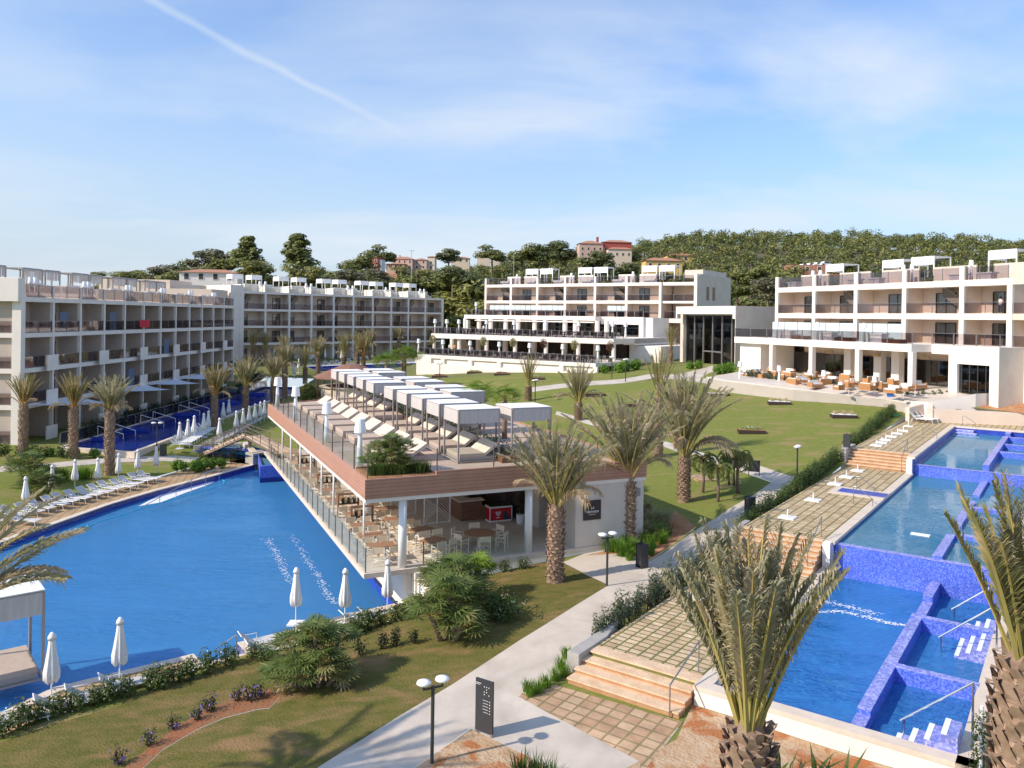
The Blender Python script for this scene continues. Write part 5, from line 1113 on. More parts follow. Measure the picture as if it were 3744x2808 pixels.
# planting in the roof
pl = thing('roof_planter', 'timber edged corner planter with grasses on the bar roof', 'planter', (*bw(0, 0), TZ), FB.rz)
mb = MB(); mb.box(.2, 3.25, .15, 2.6, 0, .10); mb.build('soil', 'soil', pl)
mb = MB(); mb.box(3.25, 3.33, .15, 2.6, 0, .16); mb.box(.2, 3.33, 2.6, 2.68, 0, .16); mb.build('edging', 'wood_dark', pl)
pl2 = thing('roof_hedge', 'low green hedge between the two rows of canopies', 'hedge', (*bw(2.0, 7.75), TZ), FB.rz); mb = MB()
for k in range(58): leafball(mb, (random.uniform(-.1, .4), .5*k+random.random(), .5+random.random()*.25), (.35, .5, .5), 34, .085)
mb.build('foliage', 'shrub_leaf', pl2); mb = MB(); mb.box(-.25, .6, 0, 30, 0, .3); mb.build('trough', 'wood_dark', pl2)
# ---------------------------------------------------------------- pool furniture prototypes
def make_umbrella(seed=1):
    r_ = random.Random(seed); t = thing('closed_parasol', '', 'parasol')
    mb = MB(); mb.lathe([(.022, 0), (.022, 2.3), (.0, 2.31)], 8); mb.build('pole', 'white_paint', t)
    mb = MB(); mb.box(-.3, .3, -.3, .3, 0, .05); mb.build('base', 'white_paint', t)
    mb = MB(); n = 32; prof = [(.035, .88), (.14, .80), (.20, .92), (.205, 1.08), (.165, 1.4), (.125, 1.75), (.095, 2.05), (.085, 2.12), (.13, 2.10), (.115, 2.2), (.05, 2.31), (.0, 2.33)]
    rings = []; ph = r_.uniform(0, 6)
    for r, z in prof:
        k = max(0, (2.1-z)); rings.append([mb._p((r*(1+.28*min(1, k)*math.cos(8*2*PI*i/n+ph))*math.cos(2*PI*i/n), r*(1+.28*min(1, k)*math.cos(8*2*PI*i/n+ph))*math.sin(2*PI*i/n), z+(-.10*math.cos(8*2*PI*i/n+ph) if z < 1.0 else 0))) for i in range(n)])
    for a, b in zip(rings, rings[1:]):
        for i in range(n): j = (i+1) % n; mb.f.append([a[i], a[j], b[j], b[i]]); mb.m.append(0)
    mb.build('canopy', 'umbrella_fabric', t, True)
    return t
UM = [Proto(make_umbrella(s)) for s in (1, 2, 3)]
def make_lounger(meshm='mesh_grey', frame='white_paint', back=38):
    t = thing('sun_lounger', '', 'sun lounger'); A_ = R(back)
    mb = MB()
    for y in (-.31, .31): mb.tube([(1.0, y, .34), (-.35, y, .34), (-.35-.68*math.cos(A_), y, .34+.68*math.sin(A_))], .02, 6); mb.tube([(-.15, y, .55), (-.62, y, .55)], .016, 5); mb.tube([(-.15, y, .34), (-.15, y, .55)], .014, 5)
    mb.tube([(1.0, -.31, .34), (1.0, .31, .34)], .02, 6); mb.tube([(-.35-.68*math.cos(A_), -.31, .34+.68*math.sin(A_)), (-.35-.68*math.cos(A_), .31, .34+.68*math.sin(A_))], .02, 6)
    mb.build('frame', frame, t)
    for x, y in ((.92, -.29), (.92, .29), (-.62, -.29), (-.62, .29)):
        mb = MB(); mb.tube([(x, y, .34), (x+(.1 if x > 0 else -.1), y, 0)], .018, 6); mb.build('leg', frame, t)
    mb = MB(); mb.box(-.35, .98, -.29, .29, .345, .355); mb.build('seat', meshm, t)
    mb = MB(); c, s = math.cos(A_), math.sin(A_); pts = [(-.35, .345), (-.35-.66*c, .345+.66*s), (-.35-.66*c-.01, .357+.66*s), (-.36, .36)]
    i = [mb._p((x, y, z)) for y in (-.29, .29) for x, z in pts]
    for q in ((0, 1, 2, 3), (7, 6, 5, 4), (0, 4, 5, 1), (1, 5, 6, 2), (2, 6, 7, 3), (3, 7, 4, 0)): mb.f.append([i[z] for z in q]); mb.m.append(0)
    mb.build('backrest', meshm, t); return t
LG = Proto(make_lounger()); LW = Proto(make_lounger('cloth_white', 'white_paint', 50)); LD = Proto(make_lounger('mesh_dark', 'white_paint', 45))
def ZA(x, y): return (x/2.212, 1450+y/2.212)
def ZE(x, y): return (x/2.189, 2050+y/2.189)
def ZF(x, y): return (900+x/1.934, 1950+y/1.934)
def ZG(x, y): return (1800+x/1.934, 1950+y/1.934)
def ZC(x, y): return (1950+x/1.952, 1250+y/1.952)
def ZD(x, y): return (2644+x/1.952, 1350+y/1.952)
def ZR2(x, y): return (850+x/2.363, 800+y/2.363)
def ZR1(x, y): return (x/2.363, 800+y/2.363)
def ZR3(x, y): return (1550+x/1.9235, 800+y/1.9235)
def ZR4(x, y): return (2600+x/1.9336, 800+y/1.9336)
def ZK(x, y): return (640+x/4.608, 1450+y/4.608)
# row on the far side of the main pool
ux = [(205, 930), (420, 815), (605, 760), (790, 745), (958, 700), (1113, 660), (1262, 632)]
for i, p in enumerate(ux):
    q = at(*ZA(*p), 0); UM[i % 3].put((q.x, q.y, 0), i, f'closed white parasol behind the long lounger row left of the pool, {ORD[i]} from the left', 'closed parasols behind the left lounger row')
hd = [(30, 872), (170, 850), (262, 822), (378, 795), (460, 770), (560, 748), (655, 722), (745, 700), (825, 675), (925, 660), (990, 638), (1070, 612), (1140, 597)]
for i, p in enumerate(hd):
    q = at(*ZA(*p), .75); a = R(-15)
    o_ = LG.put((q.x+.85, q.y-.55, .005), a, f'white framed grey sun lounger in the row left of the pool, {ORD[i]} from the left', 'loungers left of the main pool')
for i, (x, y) in enumerate(((20, 1030), (230, 1040))): q = at(*ZA(x, y), 0); LG.put((q.x-.3, q.y, .005), R(-12+i*5), ['nearest white lounger left of the pool, partly behind the palm leaves', 'white lounger set apart toward the pool edge at far left'][i], 'loungers left of the main pool')
# front hedge row: loungers and parasols by the near pool edge
for i, (p, h) in enumerate((((410, 1160), 0), ((955, 1010), 0))): q = at(*ZE(*p), 0); UM[i].put((q.x, q.y, 0), i*2, ['closed white parasol beside the canopied daybed at lower left', 'closed white parasol at the near pool edge by the paved notch'][i], 'closed parasols at the near pool edge', 1.06)
for i, p in enumerate(((350, 640), (697, 645), (997, 570))): q = at(*ZF(*p), 0); UM[(i+1) % 3].put((q.x, q.y, 0), i, ['closed white parasol partly behind the large fan palm', 'closed white parasol between fan palm and bar corner', 'closed white parasol directly under the bar corner'][i], 'closed parasols at the near pool edge', 1.04)
for i, (p, a) in enumerate((((100, 1290), 200), ((520, 1150), 200), ((760, 1070), 198), ((1020, 985), 197))): q = at(*ZE(*p), .3); LG.put((q.x, q.y, .005), R(a-165), f'white lounger behind the low hedge at the near pool edge, {ORD[i]} from the left', 'loungers at the near pool edge')
for i, p in enumerate(((2100/2.189*1.934-900*1.934+900*1.934-1750, 0),)): pass
for i, p in enumerate(((960.0, 2345.0), (985, 2372), (1320, 2265), (1385, 2252))): q = at(*p, .3); LG.put((q.x, q.y, .005), R(32), f'white lounger half hidden by the hedge below the bar, {ORD[i]} from the left', 'loungers at the near pool edge')
q = at(*ZE(150, 1020), .25); cb = CBF.put((q.x-1.75, q.y-.6, .04), R(40), 'large white canopied daybed at the lower left pool edge', None, 1.2)
# deck beside the river pool and bridge
lr = [(75, 880), (215, 820), (320, 740), (480, 690), (560, 640), (810, 470), (905, 400)]
for i, p in enumerate(lr): q = at(*ZK(*p), .8); UM[i % 3].put((q.x, q.y, .8), i, f'closed white parasol in the row along the river pool, {ORD[i]} from the left', 'closed parasols along the river pool', 1.06)
for i in range(12):
    q = at(*ZK(60+i*42, 830-i*22), .8); LW.put((q.x, q.y, th(q.x, q.y)+.01), R(15), f'pale lounger on the deck beside the river pool, {ORD[i]} from the left', 'pale loungers beside the river pool')
rr = [(745, 790), (1030, 640), (1145, 590), (1245, 540), (1345, 490), (1435, 450), (1505, 420)]
for i, p in enumerate(rr): q = at(*ZK(*p), .8); UM[(i+1) % 3].put((q.x, q.y, .75), i, f'closed white parasol behind the footbridge, {ORD[i]} from the left', 'closed parasols behind the footbridge', 1.08)
for i in range(14):
    q = at(*ZK(650+i*62, 810-i*33), 1.0); LD.put((q.x, q.y, .8), R(200), f'dark mesh lounger in the row behind the footbridge, {ORD[i]} from the left', 'dark loungers behind the footbridge')
fars = [ZR2(*p) for p in ((525, 1430), (570, 1420), (535, 1440), (665, 1370), (695, 1360), (715, 1290), (800, 1250), (870, 1250), (940, 1260), (1210, 1180), (1268, 1190), (1338, 1190), (1480, 1180), (1548, 1175), (1670, 1140), (1787, 1140), (1848, 1120))]
for i, p in enumerate(fars):
    z_ = 1.3 if i < 6 else 3.6; q = at(*p, z_); UM[i % 3].put((q.x, q.y, th(q.x, q.y)), i, f'distant closed parasol near the middle wing pool, {ORD[i]} from the left', 'distant parasols before the middle wing', 1.05)
for i in range(18):
    q = at(*ZR2(760+i*50, 1290-i*5), 3.5); LW.put((q.x, q.y, th(q.x, q.y)+.02), R(100+random.uniform(-10, 10)), f'distant white lounger by the middle wing pool, {ORD[i]} from the left', 'distant white loungers')
# loungers, bases and bins on the upper decks
for i, (c_, d_, a) in enumerate(((60.3, -2.4, 0), (61.2, -2.1, 4), (62.0, -1.9, 6))): LW.put((*pw(c_-2.0, d_), 4.11), POOL_RZ+R(a), f'white lounger with raised back on the top deck, {ORD[i]} from the front', 'loungers on the top deck', 1.05)
def make_base():
    t = thing('parasol_base', '', 'parasol base'); mb = MB(); mb.box(-.42, .42, -.42, .42, 0, .06); mb.box(-.38, .38, -.38, .38, .06, .075); mb.build('plate', 'white_paint', t); mb = MB(); mb.lathe([(.035, .07), (.035, .48)], 8); mb.build('tube', 'white_paint', t); return t
PB = Proto(make_base())
for i, p in enumerate(((960, 725), (880, 770), (800, 820), (643, 935), (460, 1060))): q = at(*ZD(*p), 3.06); PB.put((q.x, q.y, 3.052), POOL_RZ, f'white square parasol foot on the middle deck, {ORD[i]} from the steps', 'parasol feet on the middle deck', .95)
for i, p in enumerate(((1095, 545), (1133, 525), (1162, 505), (1204, 482), (1245, 460), (1287, 440), (1322, 408))): q = at(*ZD(*p), 4.11); PB.put((q.x, q.y, 4.102), POOL_RZ, f'white square parasol foot on the top deck, {ORD[i]} from the front', 'parasol feet on the top deck', .95)
q = at(*ZG(1450, 450), 1.92); PB.put((q.x, q.y, 1.902), POOL_RZ, 'white square parasol foot half hidden behind the foreground palm')
def make_bin():
    t = thing('litter_bin', '', 'litter bin'); mb = MB(); mb.box(-.17, .17, -.15, .15, .12, .95); mb.box(-.19, .19, -.17, -.15, .02, 1.0); mb.box(-.19, .19, .15, .17, .02, 1.0); mb.build('body', 'dark_metal', t)
    mb = MB(); mb.box(-.14, .14, -.12, .12, .95, .96); mb.build('opening', 'black', t); mb = MB(); mb.box(-.15, .15, -.14, .14, 0, .05); mb.build('foot', 'dark_metal', t); return t
BN = Proto(make_bin())
def gz(px, py): q = gp(px, py); return (q.x, q.y, q.z)
BN.put(gz(*ZC(775, 1612)), R(30), 'dark litter bin at the corner of the oleander bed', None, 1.15); BN.put(gz(*ZC(1545, 1255)), R(30), 'dark litter bin between path and tall hedge', None, 1.2)
BN.put((*pw(37.6, -4.1), 4.05), POOL_RZ, 'dark litter bin at the head of the upper steps', None, 1.1)
q = at(*ZD(1670, 375), 4.1); BN.put((q.x, q.y, 4.1), 0, 'grey litter bin against the cream retaining wall', None, 1.2)
q = at(*ZA(1320, 480), .4); BN.put((q.x, q.y, .3), 0, 'small dark bin at the end of the river pool deck')
# two-headed path lights
def make_light():
    t = thing('path_light', '', 'path light'); mb = MB(); mb.lathe([(.065, 0), (.05, .05), (.05, 2.12)], 12); mb.box(-.3, .3, -.02, .02, 2.05, 2.10); mb.lathe([(.03, 2.08), (.04, 2.2)], 8, (-.27, 0, 0)); mb.lathe([(.03, 2.08), (.04, 2.2)], 8, (.27, 0, 0)); mb.build('pole', 'dark_metal', t, False)
    for s in (-1, 1): mb = MB(); mb.lathe([(.0, 2.17), (.12, 2.19), (.20, 2.25), (.18, 2.30), (.08, 2.33), (0, 2.335)], 20, (s*.27, 0, 0)); mb.build('lamp_head', 'lamp_white', t, True)
    return t
PL = Proto(make_light())
PL.put(gz(1579, 2793), R(28), 'two headed white path light nearest the viewer on the red soil'); PL.put(gz(2218.8, 2141.3), R(28), 'two headed white path light before the bar entrance bed')
PL.put(gz(2914, 1758), R(60), 'two headed path light at the far hedge beside the lawn'); q = gp(*ZC(560, 262)); PL.put(q, R(60), 'path light on the upper lawn path, left one of the two', None, 1.25); PL.put(gz(*ZC(658, 285)), R(60), 'path light on the upper lawn path, right one of the two', None, 1.25)
PL.put(gz(*ZC(12, 440)), R(60), 'path light beyond the front row of canopies', None, 1.15); q = at(*ZA(1268, 400), .9); PL.put((q.x, q.y, .55), R(10), 'path light standing before the river pool', None, 1.1)
q = gp(*ZR2(1790, 1390)); PL.put(q, R(10), 'path light at the left edge of the far lawn', None, 1.1)
# information boards
ib = thing('information_board', 'tall narrow dark grey sign panel beside the near path', 'sign board', gz(1770, 2690), R(-47)); ib.rotation_euler = (0, 0, R(-33))
mb = MB(); mb.box(-.30, .30, -.035, .035, .12, 1.62); mb.build('panel', 'dark_metal', ib); mb = MB(); mb.box(-.3, -.22, -.03, .03, -.2, .12); mb.box(.22, .3, -.03, .03, -.2, .12); mb.build('foot', 'steel', ib)
mb = MB(); rs = random.Random(5)
for k in range(4):
    for j in range(3):
        if rs.random() < .8: x = .0+.08*j; z = 1.42-.075*k; mb.box(x, x+.022, -.040, -.036, z, z+.028)
for k in range(5): mb.box(.19, .215, -.040, -.036, 1.02-.085*k, 1.045-.085*k); mb.box(-.02-.05*rs.random(), .15, -.04, -.036, 1.035-.085*k, 1.042-.085*k)
mb.box(-.3, -.1, -.04, -.036, 1.5, 1.51); mb.box(-.3, -.14, -.04, -.036, 1.46, 1.468); mb.build('lettering', 'lamp_white', ib)
ib2 = thing('notice_board', 'small dark board on two posts by the lawn path junction', 'sign board', gz(*ZC(1575, 958)), R(-25)); mb = MB(); mb.box(-.38, -.33, -.03, .03, 0, 1.1); mb.box(.33, .38, -.03, .03, 0, 1.1); mb.build('post', 'black', ib2); mb = MB(); mb.box(-.33, .33, -.025, .025, .3, 1.08); mb.build('panel', 'dark_metal', ib2)
# handrails
def rail(name, label, pts, legs, m_='steel', r=.025):
    t = thing(name, label, 'handrail', pts[0], 0); o = Vector(pts[0]); mb = MB(); mb.tube([Vector(p)-o for p in pts], r, 8); mb.build('bar', m_, t)
    for a, b in legs: mb = MB(); mb.tube([Vector(a)-o, Vector(b)-o], r*.9, 8); mb.build('post', m_, t)
def pz(c, d, z): return (*pw(c, d), z)
for i, (c0_, z0, dl) in enumerate(((1.5, 1.42, 3.0), (8.95, 1.42, 2.9), (12.45, 1.42, 2.9))):
    a = pz(c0_+.15, 7.35, 3.45); b = pz(c0_, 5.58, 1.93); rail('spa_handrail', f'sloping steel handrail down into the spa cell, {ORD[i]} from the front', [a, b], [(pz(c0_, 5.68, 2.0), pz(c0_, 5.68, 1.0)), (a, pz(c0_+.15, 7.36, 1.9))], r=.035)
for i, (c0_, z0, lb) in enumerate(((-1.1, 1.3, 'grey handrail at the nearest stone steps'), (13.6, 1.9, 'grey handrail at the middle steps behind the palm'), (36.4, 3.05, 'grey handrail at the upper steps by the pool wall'))):
    rise = (.6, 1.15, 1.05)[i]; run = (2.2, 2.3, 2.2)[i]; a = pz(c0_, -.28, z0+.95); b = pz(c0_+run, -.28, z0+rise+.95)
    rail('step_handrail', lb, [a, b], [(a, pz(c0_, -.28, z0)), (b, pz(c0_+run, -.28, z0+rise))], 'grey_metal', .025)
for i, (px, py, z_, lb) in enumerate(((950, 880, 3.06, 'grey pool rail beside the foot basin on the middle deck'), (930, 960, 3.06, 'grey arched rail where the hoses lie on the middle deck'), (1425, 490, 4.11, 'grey arched rail at the top deck pool edge'), (1708, 410, 4.1, 'thin steel rail at the far steps of the top pool'))):
    q = at(*ZD(px, py), z_); dv = Vector((DV.x, DV.y, 0)); p0 = Vector(q)+Vector((0, 0, .95)); rail('pool_rail', lb, [p0, p0+dv*.15+Vector((0, 0, .03)), p0+dv*1.0-Vector((0, 0, .55))], [(p0, q), (p0+dv*1.0-Vector((0, 0, .55)), Vector(q)+dv*1.0-Vector((0, 0, .6)))], 'grey_metal', .022)
q = at(*ZE(1890, 790), 0.02); rail('pool_rail', 'steel rail at the notch in the near pool edge', [Vector(q)+Vector((0, 0, .95)), Vector(q)+Vector((-.9, .35, .25))], [(q, Vector(q)+Vector((0, 0, .95))), (Vector(q)+Vector((-.9, .35, .25)), Vector(q)+Vector((-.9, .35, -.4)))], r=.022)
# ramp rail and slide plate on the far pool side
a0, a1 = at(*ZA(1115, 900), -.1), at(*ZA(1740, 660), .1)
rp = []; 
for k in range(6): t_ = k/5; rp.append((a0*(1-t_)+a1*t_)+Vector((.35, -.1, .1+.75*min(1, t_*1.3))))
rail('ramp_rail', 'long curved steel rail beside the pool entry ramp', rp, [(p_, (p_.x, p_.y, -1.2)) for p_ in rp[1:]], 'steel', .025)
mb = MB(); P_ = [at(*ZA(*p), z) for p, z in (((1120, 890), -.42), ((1270, 800), -.33), ((1420, 715), -.22), ((1560, 670), -.2), ((1740, 678), -.28), ((1640, 720), -.3), ((1500, 775), -.36), ((1300, 860), -.43))]
mb.face([(q.x, q.y, -.385+.02*(q.z+.4)) for q in P_]); mb.build('entry_ramp', 'mosaic_step').__setitem__('kind', 'structure')
def hose(lb, pts, z, m_): q = [at(*ZA(*p), z) for p in pts]; mb = MB(); mb.tube(q, .028, 6); return tag(mb.build('pool_hose', m_), lb, 'hose')
mat('hose_cyan', (.05, .55, .80), rough=.4)
hose('light blue cleaning hose floating along the left pool side', [(240, 1190), (420, 1130), (600, 1085), (715, 1060), (700, 1035), (610, 1065), (640, 1090), (800, 1010), (980, 960), (1110, 915), (1260, 870), (1500, 800), (1700, 745), (1810, 710), (1815, 680), (1770, 665)], -.385, 'hose_cyan')
# white underwater light panels of the main pool and one in each spa basin
PLT = [(ZA(362, 1532), -1.0), (ZA(1804, 1596), -1.0), (ZA(1680, 1163), -1.0), (ZA(1613, 838), -1.0), (ZA(1443, 850), -1.0), (ZA(1560, 966), -1.1)]
mbp = MB(); mbp.box(-.42, .42, -.2, .2, 0, .04); po = mbp.build('pool_light_panel', 'tile_white'); tag(po, '', 'pool light'); PPo = Proto(po)
for i, (p, z) in enumerate(PLT): q = at(*p, -.5); PPo.put((q.x, q.y, -.46), R(15), f'white rectangular floating light panel in the big pool, {ORD[i]} by size', 'white panels in the big pool')
for i, (px, py, z) in enumerate(((3045+25, 2510, 1.3), (3205, 2300, 1.3), (3365, 1961, 2.8))): q = at(px, py, z); PPo.put((q.x, q.y, z+.07), POOL_RZ, ['pale panel in the nearest cascade basin', 'pale panel beside the spa wall corner', 'pale panel in the middle cascade basin'][i])
# thin foam streaks where the jets break the surface
def foam(pts, w, z, lb):
    mb = MB(); rs = random.Random(len(pts))
    for a, b in zip(pts, pts[1:]):
        n = 90
        for k in range(n):
            t_ = rs.random(); p = Vector(a).lerp(Vector(b), t_); q = at(p.x, p.y, z); s = rs.uniform(.012, .042); dx, dy = rs.gauss(0, w), rs.gauss(0, w*.6); an = rs.random()*3
            mb.face([(q.x+dx+s*math.cos(an+j*PI/2)*(1.8 if j % 2 else .7), q.y+dy+s*math.sin(an+j*PI/2)*(1.2 if j % 2 else .7), z+.012+.0005*k/n) for j in range(4)])
    o = mb.build('foam', 'foam'); o['kind'] = 'stuff'; tag(o, lb, 'foam')
zf_ = lambda *p: [ZF(*q) for q in p]
foam(zf_((320, 10), (420, 170), (500, 290), (560, 400), (630, 500)), .12, -.4, 'white foam streak crossing the big pool toward the parasols')
foam(zf_((150, 40), (200, 120), (250, 220), (310, 350)), .14, -.4, 'fainter foam streak left of the long one')
ZH = lambda x, y: (2644+x/1.9336, 1950+y/1.9336)
foam([ZH(*p) for p in ((640, 560), (830, 550), (1000, 590), (1150, 630), (1310, 655))], .13, 1.42, 'white foam line of the near cascade jets'); foam([ZH(*p) for p in ((690, 480), (900, 520), (1100, 580))], .16, 1.42, 'loose foam patches of the near cascade')
# footbridge
b0 = at(*ZK(450, 960), .6); b1 = at(*ZK(1175, 640), 2.2); b2 = Vector((*bw(30.5, .6), 2.2))
br = thing('footbridge', 'brown metal footbridge with stone steps leading to the bar', 'footbridge', (b0.x, b0.y, 0), 0); mb = MB(); st_ = MB(); rl = MB(); O = Vector((b0.x, b0.y, 0))
dx = (b1-b0); L2 = math.hypot(dx.x, dx.y); ux_, uy_ = dx.x/L2, dx.y/L2; nx_, ny_ = -uy_, ux_; BW_ = 1.6
n_ = 11
for k in range(n_):
    s0, s1 = L2*k/n_, L2*(k+1)/n_; z = .45+(2.05-.45)*(k+1)/n_
    st_.prism([(ux_*s0, uy_*s0), (ux_*s1, uy_*s1), (ux_*s1+nx_*BW_, uy_*s1+ny_*BW_), (ux_*s0+nx_*BW_, uy_*s0+ny_*BW_)], z-.12, z)
e1 = Vector((b1.x, b1.y, 0))-O; e2 = Vector((b2.x, b2.y, 0))-O; d2 = (e2-e1).normalized(); n2_ = Vector((-d2.y, d2.x, 0))
st_.prism([tuple(e1.xy), tuple(e2.xy), tuple((e2+n2_*BW_).xy), tuple((e1+n2_*BW_).xy)], 1.95, 2.06); st_.build('steps', 'sandstone_step', br)
for off in (0, BW_):
    a = Vector((nx_*off, ny_*off, .35)); b = Vector((e1.x+nx_*off, e1.y+ny_*off, 1.95)); mb.tube([a, b], .11, 4); c = e2+n2_*off+Vector((0, 0, 1.9)); mb.tube([b, c], .12, 4)
    for z in (.35, .7, 1.05): rl.tube([a+Vector((0, 0, z)), b+Vector((0, 0, z)), c+Vector((0, 0, z))], .022 if z < 1 else .035, 5)
    for k in range(9):
        t_ = k/4; p = a.lerp(b, t_) if t_ <= 1 else b.lerp(c, t_-1); rl.tube([p, p+Vector((0, 0, 1.1))], .03, 5)
mb.tube([e1+Vector((.4, .2, 1.9)), e1+Vector((.4, .2, -.2))], .16, 8); mb.build('beam', 'bronze_metal', br); rl.build('railing', 'bronze_metal', br)
mb = MB(); mb.prism([(-23.4, 70.6), (-22.4, 69.6), (-21.6, 70.6), (-22.4, 72)], -.5, .95); tag(mb.build('pool_pier', 'concrete_grey'), 'pale square pier where the pool meets the footbridge', 'wall')
# octagonal gazebo with brown roof
gz_ = at(*ZR2(1010, 1345), 2.0); ga = thing('gazebo', 'open hut with broad brown hipped roof behind the bar terrace', 'gazebo', (-21.9, 110.0, 2.4), 0)
mb = MB(); mb.lathe([(5.4, 2.2), (5.4, 2.32), (1.2, 4.0), (0, 4.05)], 8); mb.build('roof', 'gazebo_roof', ga)
for k in range(8): mb = MB(); mb.lathe([(.12, -1.5), (.12, 2.2)], 8, (4.7*math.cos(k*PI/4+.4), 4.7*math.sin(k*PI/4+.4), 0)); mb.build('post', 'wood_dark', ga)
mb = MB(); mb.lathe([(4.2, -1.5), (4.2, 1.0), (4.5, 1.0), (4.5, 1.08), (3.4, 1.08)], 16); mb.build('counter', 'coping', ga)
# small plunge pool with a timber deck right of the bar
mb = MB(); p4 = [(13.3, 18.7), (13.3, 23.5), (9.8, 24.2), (9.8, 18.7)]
for nm, P_, z0, z1, m_, kd in (('plunge_pool_deck', [bw(8.5, 15.2), bw(8.5, 19.5), bw(13.2, 19.8), bw(13.2, 15.2)], 1.6, 2.25, 'wood_cladding', 0), ('plunge_pool_edge', [bw(13.2, 15.2), bw(13.2, 20.5), bw(19, 20.5), bw(19, 15.2)], 1.6, 2.3, 'tile_white', 0), ('plunge_pool_water', [bw(13.8, 15.6), bw(13.8, 19.6), bw(18.5, 19.6), bw(18.5, 15.6)], 2.2, 2.31, 'mosaic_lit', 0)):
    mb = MB(); mb.prism(P_, z0, z1); struct(mb.build(nm, m_))
mb = MB(); P_ = [tuple(gp(*ZC(*p)).xy) for p in ((1090, 960), (1330, 905), (1400, 985), (1180, 1000))]; mb.prism(P_, 2.0, th(*P_[0])+.06); struct(mb.build('stone_paving', 'paver_old'))
# flower boxes on the lawn
def make_box(kind):
    t = thing('flower_box', '', 'flower box'); mb = MB(); mb.box(-1.1, 1.1, -.55, .55, -.1, .28); mb.build('box', 'sign_brown', t)
    mb = MB(); mb.box(-1.04, 1.04, -.49, .49, .28, .31); mb.build('gravel', 'tile_white' if kind == 0 else 'soil', t); mb = MB()
    if kind == 0:
        for k in range(6): leafball(mb, (-.75+.75*(k % 3)+random.uniform(-.1, .1), -.22+.42*(k//3), .46), (.2, .2, .2), 90, .05)
        mb.build('bush', 'rattan', t)
    else:
        leafball(mb, (0, 0, .38), (1.05, .5, .18), 420, .06); mb.build('foliage', 'bright_plant' if kind == 1 else 'red_shrub', t)
        mb = MB(); leafball(mb, (0, 0, .46), (.95, .42, .14), 110 if kind == 1 else 0, .04); mb.build('flowers', 'flower_white', t) if mb.v else None
    return t
BX = [Proto(make_box(k)) for k in range(3)]
for (x, y, k, f, lb) in ((400, 250, 0, ZD, 'brown box with six tan cushion plants on white gravel, middle of the lawn'), (860, 345, 0, ZD, 'brown box with tan cushion plants nearest the upper steps'), (200, 455, 1, ZD, 'brown box of white flowers in the middle of the lawn'), (1320, 385, 0, ZC, 'box with tan plants on white gravel behind the tall palm crown'), (440, 385, 1, ZC, 'brown box of white flowers beside the slim tall palm'), (740, 460, 1, ZC, 'box of white flowers between the two leaning palms'), (1770, 465, 0, ZC, '')):
    if lb: q = gp(*f(x, y)); BX[k].put((q.x, q.y, q.z+.02), R(-8 if f is ZD else 5), lb, 'flower boxes on the lawn')
for i, (x, y, k, lb) in enumerate(((1840, 1325, 1, 'low green flower box at the far left end of the lawn'), (2090, 1335, 1, 'green flower box before the base wall of the restaurant'), (1790, 1370, 2, 'dark red flower box behind the far canopies'))): q = gp(*ZR2(x, y)); BX[k].put((q.x, q.y, q.z), R(-10), lb, 'flower boxes on the lawn')
for i, (x, y, k, lb) in enumerate(((550, 1100, 2, 'dark red flower box below the restaurant terrace'), (790, 1130, 1, 'green flower box beside the slim palm at the lawn path'))): q = gp(*ZR3(x, y)); BX[k].put((q.x, q.y, q.z), R(-10), lb, 'flower boxes on the lawn')
# blue wheeled bin and green cloth
q = gp(*ZD(1190, 250)); wb = thing('wheeled_bin', 'blue wheeled rubbish bin at the end of the terrace path', 'wheeled bin', q, R(-20)); mb = MB(); i = [mb._p(p) for p in ((-.22, -.25, .08), (.22, -.25, .08), (.22, .22, .08), (-.22, .22, .08), (-.29, -.34, 1.0), (.29, -.34, 1.0), (.29, .3, 1.0), (-.29, .3, 1.0))]
for f_ in ((0, 3, 2, 1), (4, 5, 6, 7), (0, 1, 5, 4), (1, 2, 6, 5), (2, 3, 7, 6), (3, 0, 4, 7)): mb.f.append([i[k] for k in f_]); mb.m.append(0)
mb.build('body', 'blue_paint', wb); mb = MB(); mb.box(-.31, .31, -.36, .33, 1.0, 1.07); mb.build('lid', 'navy_print', wb)
for s in (-1, 1): mb = MB(); mb.T = Matrix.Translation((s*.26, .26, .1)) @ Matrix.Rotation(PI/2, 4, 'Y'); mb.lathe([(.1, -.03), (.1, .03)], 12); mb.build('wheel', 'black', wb)
q = gp(*ZD(1210, 330)); mb = MB(); mb.box(-.8, .8, -.5, .5, 0, .06); mb.box(-.6, .5, -.3, .3, .06, .12); o = mb.build('green_mat', 'green_cloth'); o.location = (q.x, q.y, q.z+.02); o.rotation_euler = (R(4), 0, R(40)); tag(o, 'green mat lying on the lawn corner by the hedge', 'mat')
# retaining walls near the top deck and lounge terrace
wallline('retaining_wall', [(*at(*ZD(1330, 275), 5.4).xy, 5.4), (*at(*ZD(1460, 240), 5.75).xy, 5.75), (*at(*ZD(1462, 262), 5.6).xy, 5.35), (*at(*ZD(2147, 318), 5.2).xy, 5.25), (75, 66, 5.2)], .4, 'wall_beige', 'cream retaining wall behind the top pool', 'wall')
pts = [at(*ZD(x, y), z) for x, y, z in ((-120, 55, 6.55), (0, 78, 6.5), (500, 140, 6.2), (1160, 215, 5.75), (1330, 245, 5.6))]
wallline('terrace_wall', [tuple(p) for p in pts], .35, 'white_render', 'low white wall along the lounge terrace and sloping path', 'wall')
for i, (s, yy) in enumerate(((118, 70), (398, 105), (716, 145), (1080, 195))):
    q = at(*ZD(s, yy), 6.4-.2*i); LAMP.put((q.x, q.y, 6.4-.2*i-.1), 0, f'white lamp on the low wall of the lounge terrace, {ORD[i]} from the left', 'lamps on the lounge terrace wall', 1.15)
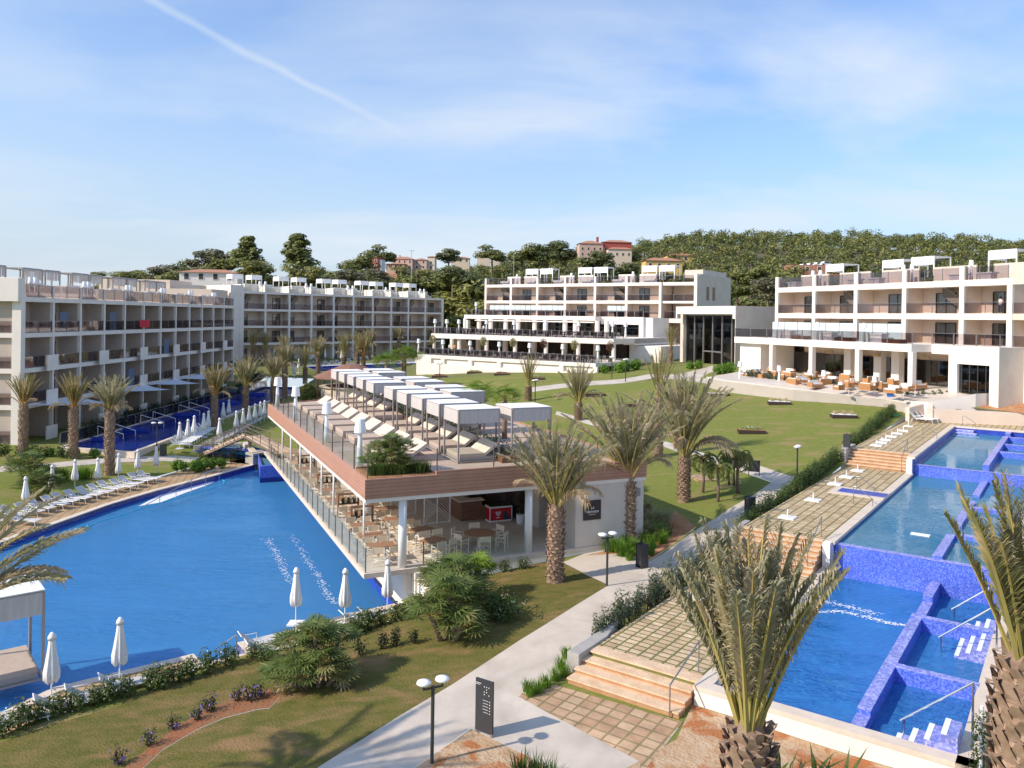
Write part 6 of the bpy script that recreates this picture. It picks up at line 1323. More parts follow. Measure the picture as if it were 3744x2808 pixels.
mb = MB(); mb.prism([tuple(FG.w(-14, -14).xy), tuple(FG.w(34, -14).xy), tuple(FG.w(34, -9).xy), tuple(FG.w(40, 2).xy), tuple(FG.w(-14, 2).xy)], 4.5, 6.72)
lt = [tuple(p.xy) for p in pts]; poly = [lt[0], lt[1], lt[2], lt[3], lt[4], tuple(at(*ZD(1460, 225), 6).xy), tuple(FG.w(33, -5).xy), tuple(FG.w(33, 1).xy), tuple(FG.w(-4, 1).xy)]
mb = MB(); mb.prism(poly, 4.4, 6.05, bottom=False); 
mb = MB(); n_ = len(poly); zt_ = [6.5, 6.45, 6.15, 5.75, 5.6, 5.9, 6.75, 6.78, 6.78]; ii = [mb._p((p[0], p[1], z)) for p, z in zip(poly, zt_)]; mb.f = [ii if True else None]; mb.m = [0]; me_o = mb.build('lounge_terrace', 'floor_stone'); struct(me_o)
mb = MB()
for a_, b_, za, zb in zip(poly, poly[1:]+poly[:1], zt_, zt_[1:]+zt_[:1]): mb.face([(*a_, 3.5), (*b_, 3.5), (*b_, zb-.004), (*a_, za-.004)])
struct(mb.build('lounge_terrace_side', 'white_render'))
# lounge furniture
def make_sofa(w=1.5):
    t = thing('lounge_sofa', '', 'sofa'); mb = MB(); mb.box(-w/2, w/2, -.4, .4, .08, .38); mb.box(-w/2, w/2, .32, .42, .38, .75); mb.box(-w/2, -w/2+.1, -.4, .32, .38, .6); mb.box(w/2-.1, w/2, -.4, .32, .38, .6); mb.build('frame', 'wicker_orange', t)
    mb = MB(); mb.box(-w/2+.12, w/2-.12, -.38, .3, .38, .5); mb.box(-w/2+.12, w/2-.12, .16, .31, .5, .82); mb.build('cushion', 'cushion_white', t); return t
SF = Proto(make_sofa()); SF2 = Proto(make_sofa(.8))
rs = random.Random(11); k = 0
for row, (v, n) in enumerate(((-8.3, 9), (-10.2, 9), (-12.0, 7), (-5.0, 8))):
    for j in range(n):
        x = 3+j*3.1+rs.uniform(-.3, .3)+row*.7
        if x > 31: continue
        if row == 2 and x < 14: continue
        if row in (0, 1, 2) and x < 3+row*2.5: continue
        p = FG.w(x, v+rs.uniform(-.2, .2)); r_ = rs.choice((0, PI, PI, PI/2, -PI/2)); z = 6.72 - (.06*max(0, -v-6))
        (SF if j % 3 else SF2).put((p.x, p.y, z-.05), FG.rz+r_, f'orange wicker {"sofa" if j%3 else "armchair"} with white cushions, {ORD[j]} from the left in the {["second", "third", "front", "back"][row]} lounge row', 'wicker seats on the lounge terrace')
        if j % 2 == 0: p = FG.w(x+1.3, v); TB.put((p.x, p.y, z-.35), FG.rz, f'low lounge table right of the {ORD[j]} seat in the {["second", "third", "front", "back"][row]} row', 'low tables on the lounge terrace', (.7, .9, 1))
for i, s in enumerate((3033, 3205, 3385)): p = FG.w(FG.fx(s, -3), -3, 6.8+2.75); mb = MB(); mb.lathe([(.45, 0), (.5, .35), (.48, .36), (.43, .02)], 16); o = mb.build('hanging_lamp_shade', 'rattan'); o.location = p; tag(o, f'woven orange lampshade under the lounge ceiling, {ORD[i]} from the left', 'lampshade'); mb = MB(); mb.lathe([(.012, .3), (.012, .8)], 6); mb.build('cord', 'black', o)
# restaurant chairs and tables on the two centre terraces
def make_dchair():
    t = thing('dining_chair', '', 'chair'); mb = MB(); mb.box(-.24, .24, -.24, .24, .40, .46); mb.build('seat', 'black', t); mb = MB(); mb.box(-.24, .24, .2, .25, .46, .92); mb.build('backrest', 'mesh_dark', t); mb = MB()
    for x in (-.22, .22):
        for y in (-.22, .22): mb.box(x-.02, x+.02, y-.02, y+.02, 0, .4)
    mb.build('legs', 'black', t); return t
def make_dtable():
    t = thing('dining_table', '', 'table'); mb = MB(); mb.box(-.45, .45, -.45, .45, .71, .75); mb.build('tabletop', 'dark_frame', t); mb = MB(); mb.lathe([(.25, 0), (.25, .03), (.04, .04), (.04, .71)], 8); mb.build('pedestal', 'black', t); return t
DC = Proto(make_dchair()); DT = Proto(make_dtable()); rs = random.Random(4)
for tr, (z, vf, xa, xb) in enumerate(((10.2, -21.6, TER[0]+1, TER[1]-1), (6.86, -29.2, TER[2]+1, TER[3]-.5))):
    for row in range(3):
        n = 22
        for j in range(n):
            x = xa+(xb-xa)*(j+.5)/n; v = vf+row*2.6; p = FC.w(x, v)
            DT.put((p.x, p.y, z), FC.rz, f'dark dining table on the {["middle", "lower"][tr]} restaurant terrace, {["front", "second", "back"][row]} row, {ordw(j)} from the left', 'dining tables on the restaurant terraces')
            if row < 2:
                for s in ((-.7, 0), (.7, 0)) if (j+row) % 2 else ((0, .7), (0, -.7)):
                    p = FC.w(x+s[0], v+s[1]); DC.put((p.x, p.y, z), FC.rz+(PI/2 if s[0] < 0 else -PI/2 if s[0] > 0 else (0 if s[1] > 0 else PI)), f'{("left" if s[0] < 0 else "right" if s[0] > 0 else "far" if s[1] > 0 else "near")} chair at the {ordw(j)} table, {["front", "second"][row]} row, {["middle", "lower"][tr]} restaurant terrace', 'dining chairs on the restaurant terraces')
for i, s in enumerate((1591, 1634, 1678, 1779, 1880, 1996, 2116, 2240, 2288)): p = FC.w(FC.fx(s, -22.2 if i < 7 else -15), -22.2 if i < 7 else -15); LAMP.put((p.x, p.y, 10.2), 0, f'white floor lamp on the middle restaurant terrace, {ORD[i]} from the left', 'lamps on the middle restaurant terrace', 1.35)
for i, s in enumerate((1532, 1621, 1720, 1827, 1938, 2059, 2188)): p = FC.w(FC.fx(s, -29.8), -29.8); LAMP.put((p.x, p.y, 6.85), 0, f'white floor lamp on the lower restaurant terrace, {ORD[i]} from the left', 'lamps on the lower restaurant terrace', 1.35)
LAMP.put(FC.w(FC.fx(1740, -8.2), -8.2, 13.65), 0, 'white floor lamp at the left end of the upper restaurant roof', None, 1.3)
for i, (s, m_) in enumerate(((1583, 'rattan'), (1768, 'rattan'), (1877, 'rattan'), (1989, 'red_shrub'), (2101, 'rattan'), (2232, 'red_shrub'))):
    t = thing('round_topiary', f'round headed terrace tree on the lower restaurant terrace, {ORD[i]} from the left', 'topiary tree', FC.w(FC.fx(s, -25), -25, 6.83)); mb = MB(); leafball(mb, (0, 0, 2.35), (.6, .6, .85), 420, .12); mb.build('crown', m_ if m_ != 'rattan' else 'spiky_pale', t); mb = MB(); mb.lathe([(.25, 0), (.3, .5), (.04, .5), (.04, 2)], 8); mb.build('trunk', 'bark', t)
# ---------------------------------------------------------------- palms
def frond(lf, rc, base, az, el, L_, curve, nl, ll, rnd, leafw=.035, dry=False, droop=.0, tw=0.0, petiole=.22, ang=(.45, .88)):
    """one feather frond: rachis curve with folded leaflets on both sides"""
    p = Vector(base); d = Vector((math.cos(az)*math.cos(el), math.sin(az)*math.cos(el), math.sin(el))); side = Vector((-math.sin(az), math.cos(az), 0)); pts = [p.copy()]; n = 10; e = el
    for k in range(n):
        e -= curve/n*(1+1.2*k/n); d = Vector((math.cos(az)*math.cos(e), math.sin(az)*math.cos(e), math.sin(e))); p = p+d*(L_/n); pts.append(p.copy())
    rc.tube(pts, [.045*L_/3.5*(1-k/n)**.8+.008 for k in range(n+1)], 4, False)
    def P(t):
        q = t*n; i = min(n-1, int(q)); return pts[i].lerp(pts[i+1], q-i), (pts[i+1]-pts[i]).normalized()
    for k in range(nl):
        t = petiole+(1-petiole)*(k+rnd.random()*.7)/nl; q, dd = P(min(t, .995)); up = side.cross(dd).normalized()
        if up.z < 0 and abs(up.z) > .2: up = -up
        s_ = math.sin(PI*min(1, (t-petiole)/(1-petiole)*.86+.14)); l = ll*(.45+.6*s_)*rnd.uniform(.8, 1.1)
        for sg in (-1, 1):
            a_ = rnd.uniform(*ang); v = (dd*math.cos(a_)+side*sg*math.sin(a_)*.8+up*rnd.uniform(.15, .55)*math.sin(a_)).normalized()
            w = (dd.cross(v)).normalized()*leafw*.5*rnd.uniform(.8, 1.2); e1 = q+v*l*.55; e2 = q+v*l*.98+Vector((0, 0, -droop*l*rnd.uniform(.4, 1.3)))
            dr = rnd.random()
            lf.cur = 1 if (dry or dr < .05) else 0
            lf.face([q-w*.6, e1-w, e1+w, q+w*.6]); lf.face([e1-w, e2, e1+w])
def make_date(seed, th_, L_, nf, nl, ll, spread=(1.52, .62), tr=.34, leaf='palm_leaf', droop=.3, lw=.035, boots=160, curve=(.25, .8), name='date_palm', orange=False, dryn=5):
    rnd = random.Random(seed); t = thing(name, '', 'palm tree'); tk = MB()
    prof = [(tr*1.12, -.5), (tr*1.1, 0), (tr*.98, th_*.25), (tr*.95, th_*.6), (tr*1.02, th_*.9), (tr*.8, th_+.1), (tr*.3, th_+.45)]
    tk.lathe(prof, 16); tk.build('trunk', 'palm_trunk', t, True)
    bt = MB(); ga_ = 2.39996
    for k in range(boots):
        f = k/boots; z = -.05+f*(th_+.15); a = k*ga_; r = tr*(1.02+.1*rnd.random())*(1 if f < .93 else .85); c = Vector((r*math.cos(a), r*math.sin(a), z)); tn = Vector((-math.sin(a), math.cos(a), 0)); out_ = Vector((math.cos(a), math.sin(a), 0))
        w = tr*rnd.uniform(.30, .42); h = rnd.uniform(.16, .26)*(tr/.34); o_ = rnd.uniform(.04, .11)*(tr/.34)
        bt.face([c-tn*w-out_*.05, c-tn*w*.4+out_*o_+Vector((0, 0, h)), c+tn*w*.4+out_*o_+Vector((0, 0, h)), c+tn*w-out_*.05]); bt.face([c-tn*w*.4+out_*o_+Vector((0, 0, h)), c-out_*.12+Vector((0, 0, h*.9)), c+tn*w*.4+out_*o_+Vector((0, 0, h))]); bt.face([c-tn*w-out_*.05, c+tn*w-out_*.05, c+out_*o_*.4-Vector((0, 0, h*.3))])
    bt.build('leaf_base', 'palm_boot', t)
    lf = MB(); rc = MB()
    for k in range(nf):
        f = (k+.5)/nf; a = k*ga_+rnd.uniform(-.2, .2); el = spread[0]+(spread[1]-spread[0])*f**.9+rnd.uniform(-.08, .08)
        frond(lf, rc, (tr*.45*f*math.cos(a), tr*.45*f*math.sin(a), th_+.1+.25*(1-f)), a, el, L_*rnd.uniform(.82, 1.05), rnd.uniform(*curve)*(1.0 if f > .3 else .5), nl, ll, rnd, lw, False, droop)
    for k in range(dryn):
        a = rnd.uniform(0, 6.28); frond(lf, rc, (tr*.5*math.cos(a), tr*.5*math.sin(a), th_), a, rnd.uniform(.95, 1.25), L_*rnd.uniform(.55, .8), rnd.uniform(.8, 1.3), nl, ll*.9, rnd, lw, True, .9)
    lf.build('leaf_crown', [leaf, 'palm_dry'], t); rc.build('leaf_stalk', 'rachis_orange' if orange else 'rachis', t); return t
DP = [Proto(make_date(1, 3.0, 4.2, 40, 56, .68, leaf='palm_leaf_grey', spread=(1.54, 1.12), curve=(.10, .36))), Proto(make_date(2, 3.0, 4.2, 34, 52, .62, leaf='palm_leaf', spread=(1.54, 1.15), orange=True, curve=(.1, .35))), Proto(make_date(3, 3.0, 4.2, 44, 58, .70, leaf='palm_leaf_grey', spread=(1.54, 1.08), droop=.6, curve=(.18, .52), dryn=7, lw=.042)), Proto(make_date(4, 3.0, 4.0, 24, 40, .5, leaf='palm_leaf', spread=(1.54, 1.2), curve=(.08, .28), droop=.15, dryn=3))]
def palm(kind, base, cb, top, lab, group=None, z=None, wide=1.0, trunkr=None):
    """base, crown base and crown top in photograph pixels"""
    q = gp(*base) if z is None else at(base[0], base[1], z); dd = q.y; m_ = dd/FPX; H_ = max(.8, (base[1]-cb)*m_); Lc = (cb-top)*m_
    if q.z < .1 and z is None: q.z = max(q.z, 0)
    sc = Lc/4.0; szt = H_/3.0
    # trunk and crown scale apart: build a copy and rescale its children
    r = DP[kind].put(q, random.uniform(0, 6.28), lab, group)
    for c in list(r.children) if r.children else [o for o in COL.objects if o.parent == r]:
        nm = c.name.split('.')[0]
        if nm in ('trunk', 'leaf_base'): k = (trunkr or .35)/.34; c.scale = (k, k, szt)
        else: c.scale = (sc*wide, sc*wide, sc); c.location = (0, 0, H_-3.0*sc)
    return r
D = 1.6926
def ds(x, y): return (x*D, y*D)
PAL = [
 (1, (50, 985), 880, 812, 'date palm at far left before the shaded wing, first of three', 1.0), (1, (158, 990), 886, 812, 'date palm before the left wing, middle one of the three', 1.0), (2, (236, 1026), 892, 818, 'date palm with drooping right leaf behind the parasols, third of three', 1.05),
 (1, (463, 925), 858, 790, 'date palm on the deck between the two river parasol groups', 1.0), (0, (530, 905), 838, 775, 'date palm behind the river deck, right of the orange crowned palm', 1.0), (0, (590, 880), 822, 770, 'grey green date palm near the far river bend', 1.0),
 (0, (615, 862), 795, 745, 'date palm behind the lamps at the left end of the bar roof', 1.0), (3, (546, 786), 755, 714, 'small date palm at the left corner of the middle wing', 1.0), (3, (572, 787), 756, 716, 'date palm just right of the middle wing corner pier', 1.0), (0, (614, 812), 760, 726, 'date palm before the second bay of the middle wing', .9),
 (3, (659, 824), 795, 746, 'date palm left of the brown hut, paler one', 1.0), (2, (687, 806), 772, 730, 'date palm with spreading leaves left of the brown hut', 1.1), (3, (742, 798), 772, 718, 'tall tuft date palm behind the brown hut', .8), (3, (772, 793), 760, 716, 'thin date palm in the cluster behind the hut, left one', .8), (1, (785, 797), 772, 722, 'orange stemmed date palm in the cluster behind the hut', .9), (0, (799, 776), 752, 713, 'date palm at the right of the cluster behind the hut', .8), (0, (861, 772), 735, 708, 'slender date palm alone before the right bays of the middle wing', 1.0),
 (2, (1477, 1083), 990, 822, 'large date palm with broad grey crown beside the lawn path', 1.0), (2, (1356, 1175), 1042, 872, 'date palm rising from the oleander bed beside the bar wall', 1.15), (2, (1199, 1256), 1100, 930, 'date palm before the bar entrance with hanging dry leaves', 1.1),
 (0, (1249, 908), 872, 795, 'date palm on the lawn behind the canopied daybeds', 1.0), (3, (1421, 987), 868, 757, 'tall dry tipped date palm leaning on the lawn edge', .75), (3, (1141, 866), 836, 768, 'thin tufted date palm at the left lawn path', .8), (3, (1448, 786), 752, 705, 'small tufted date palm before the glass lobby', .8)]
for k, b, cb, tp, lb, wd in PAL: palm(k, ds(*b), cb*D, tp*D, lb, wide=wd)
# the three foreground palms get denser crowns of their own
F1 = make_date(11, 4.1, 3.75, 44, 84, .58, spread=(1.56, 1.27), tr=.43, leaf='palm_leaf_grey', droop=.6, lw=.04, boots=260, curve=(.05, .36), orange=False, dryn=0)
q = at(2762, 2690, 5.1); q = Vector(((2762-CX)/FPX*15.5, 15.5, 0)); q.z = th(q.x, q.y); F1.location = (q.x, q.y, 1.0); tag(F1, 'large foreground date palm in front of the near cascade basin', 'palm tree')
F2 = make_date(12, 6.15, 3.1, 26, 66, .50, spread=(1.56, 1.22), tr=.44, leaf='palm_leaf', droop=.2, lw=.032, boots=330, curve=(.06, .3), dryn=0)
F2.location = ((3760-CX)/FPX*14.0+.05, 14.0, 1.0); tag(F2, 'tall foreground date palm cut by the right picture edge', 'palm tree')
F3 = make_date(13, 5.0, 3.7, 26, 70, .55, spread=(1.5, .55), tr=.42, leaf='palm_leaf_grey', droop=.3, lw=.04, boots=200, curve=(.2, .7), dryn=4)
F3.location = (-13.0, 18.0, .9); tag(F3, 'date palm whose leaves reach in from the left picture edge', 'palm tree')
# ---------------------------------------------------------------- fan palms
def fan(mb, rc, base, d, pet, r, rnd, nseg=14, w=.06):
    p = Vector(base); d = Vector(d).normalized(); q = p+d*pet+Vector((0, 0, -.08*pet)); rc.tube([p, q], [.012, .008], 3, False)
    n = (Vector((rnd.uniform(-.35, .35), rnd.uniform(-.35, .35), 1.0))-d*.25).normalized(); u = d-n*d.dot(n); u.normalize(); v = n.cross(u)
    for k in range(nseg):
        a = (k/(nseg-1)-.5)*4.4; l = r*(.8+.2*math.cos(a))*rnd.uniform(.88, 1.08); e = (u*math.cos(a)+v*math.sin(a)); s = n.cross(e)*w*.5
        m1 = q+e*l*.55+n*.05*r; m2 = q+e*l-n*.10*r*rnd.uniform(-.3, 1.6); mb.face([q, m1-s, m2, m1+s])
def make_fan(seed, heads, leaf='fan_leaf', nl=20, pet=.5, r=.50, trunk=.07, name='fan_palm', dead=0):
    rnd = random.Random(seed); t = thing(name, '', 'fan palm'); mb = MB(); rc = MB(); tk = MB(); dd = MB()
    for x, y, z in heads:
        tk.tube([(x*.35, y*.35, -.2), (x*.7, y*.7, z*.5), (x, y, z)], [trunk*1.2, trunk*1.1, trunk], 7)
        for k in range(nl):
            f = (k+.5)/nl; a = k*2.4+rnd.uniform(-.3, .3); el = 1.45-1.5*f; d = (math.cos(a)*math.cos(el), math.sin(a)*math.cos(el), math.sin(el)); fan(mb, rc, (x, y, z), d, pet*rnd.uniform(.75, 1.15), r*rnd.uniform(.85, 1.15), rnd)
        for k in range(dead):
            a = rnd.uniform(0, 6.3); fan(dd, rc, (x, y, z-.05), (math.cos(a), math.sin(a), -1.2), pet*.5, r*.8, rnd, 9)
    mb.build('leaf_crown', leaf, t); rc.build('leaf_stalk', 'rachis', t); tk.build('trunk', 'palm_trunk', t, True)
    if dd.v: dd.build('dead_leaf', 'palm_dry', t)
    return t
FN1 = Proto(make_fan(21, [(0, 0, 1.5), (.75, .2, 1.15), (-.7, .3, 1.1), (.2, -.75, .9), (-.5, -.6, .6), (.7, -.7, .5), (0, .7, 1.2), (-1.0, -.2, .45)], dead=3)); FN2 = Proto(make_fan(22, [(0, 0, 1.2), (.6, .4, .8), (-.6, -.1, .75), (.1, -.6, .45)])); FN3 = Proto(make_fan(23, [(0, 0, 1.05)], 'fan_bright', 38, .5, .5, .14, dead=12)); FN4 = Proto(make_fan(24, [(0, 0, 2.1)], 'fan_bright', 26, .7, .62, .13, 'washingtonia_palm', dead=8))
FN1.put(gz(1150, 2500), .3, 'largest dark green fan palm clump at the near hedge', None, 1.05); FN2.put(gz(1640, 2330), .5, 'fan palm clump below the bar wall, lower one', None, 1.35); FN2.put(gz(1660, 2240), 1.8, 'fan palm clump just left of the yellowing fan palm', None, 1.35); FN3.put(gz(1745, 2190), 1, 'single bright fan palm with yellow dead leaves below the bar', None, 1.15)
FN2.put((*gp(110, 1768).xy, .2), 2.2, 'dark fan palm beside the leftmost path', None, 1.5); FN2.put((*gp(140, 1825).xy, .1), .2, 'fan palm clump between the first two parasols on the left', None, 1.2)
FN1.put((*bw(1.7, 1.6), TZ+.05), 0, 'green fan palm clump in the corner planter on the bar roof', None, .86); FN1.put((*gp(*ZR2(650, 1590)).xy, 1.2), 1, 'green fan palm clump behind the far end of the bar roof', None, 1.25)
for i, (p, s, lb) in enumerate(((ZR2(1325, 1370), 1.5, 'small washingtonia palm behind the far canopies, left one'), (ZR2(1480, 1350), 1.7, 'small washingtonia palm behind the far canopies, right one'))):
    q = gp(p[0], p[1]+70); FN4.put((q.x, q.y, q.z), i, lb, None, s*1.35)
# short feather palms on the grass right of the bar
rnd_ = random.Random(3)
def make_phoenix(seed):
    rnd = random.Random(seed); t = thing('pygmy_palm', '', 'palm tree'); tk = MB(); tk.tube([(0, 0, -.2), (.05, 0, .8), (0, .03, 1.75)], [.09, .07, .08], 8); tk.build('trunk', 'bark', t, True); lf = MB(); rc = MB()
    for k in range(26): f = k/26; frond(lf, rc, (0, .03, 1.75), k*2.4, 1.3-1.1*f, rnd.uniform(.9, 1.2), rnd.uniform(1.4, 2.1), 20, .26, rnd, .03, False, .4)
    lf.build('leaf_crown', ['fan_leaf', 'palm_dry'], t); rc.build('leaf_stalk', 'rachis', t); return t
PH = Proto(make_phoenix(5))
for i, (x, y, s) in enumerate(((1208, 1075, 1.2), (1318, 1143, 1.15), (1460, 1082, 1.3), (1398, 1020, 1.0), (1432, 1025, 1.05))): PH.put(gz(*ZC(x, y)), i, ['short palm at the left of the five on the bar side grass', 'front short palm of the five on the bar side grass', 'right short palm of the five with widest crown', 'short palm behind the front one, left of the pair', 'short palm behind the front one, right of the pair'][i], None, s)
# ---------------------------------------------------------------- shrubs and hedges
def make_shrub(seed, rad, n, s, leaf, name='shrub', cat='shrub', flowers=None, stems=4, nc=5):
    rnd = random.Random(seed); t = thing(name, '', cat); mb = MB(); st2 = MB()
    for k in range(nc):
        x, y = rnd.uniform(-.5, .5)*rad[0], rnd.uniform(-.5, .5)*rad[1]; rr = rnd.uniform(.45, .75); h = rad[2]*rnd.uniform(.7, 1.15)
        leafball(mb, (x, y, h*.95), (rad[0]*rr, rad[1]*rr, h), n//nc, s, .3, .15, rnd); st2.tube([(x*.2, y*.2, -.15), (x, y, h*1.2)], [.025, .01], 4)
    mb.build('foliage', leaf, t); st2.build('stem', 'stem', t)
    if flowers:
        for fm, cnt in flowers: mb = MB(); leafball(mb, (0, 0, rad[2]), (rad[0], rad[1], rad[2]*1.05), cnt, .035, 0, .8, rnd); mb.build('flowers', fm, t)
    return t
HS = [Proto(make_shrub(s, (.42, .42, .38), 420, .055, 'shrub_leaf', 'hedge_shrub', 'shrub', [('flower_white', 6)])) for s in (1, 2, 3)]
HT = [Proto(make_shrub(s, (.30, .30, .52), 420, .05, 'shrub_grey', 'tall_hedge_shrub', 'shrub')) for s in (4, 5, 6)]
HG = [Proto(make_shrub(s, (.40, .40, .50), 420, .055, 'shrub_leaf', 'path_hedge_shrub', 'shrub')) for s in (7, 8)]
def row(protos, pts, step, lab, group, jit=.08, sc=1.0, z=None):
    out_ = []; P_ = [gp(*p) if len(p) == 2 else Vector(p) for p in pts]; n = 0
    for a, b in zip(P_, P_[1:]):
        L_ = (b-a).length; m_ = max(1, int(L_/step))
        for k in range(m_):
            q = a.lerp(b, (k+.5)/m_); x, y = q.x+random.uniform(-jit, jit), q.y+random.uniform(-jit, jit)
            protos[n % len(protos)].put((x, y, th(x, y) if z is None else z), random.uniform(0, 6.28), lab+', '+ordw(min(n, 60)), group, sc*random.uniform(.85, 1.15)); n += 1
row(HS, [ZE(-60, 1420), ZE(200, 1320), ZE(400, 1255), ZE(640, 1180), ZE(850, 1120), ZE(1100, 1060), ZE(1350, 985), ZE(1620, 905), ZE(1850, 820)], .42, 'low green shrub in the hedge along the near pool edge, left stretch', 'low hedge along the near pool edge', sc=1.08)
row(HS, [ZE(1960, 800), ZE(2100, 770)], .55, 'low green shrub in the short hedge by the pool notch', 'short hedge at the notch'); row(HS, [ZF(20, 905), ZF(170, 890)], .55, 'low green shrub just left of the largest fan palm', 'hedge left of the fan palm'); row(HS, [ZF(700, 730), ZF(850, 680), ZF(1000, 640), ZF(1130, 600), ZF(1260, 560)], .42, 'low green shrub in the hedge between fan palms below the bar', 'hedge between the fan palms', sc=1.05)
row(HT, [pw(1.6, -4.35)+(1.45,), pw(5.0, -4.4)+(1.5,), pw(9, -4.4)+(1.6,), pw(14.2, -4.4)+(2,)], .44, 'upright grey green shrub in the row beside the near deck', 'shrub row beside the near deck', .05, 1.0)
for o_ in [o for o in COL.objects if o.get('group') == 'shrub row beside the near deck']: o_.scale[2] *= 1.35
row(HG, [pw(16.8, -4.5)+(2.4,), pw(24, -4.5)+(2.8,), pw(30, -4.5)+(3,), pw(36.6, -4.5)+(3.3,)], .46, 'green shrub in the long hedge beside the middle deck', 'hedge beside the middle deck', .1, 1.1)
row(HG, [pw(40.2, -4.6)+(3.5,), pw(50, -4.8)+(4.1,), pw(60, -5.0)+(4.4,)], .55, 'green shrub in the hedge beside the top deck', 'hedge beside the top deck', .12, 1.1)
row([Proto(make_shrub(31, (.3, .3, .34), 240, .05, 'shrub_dark', 'dark_shrub', 'shrub'))], [ZF(760, 880), ZF(880, 830), ZF(1010, 790), ZF(1130, 790), ZF(1250, 770)], .5, 'small dark shrub in the gappy row on the near slope', 'dark shrub row on the slope', .1, .9)
row([Proto(make_shrub(32, (.22, .22, .26), 130, .035, 'shrub_dark', 'violet_flower', 'flower plant', [('flower_violet', 26)]))], [ZE(960, 1640), ZE(1130, 1540), ZE(1300, 1410), ZE(1480, 1310), ZE(1640, 1230), ZE(1800, 1150), ZE(1960, 1120), ZE(2120, 1060), ZF(110, 1150)], .55, 'violet flowering plant in the red soil strip on the slope', 'violet flowers on the slope', .28, 1.25)
MS = make_shrub(33, (1.2, .9, .55), 1500, .07, 'shrub_leaf', 'flowering_shrub', 'shrub', [('flower_pink', 40), ('flower_white', 30)], nc=9); tag(MS, 'broad dark shrub with pink and white flowers on the slope', 'shrub'); MS.location = gz(*ZF(1790, 600))
row(HS, [ZG(60, 280), ZG(250, 250)], .6, 'small bush beside the low wall in front of the bar floor', 'bushes at the bar wall', .1, .8)
PBush = Proto(make_shrub(34, (.5, .5, .45), 500, .09, 'bright_plant', 'leafy_plant', 'plant', nc=6))
# grasses: upright blades
def make_tuft(seed, n, h, w, m_, spread=.5, name='grass_tuft', cat='ornamental grass'):
    rnd = random.Random(seed); t = thing(name, '', cat); mb = MB()
    for k in range(n):
        a = rnd.uniform(0, 6.28); r = rnd.uniform(0, .25); b = Vector((r*math.cos(a), r*math.sin(a), 0)); a2_ = a+rnd.uniform(-.6, .6); o_ = Vector((math.cos(a2_), math.sin(a2_), 0)); s = Vector((-o_.y, o_.x, 0))*w; hh = h*rnd.uniform(.6, 1.1); sp = spread*rnd.random()*h
        m1 = b+o_*sp*.4+Vector((0, 0, hh*.6)); tip = b+o_*sp*1.1+Vector((0, 0, hh*(1-.35*rnd.random()))); mb.face([b-s, b+s, m1+s*.8, m1-s*.8]); mb.face([m1-s*.8, m1+s*.8, tip])
    mb.build('blades', m_, t); return t
TF = Proto(make_tuft(41, 130, .8, .014, 'bright_plant')); TFD = Proto(make_tuft(42, 90, .75, .016, 'shrub_leaf')); SPK = Proto(make_tuft(43, 420, .75, .012, 'spiky_pale', 1.6, 'spiky_plant', 'spiky plant'))
k = 0
for (x, y) in ((430, 1440), (480, 1470), (540, 1500), (590, 1500), (640, 1530), (690, 1560), (590, 1440), (640, 1460), (700, 1500), (735, 1520), (790, 1440), (840, 1470), (870, 1420), (920, 1440), (830, 1520), (900, 1400), (770, 1400), (370, 1430), (400, 1400), (450, 1400), (960, 1380), (560, 1400), (520, 1420), (480, 1400)):
    (TF if (y > 1440 or k % 2) else TFD).put(gz(*ZC(x, y)), k, f'upright green grass tuft in the bar end bed, {ordw(k)} planted', 'grass tufts in the bar end bed', random.uniform(.9, 1.25)); k += 1
SPK.put(gz(*ZC(890, 1320)), 0, 'pale spiky rosette plant behind the bed tufts, right one', None, 1.5); SPK.put(gz(*ZC(785, 1400)), 1, 'pale spiky rosette plant behind the bed tufts, left one', None, 1.4)
RS = make_shrub(35, (.7, .7, .6), 700, .07, 'red_shrub', 'red_leaved_shrub', 'shrub'); tag(RS, 'dark red leaved shrub behind the palm at the bar end', 'shrub'); RS.location = gz(*ZC(765, 1270))
for i, (x, y, lb) in enumerate(((1560, 640, 'bright fan palm rising from the roof hedge behind the front canopies, left one'), (1745, 690, 'bright fan palm rising from the roof hedge behind the front canopies, right one'))):
    q = at(950+x/1.952, 1250+y/1.952, TZ); FN4.put((q.x, q.y, TZ), i+2, lb, None, 1.12)
for i in range(14): TFD.put((*bw(.4+random.random()*.5, .45+i*.2), TZ+.1), i, f'dark grass tuft in the bar roof corner planter, {ordw(i)} from the front', 'grasses in the roof planter', .85)
for i in range(10): TF.put((*bw(.55+random.random()*1.6, .6+i*.24), TZ+.1), i, f'bright grass tuft in the bar roof corner planter, {ordw(i)} from the front', 'bright grasses in the roof planter', .7)
# weeds and plants around the front bed
for i, (x, y) in enumerate(((520, 880), (480, 960), (440, 1040), (380, 1090), (330, 1130), (270, 1150), (250, 1120), (500, 1010))): TF.put(gz(*ZG(x, y)), i, f'weedy green tuft beside the lowest steps, {ordw(i)} going down', 'weeds beside the lowest steps', .62)
AG = Proto(make_tuft(44, 16, .95, .05, 'shrub_leaf', .8, 'strap_leaf_plant', 'leafy plant'))
for i, (px, py) in enumerate(((2980, 2900), (2850, 2880), (3080, 2930))): q = gp(px, py); AG.put(q, i, ['tall strap leaved plant right of the foreground palm trunk', 'strap leaved plant touching the foreground palm trunk', 'strap leaved plant at the bottom edge near the pool wall'][i], None, 1.2)
for i, (px, py) in enumerate(((1960, 2860), (1905, 2850), (2010, 2880))): q = gp(px, py); TFD.put(q, i, f'green tuft at the bottom edge before the branching path, {ordw(i)}', 'tufts at the bottom edge', 1.0)
CLB = thing('climbing_plant', 'dark climbing plant on the slim white post beside the right foreground palm', 'climber', (*pw(-.6, 7.75), 1.2)); mb = MB(); 
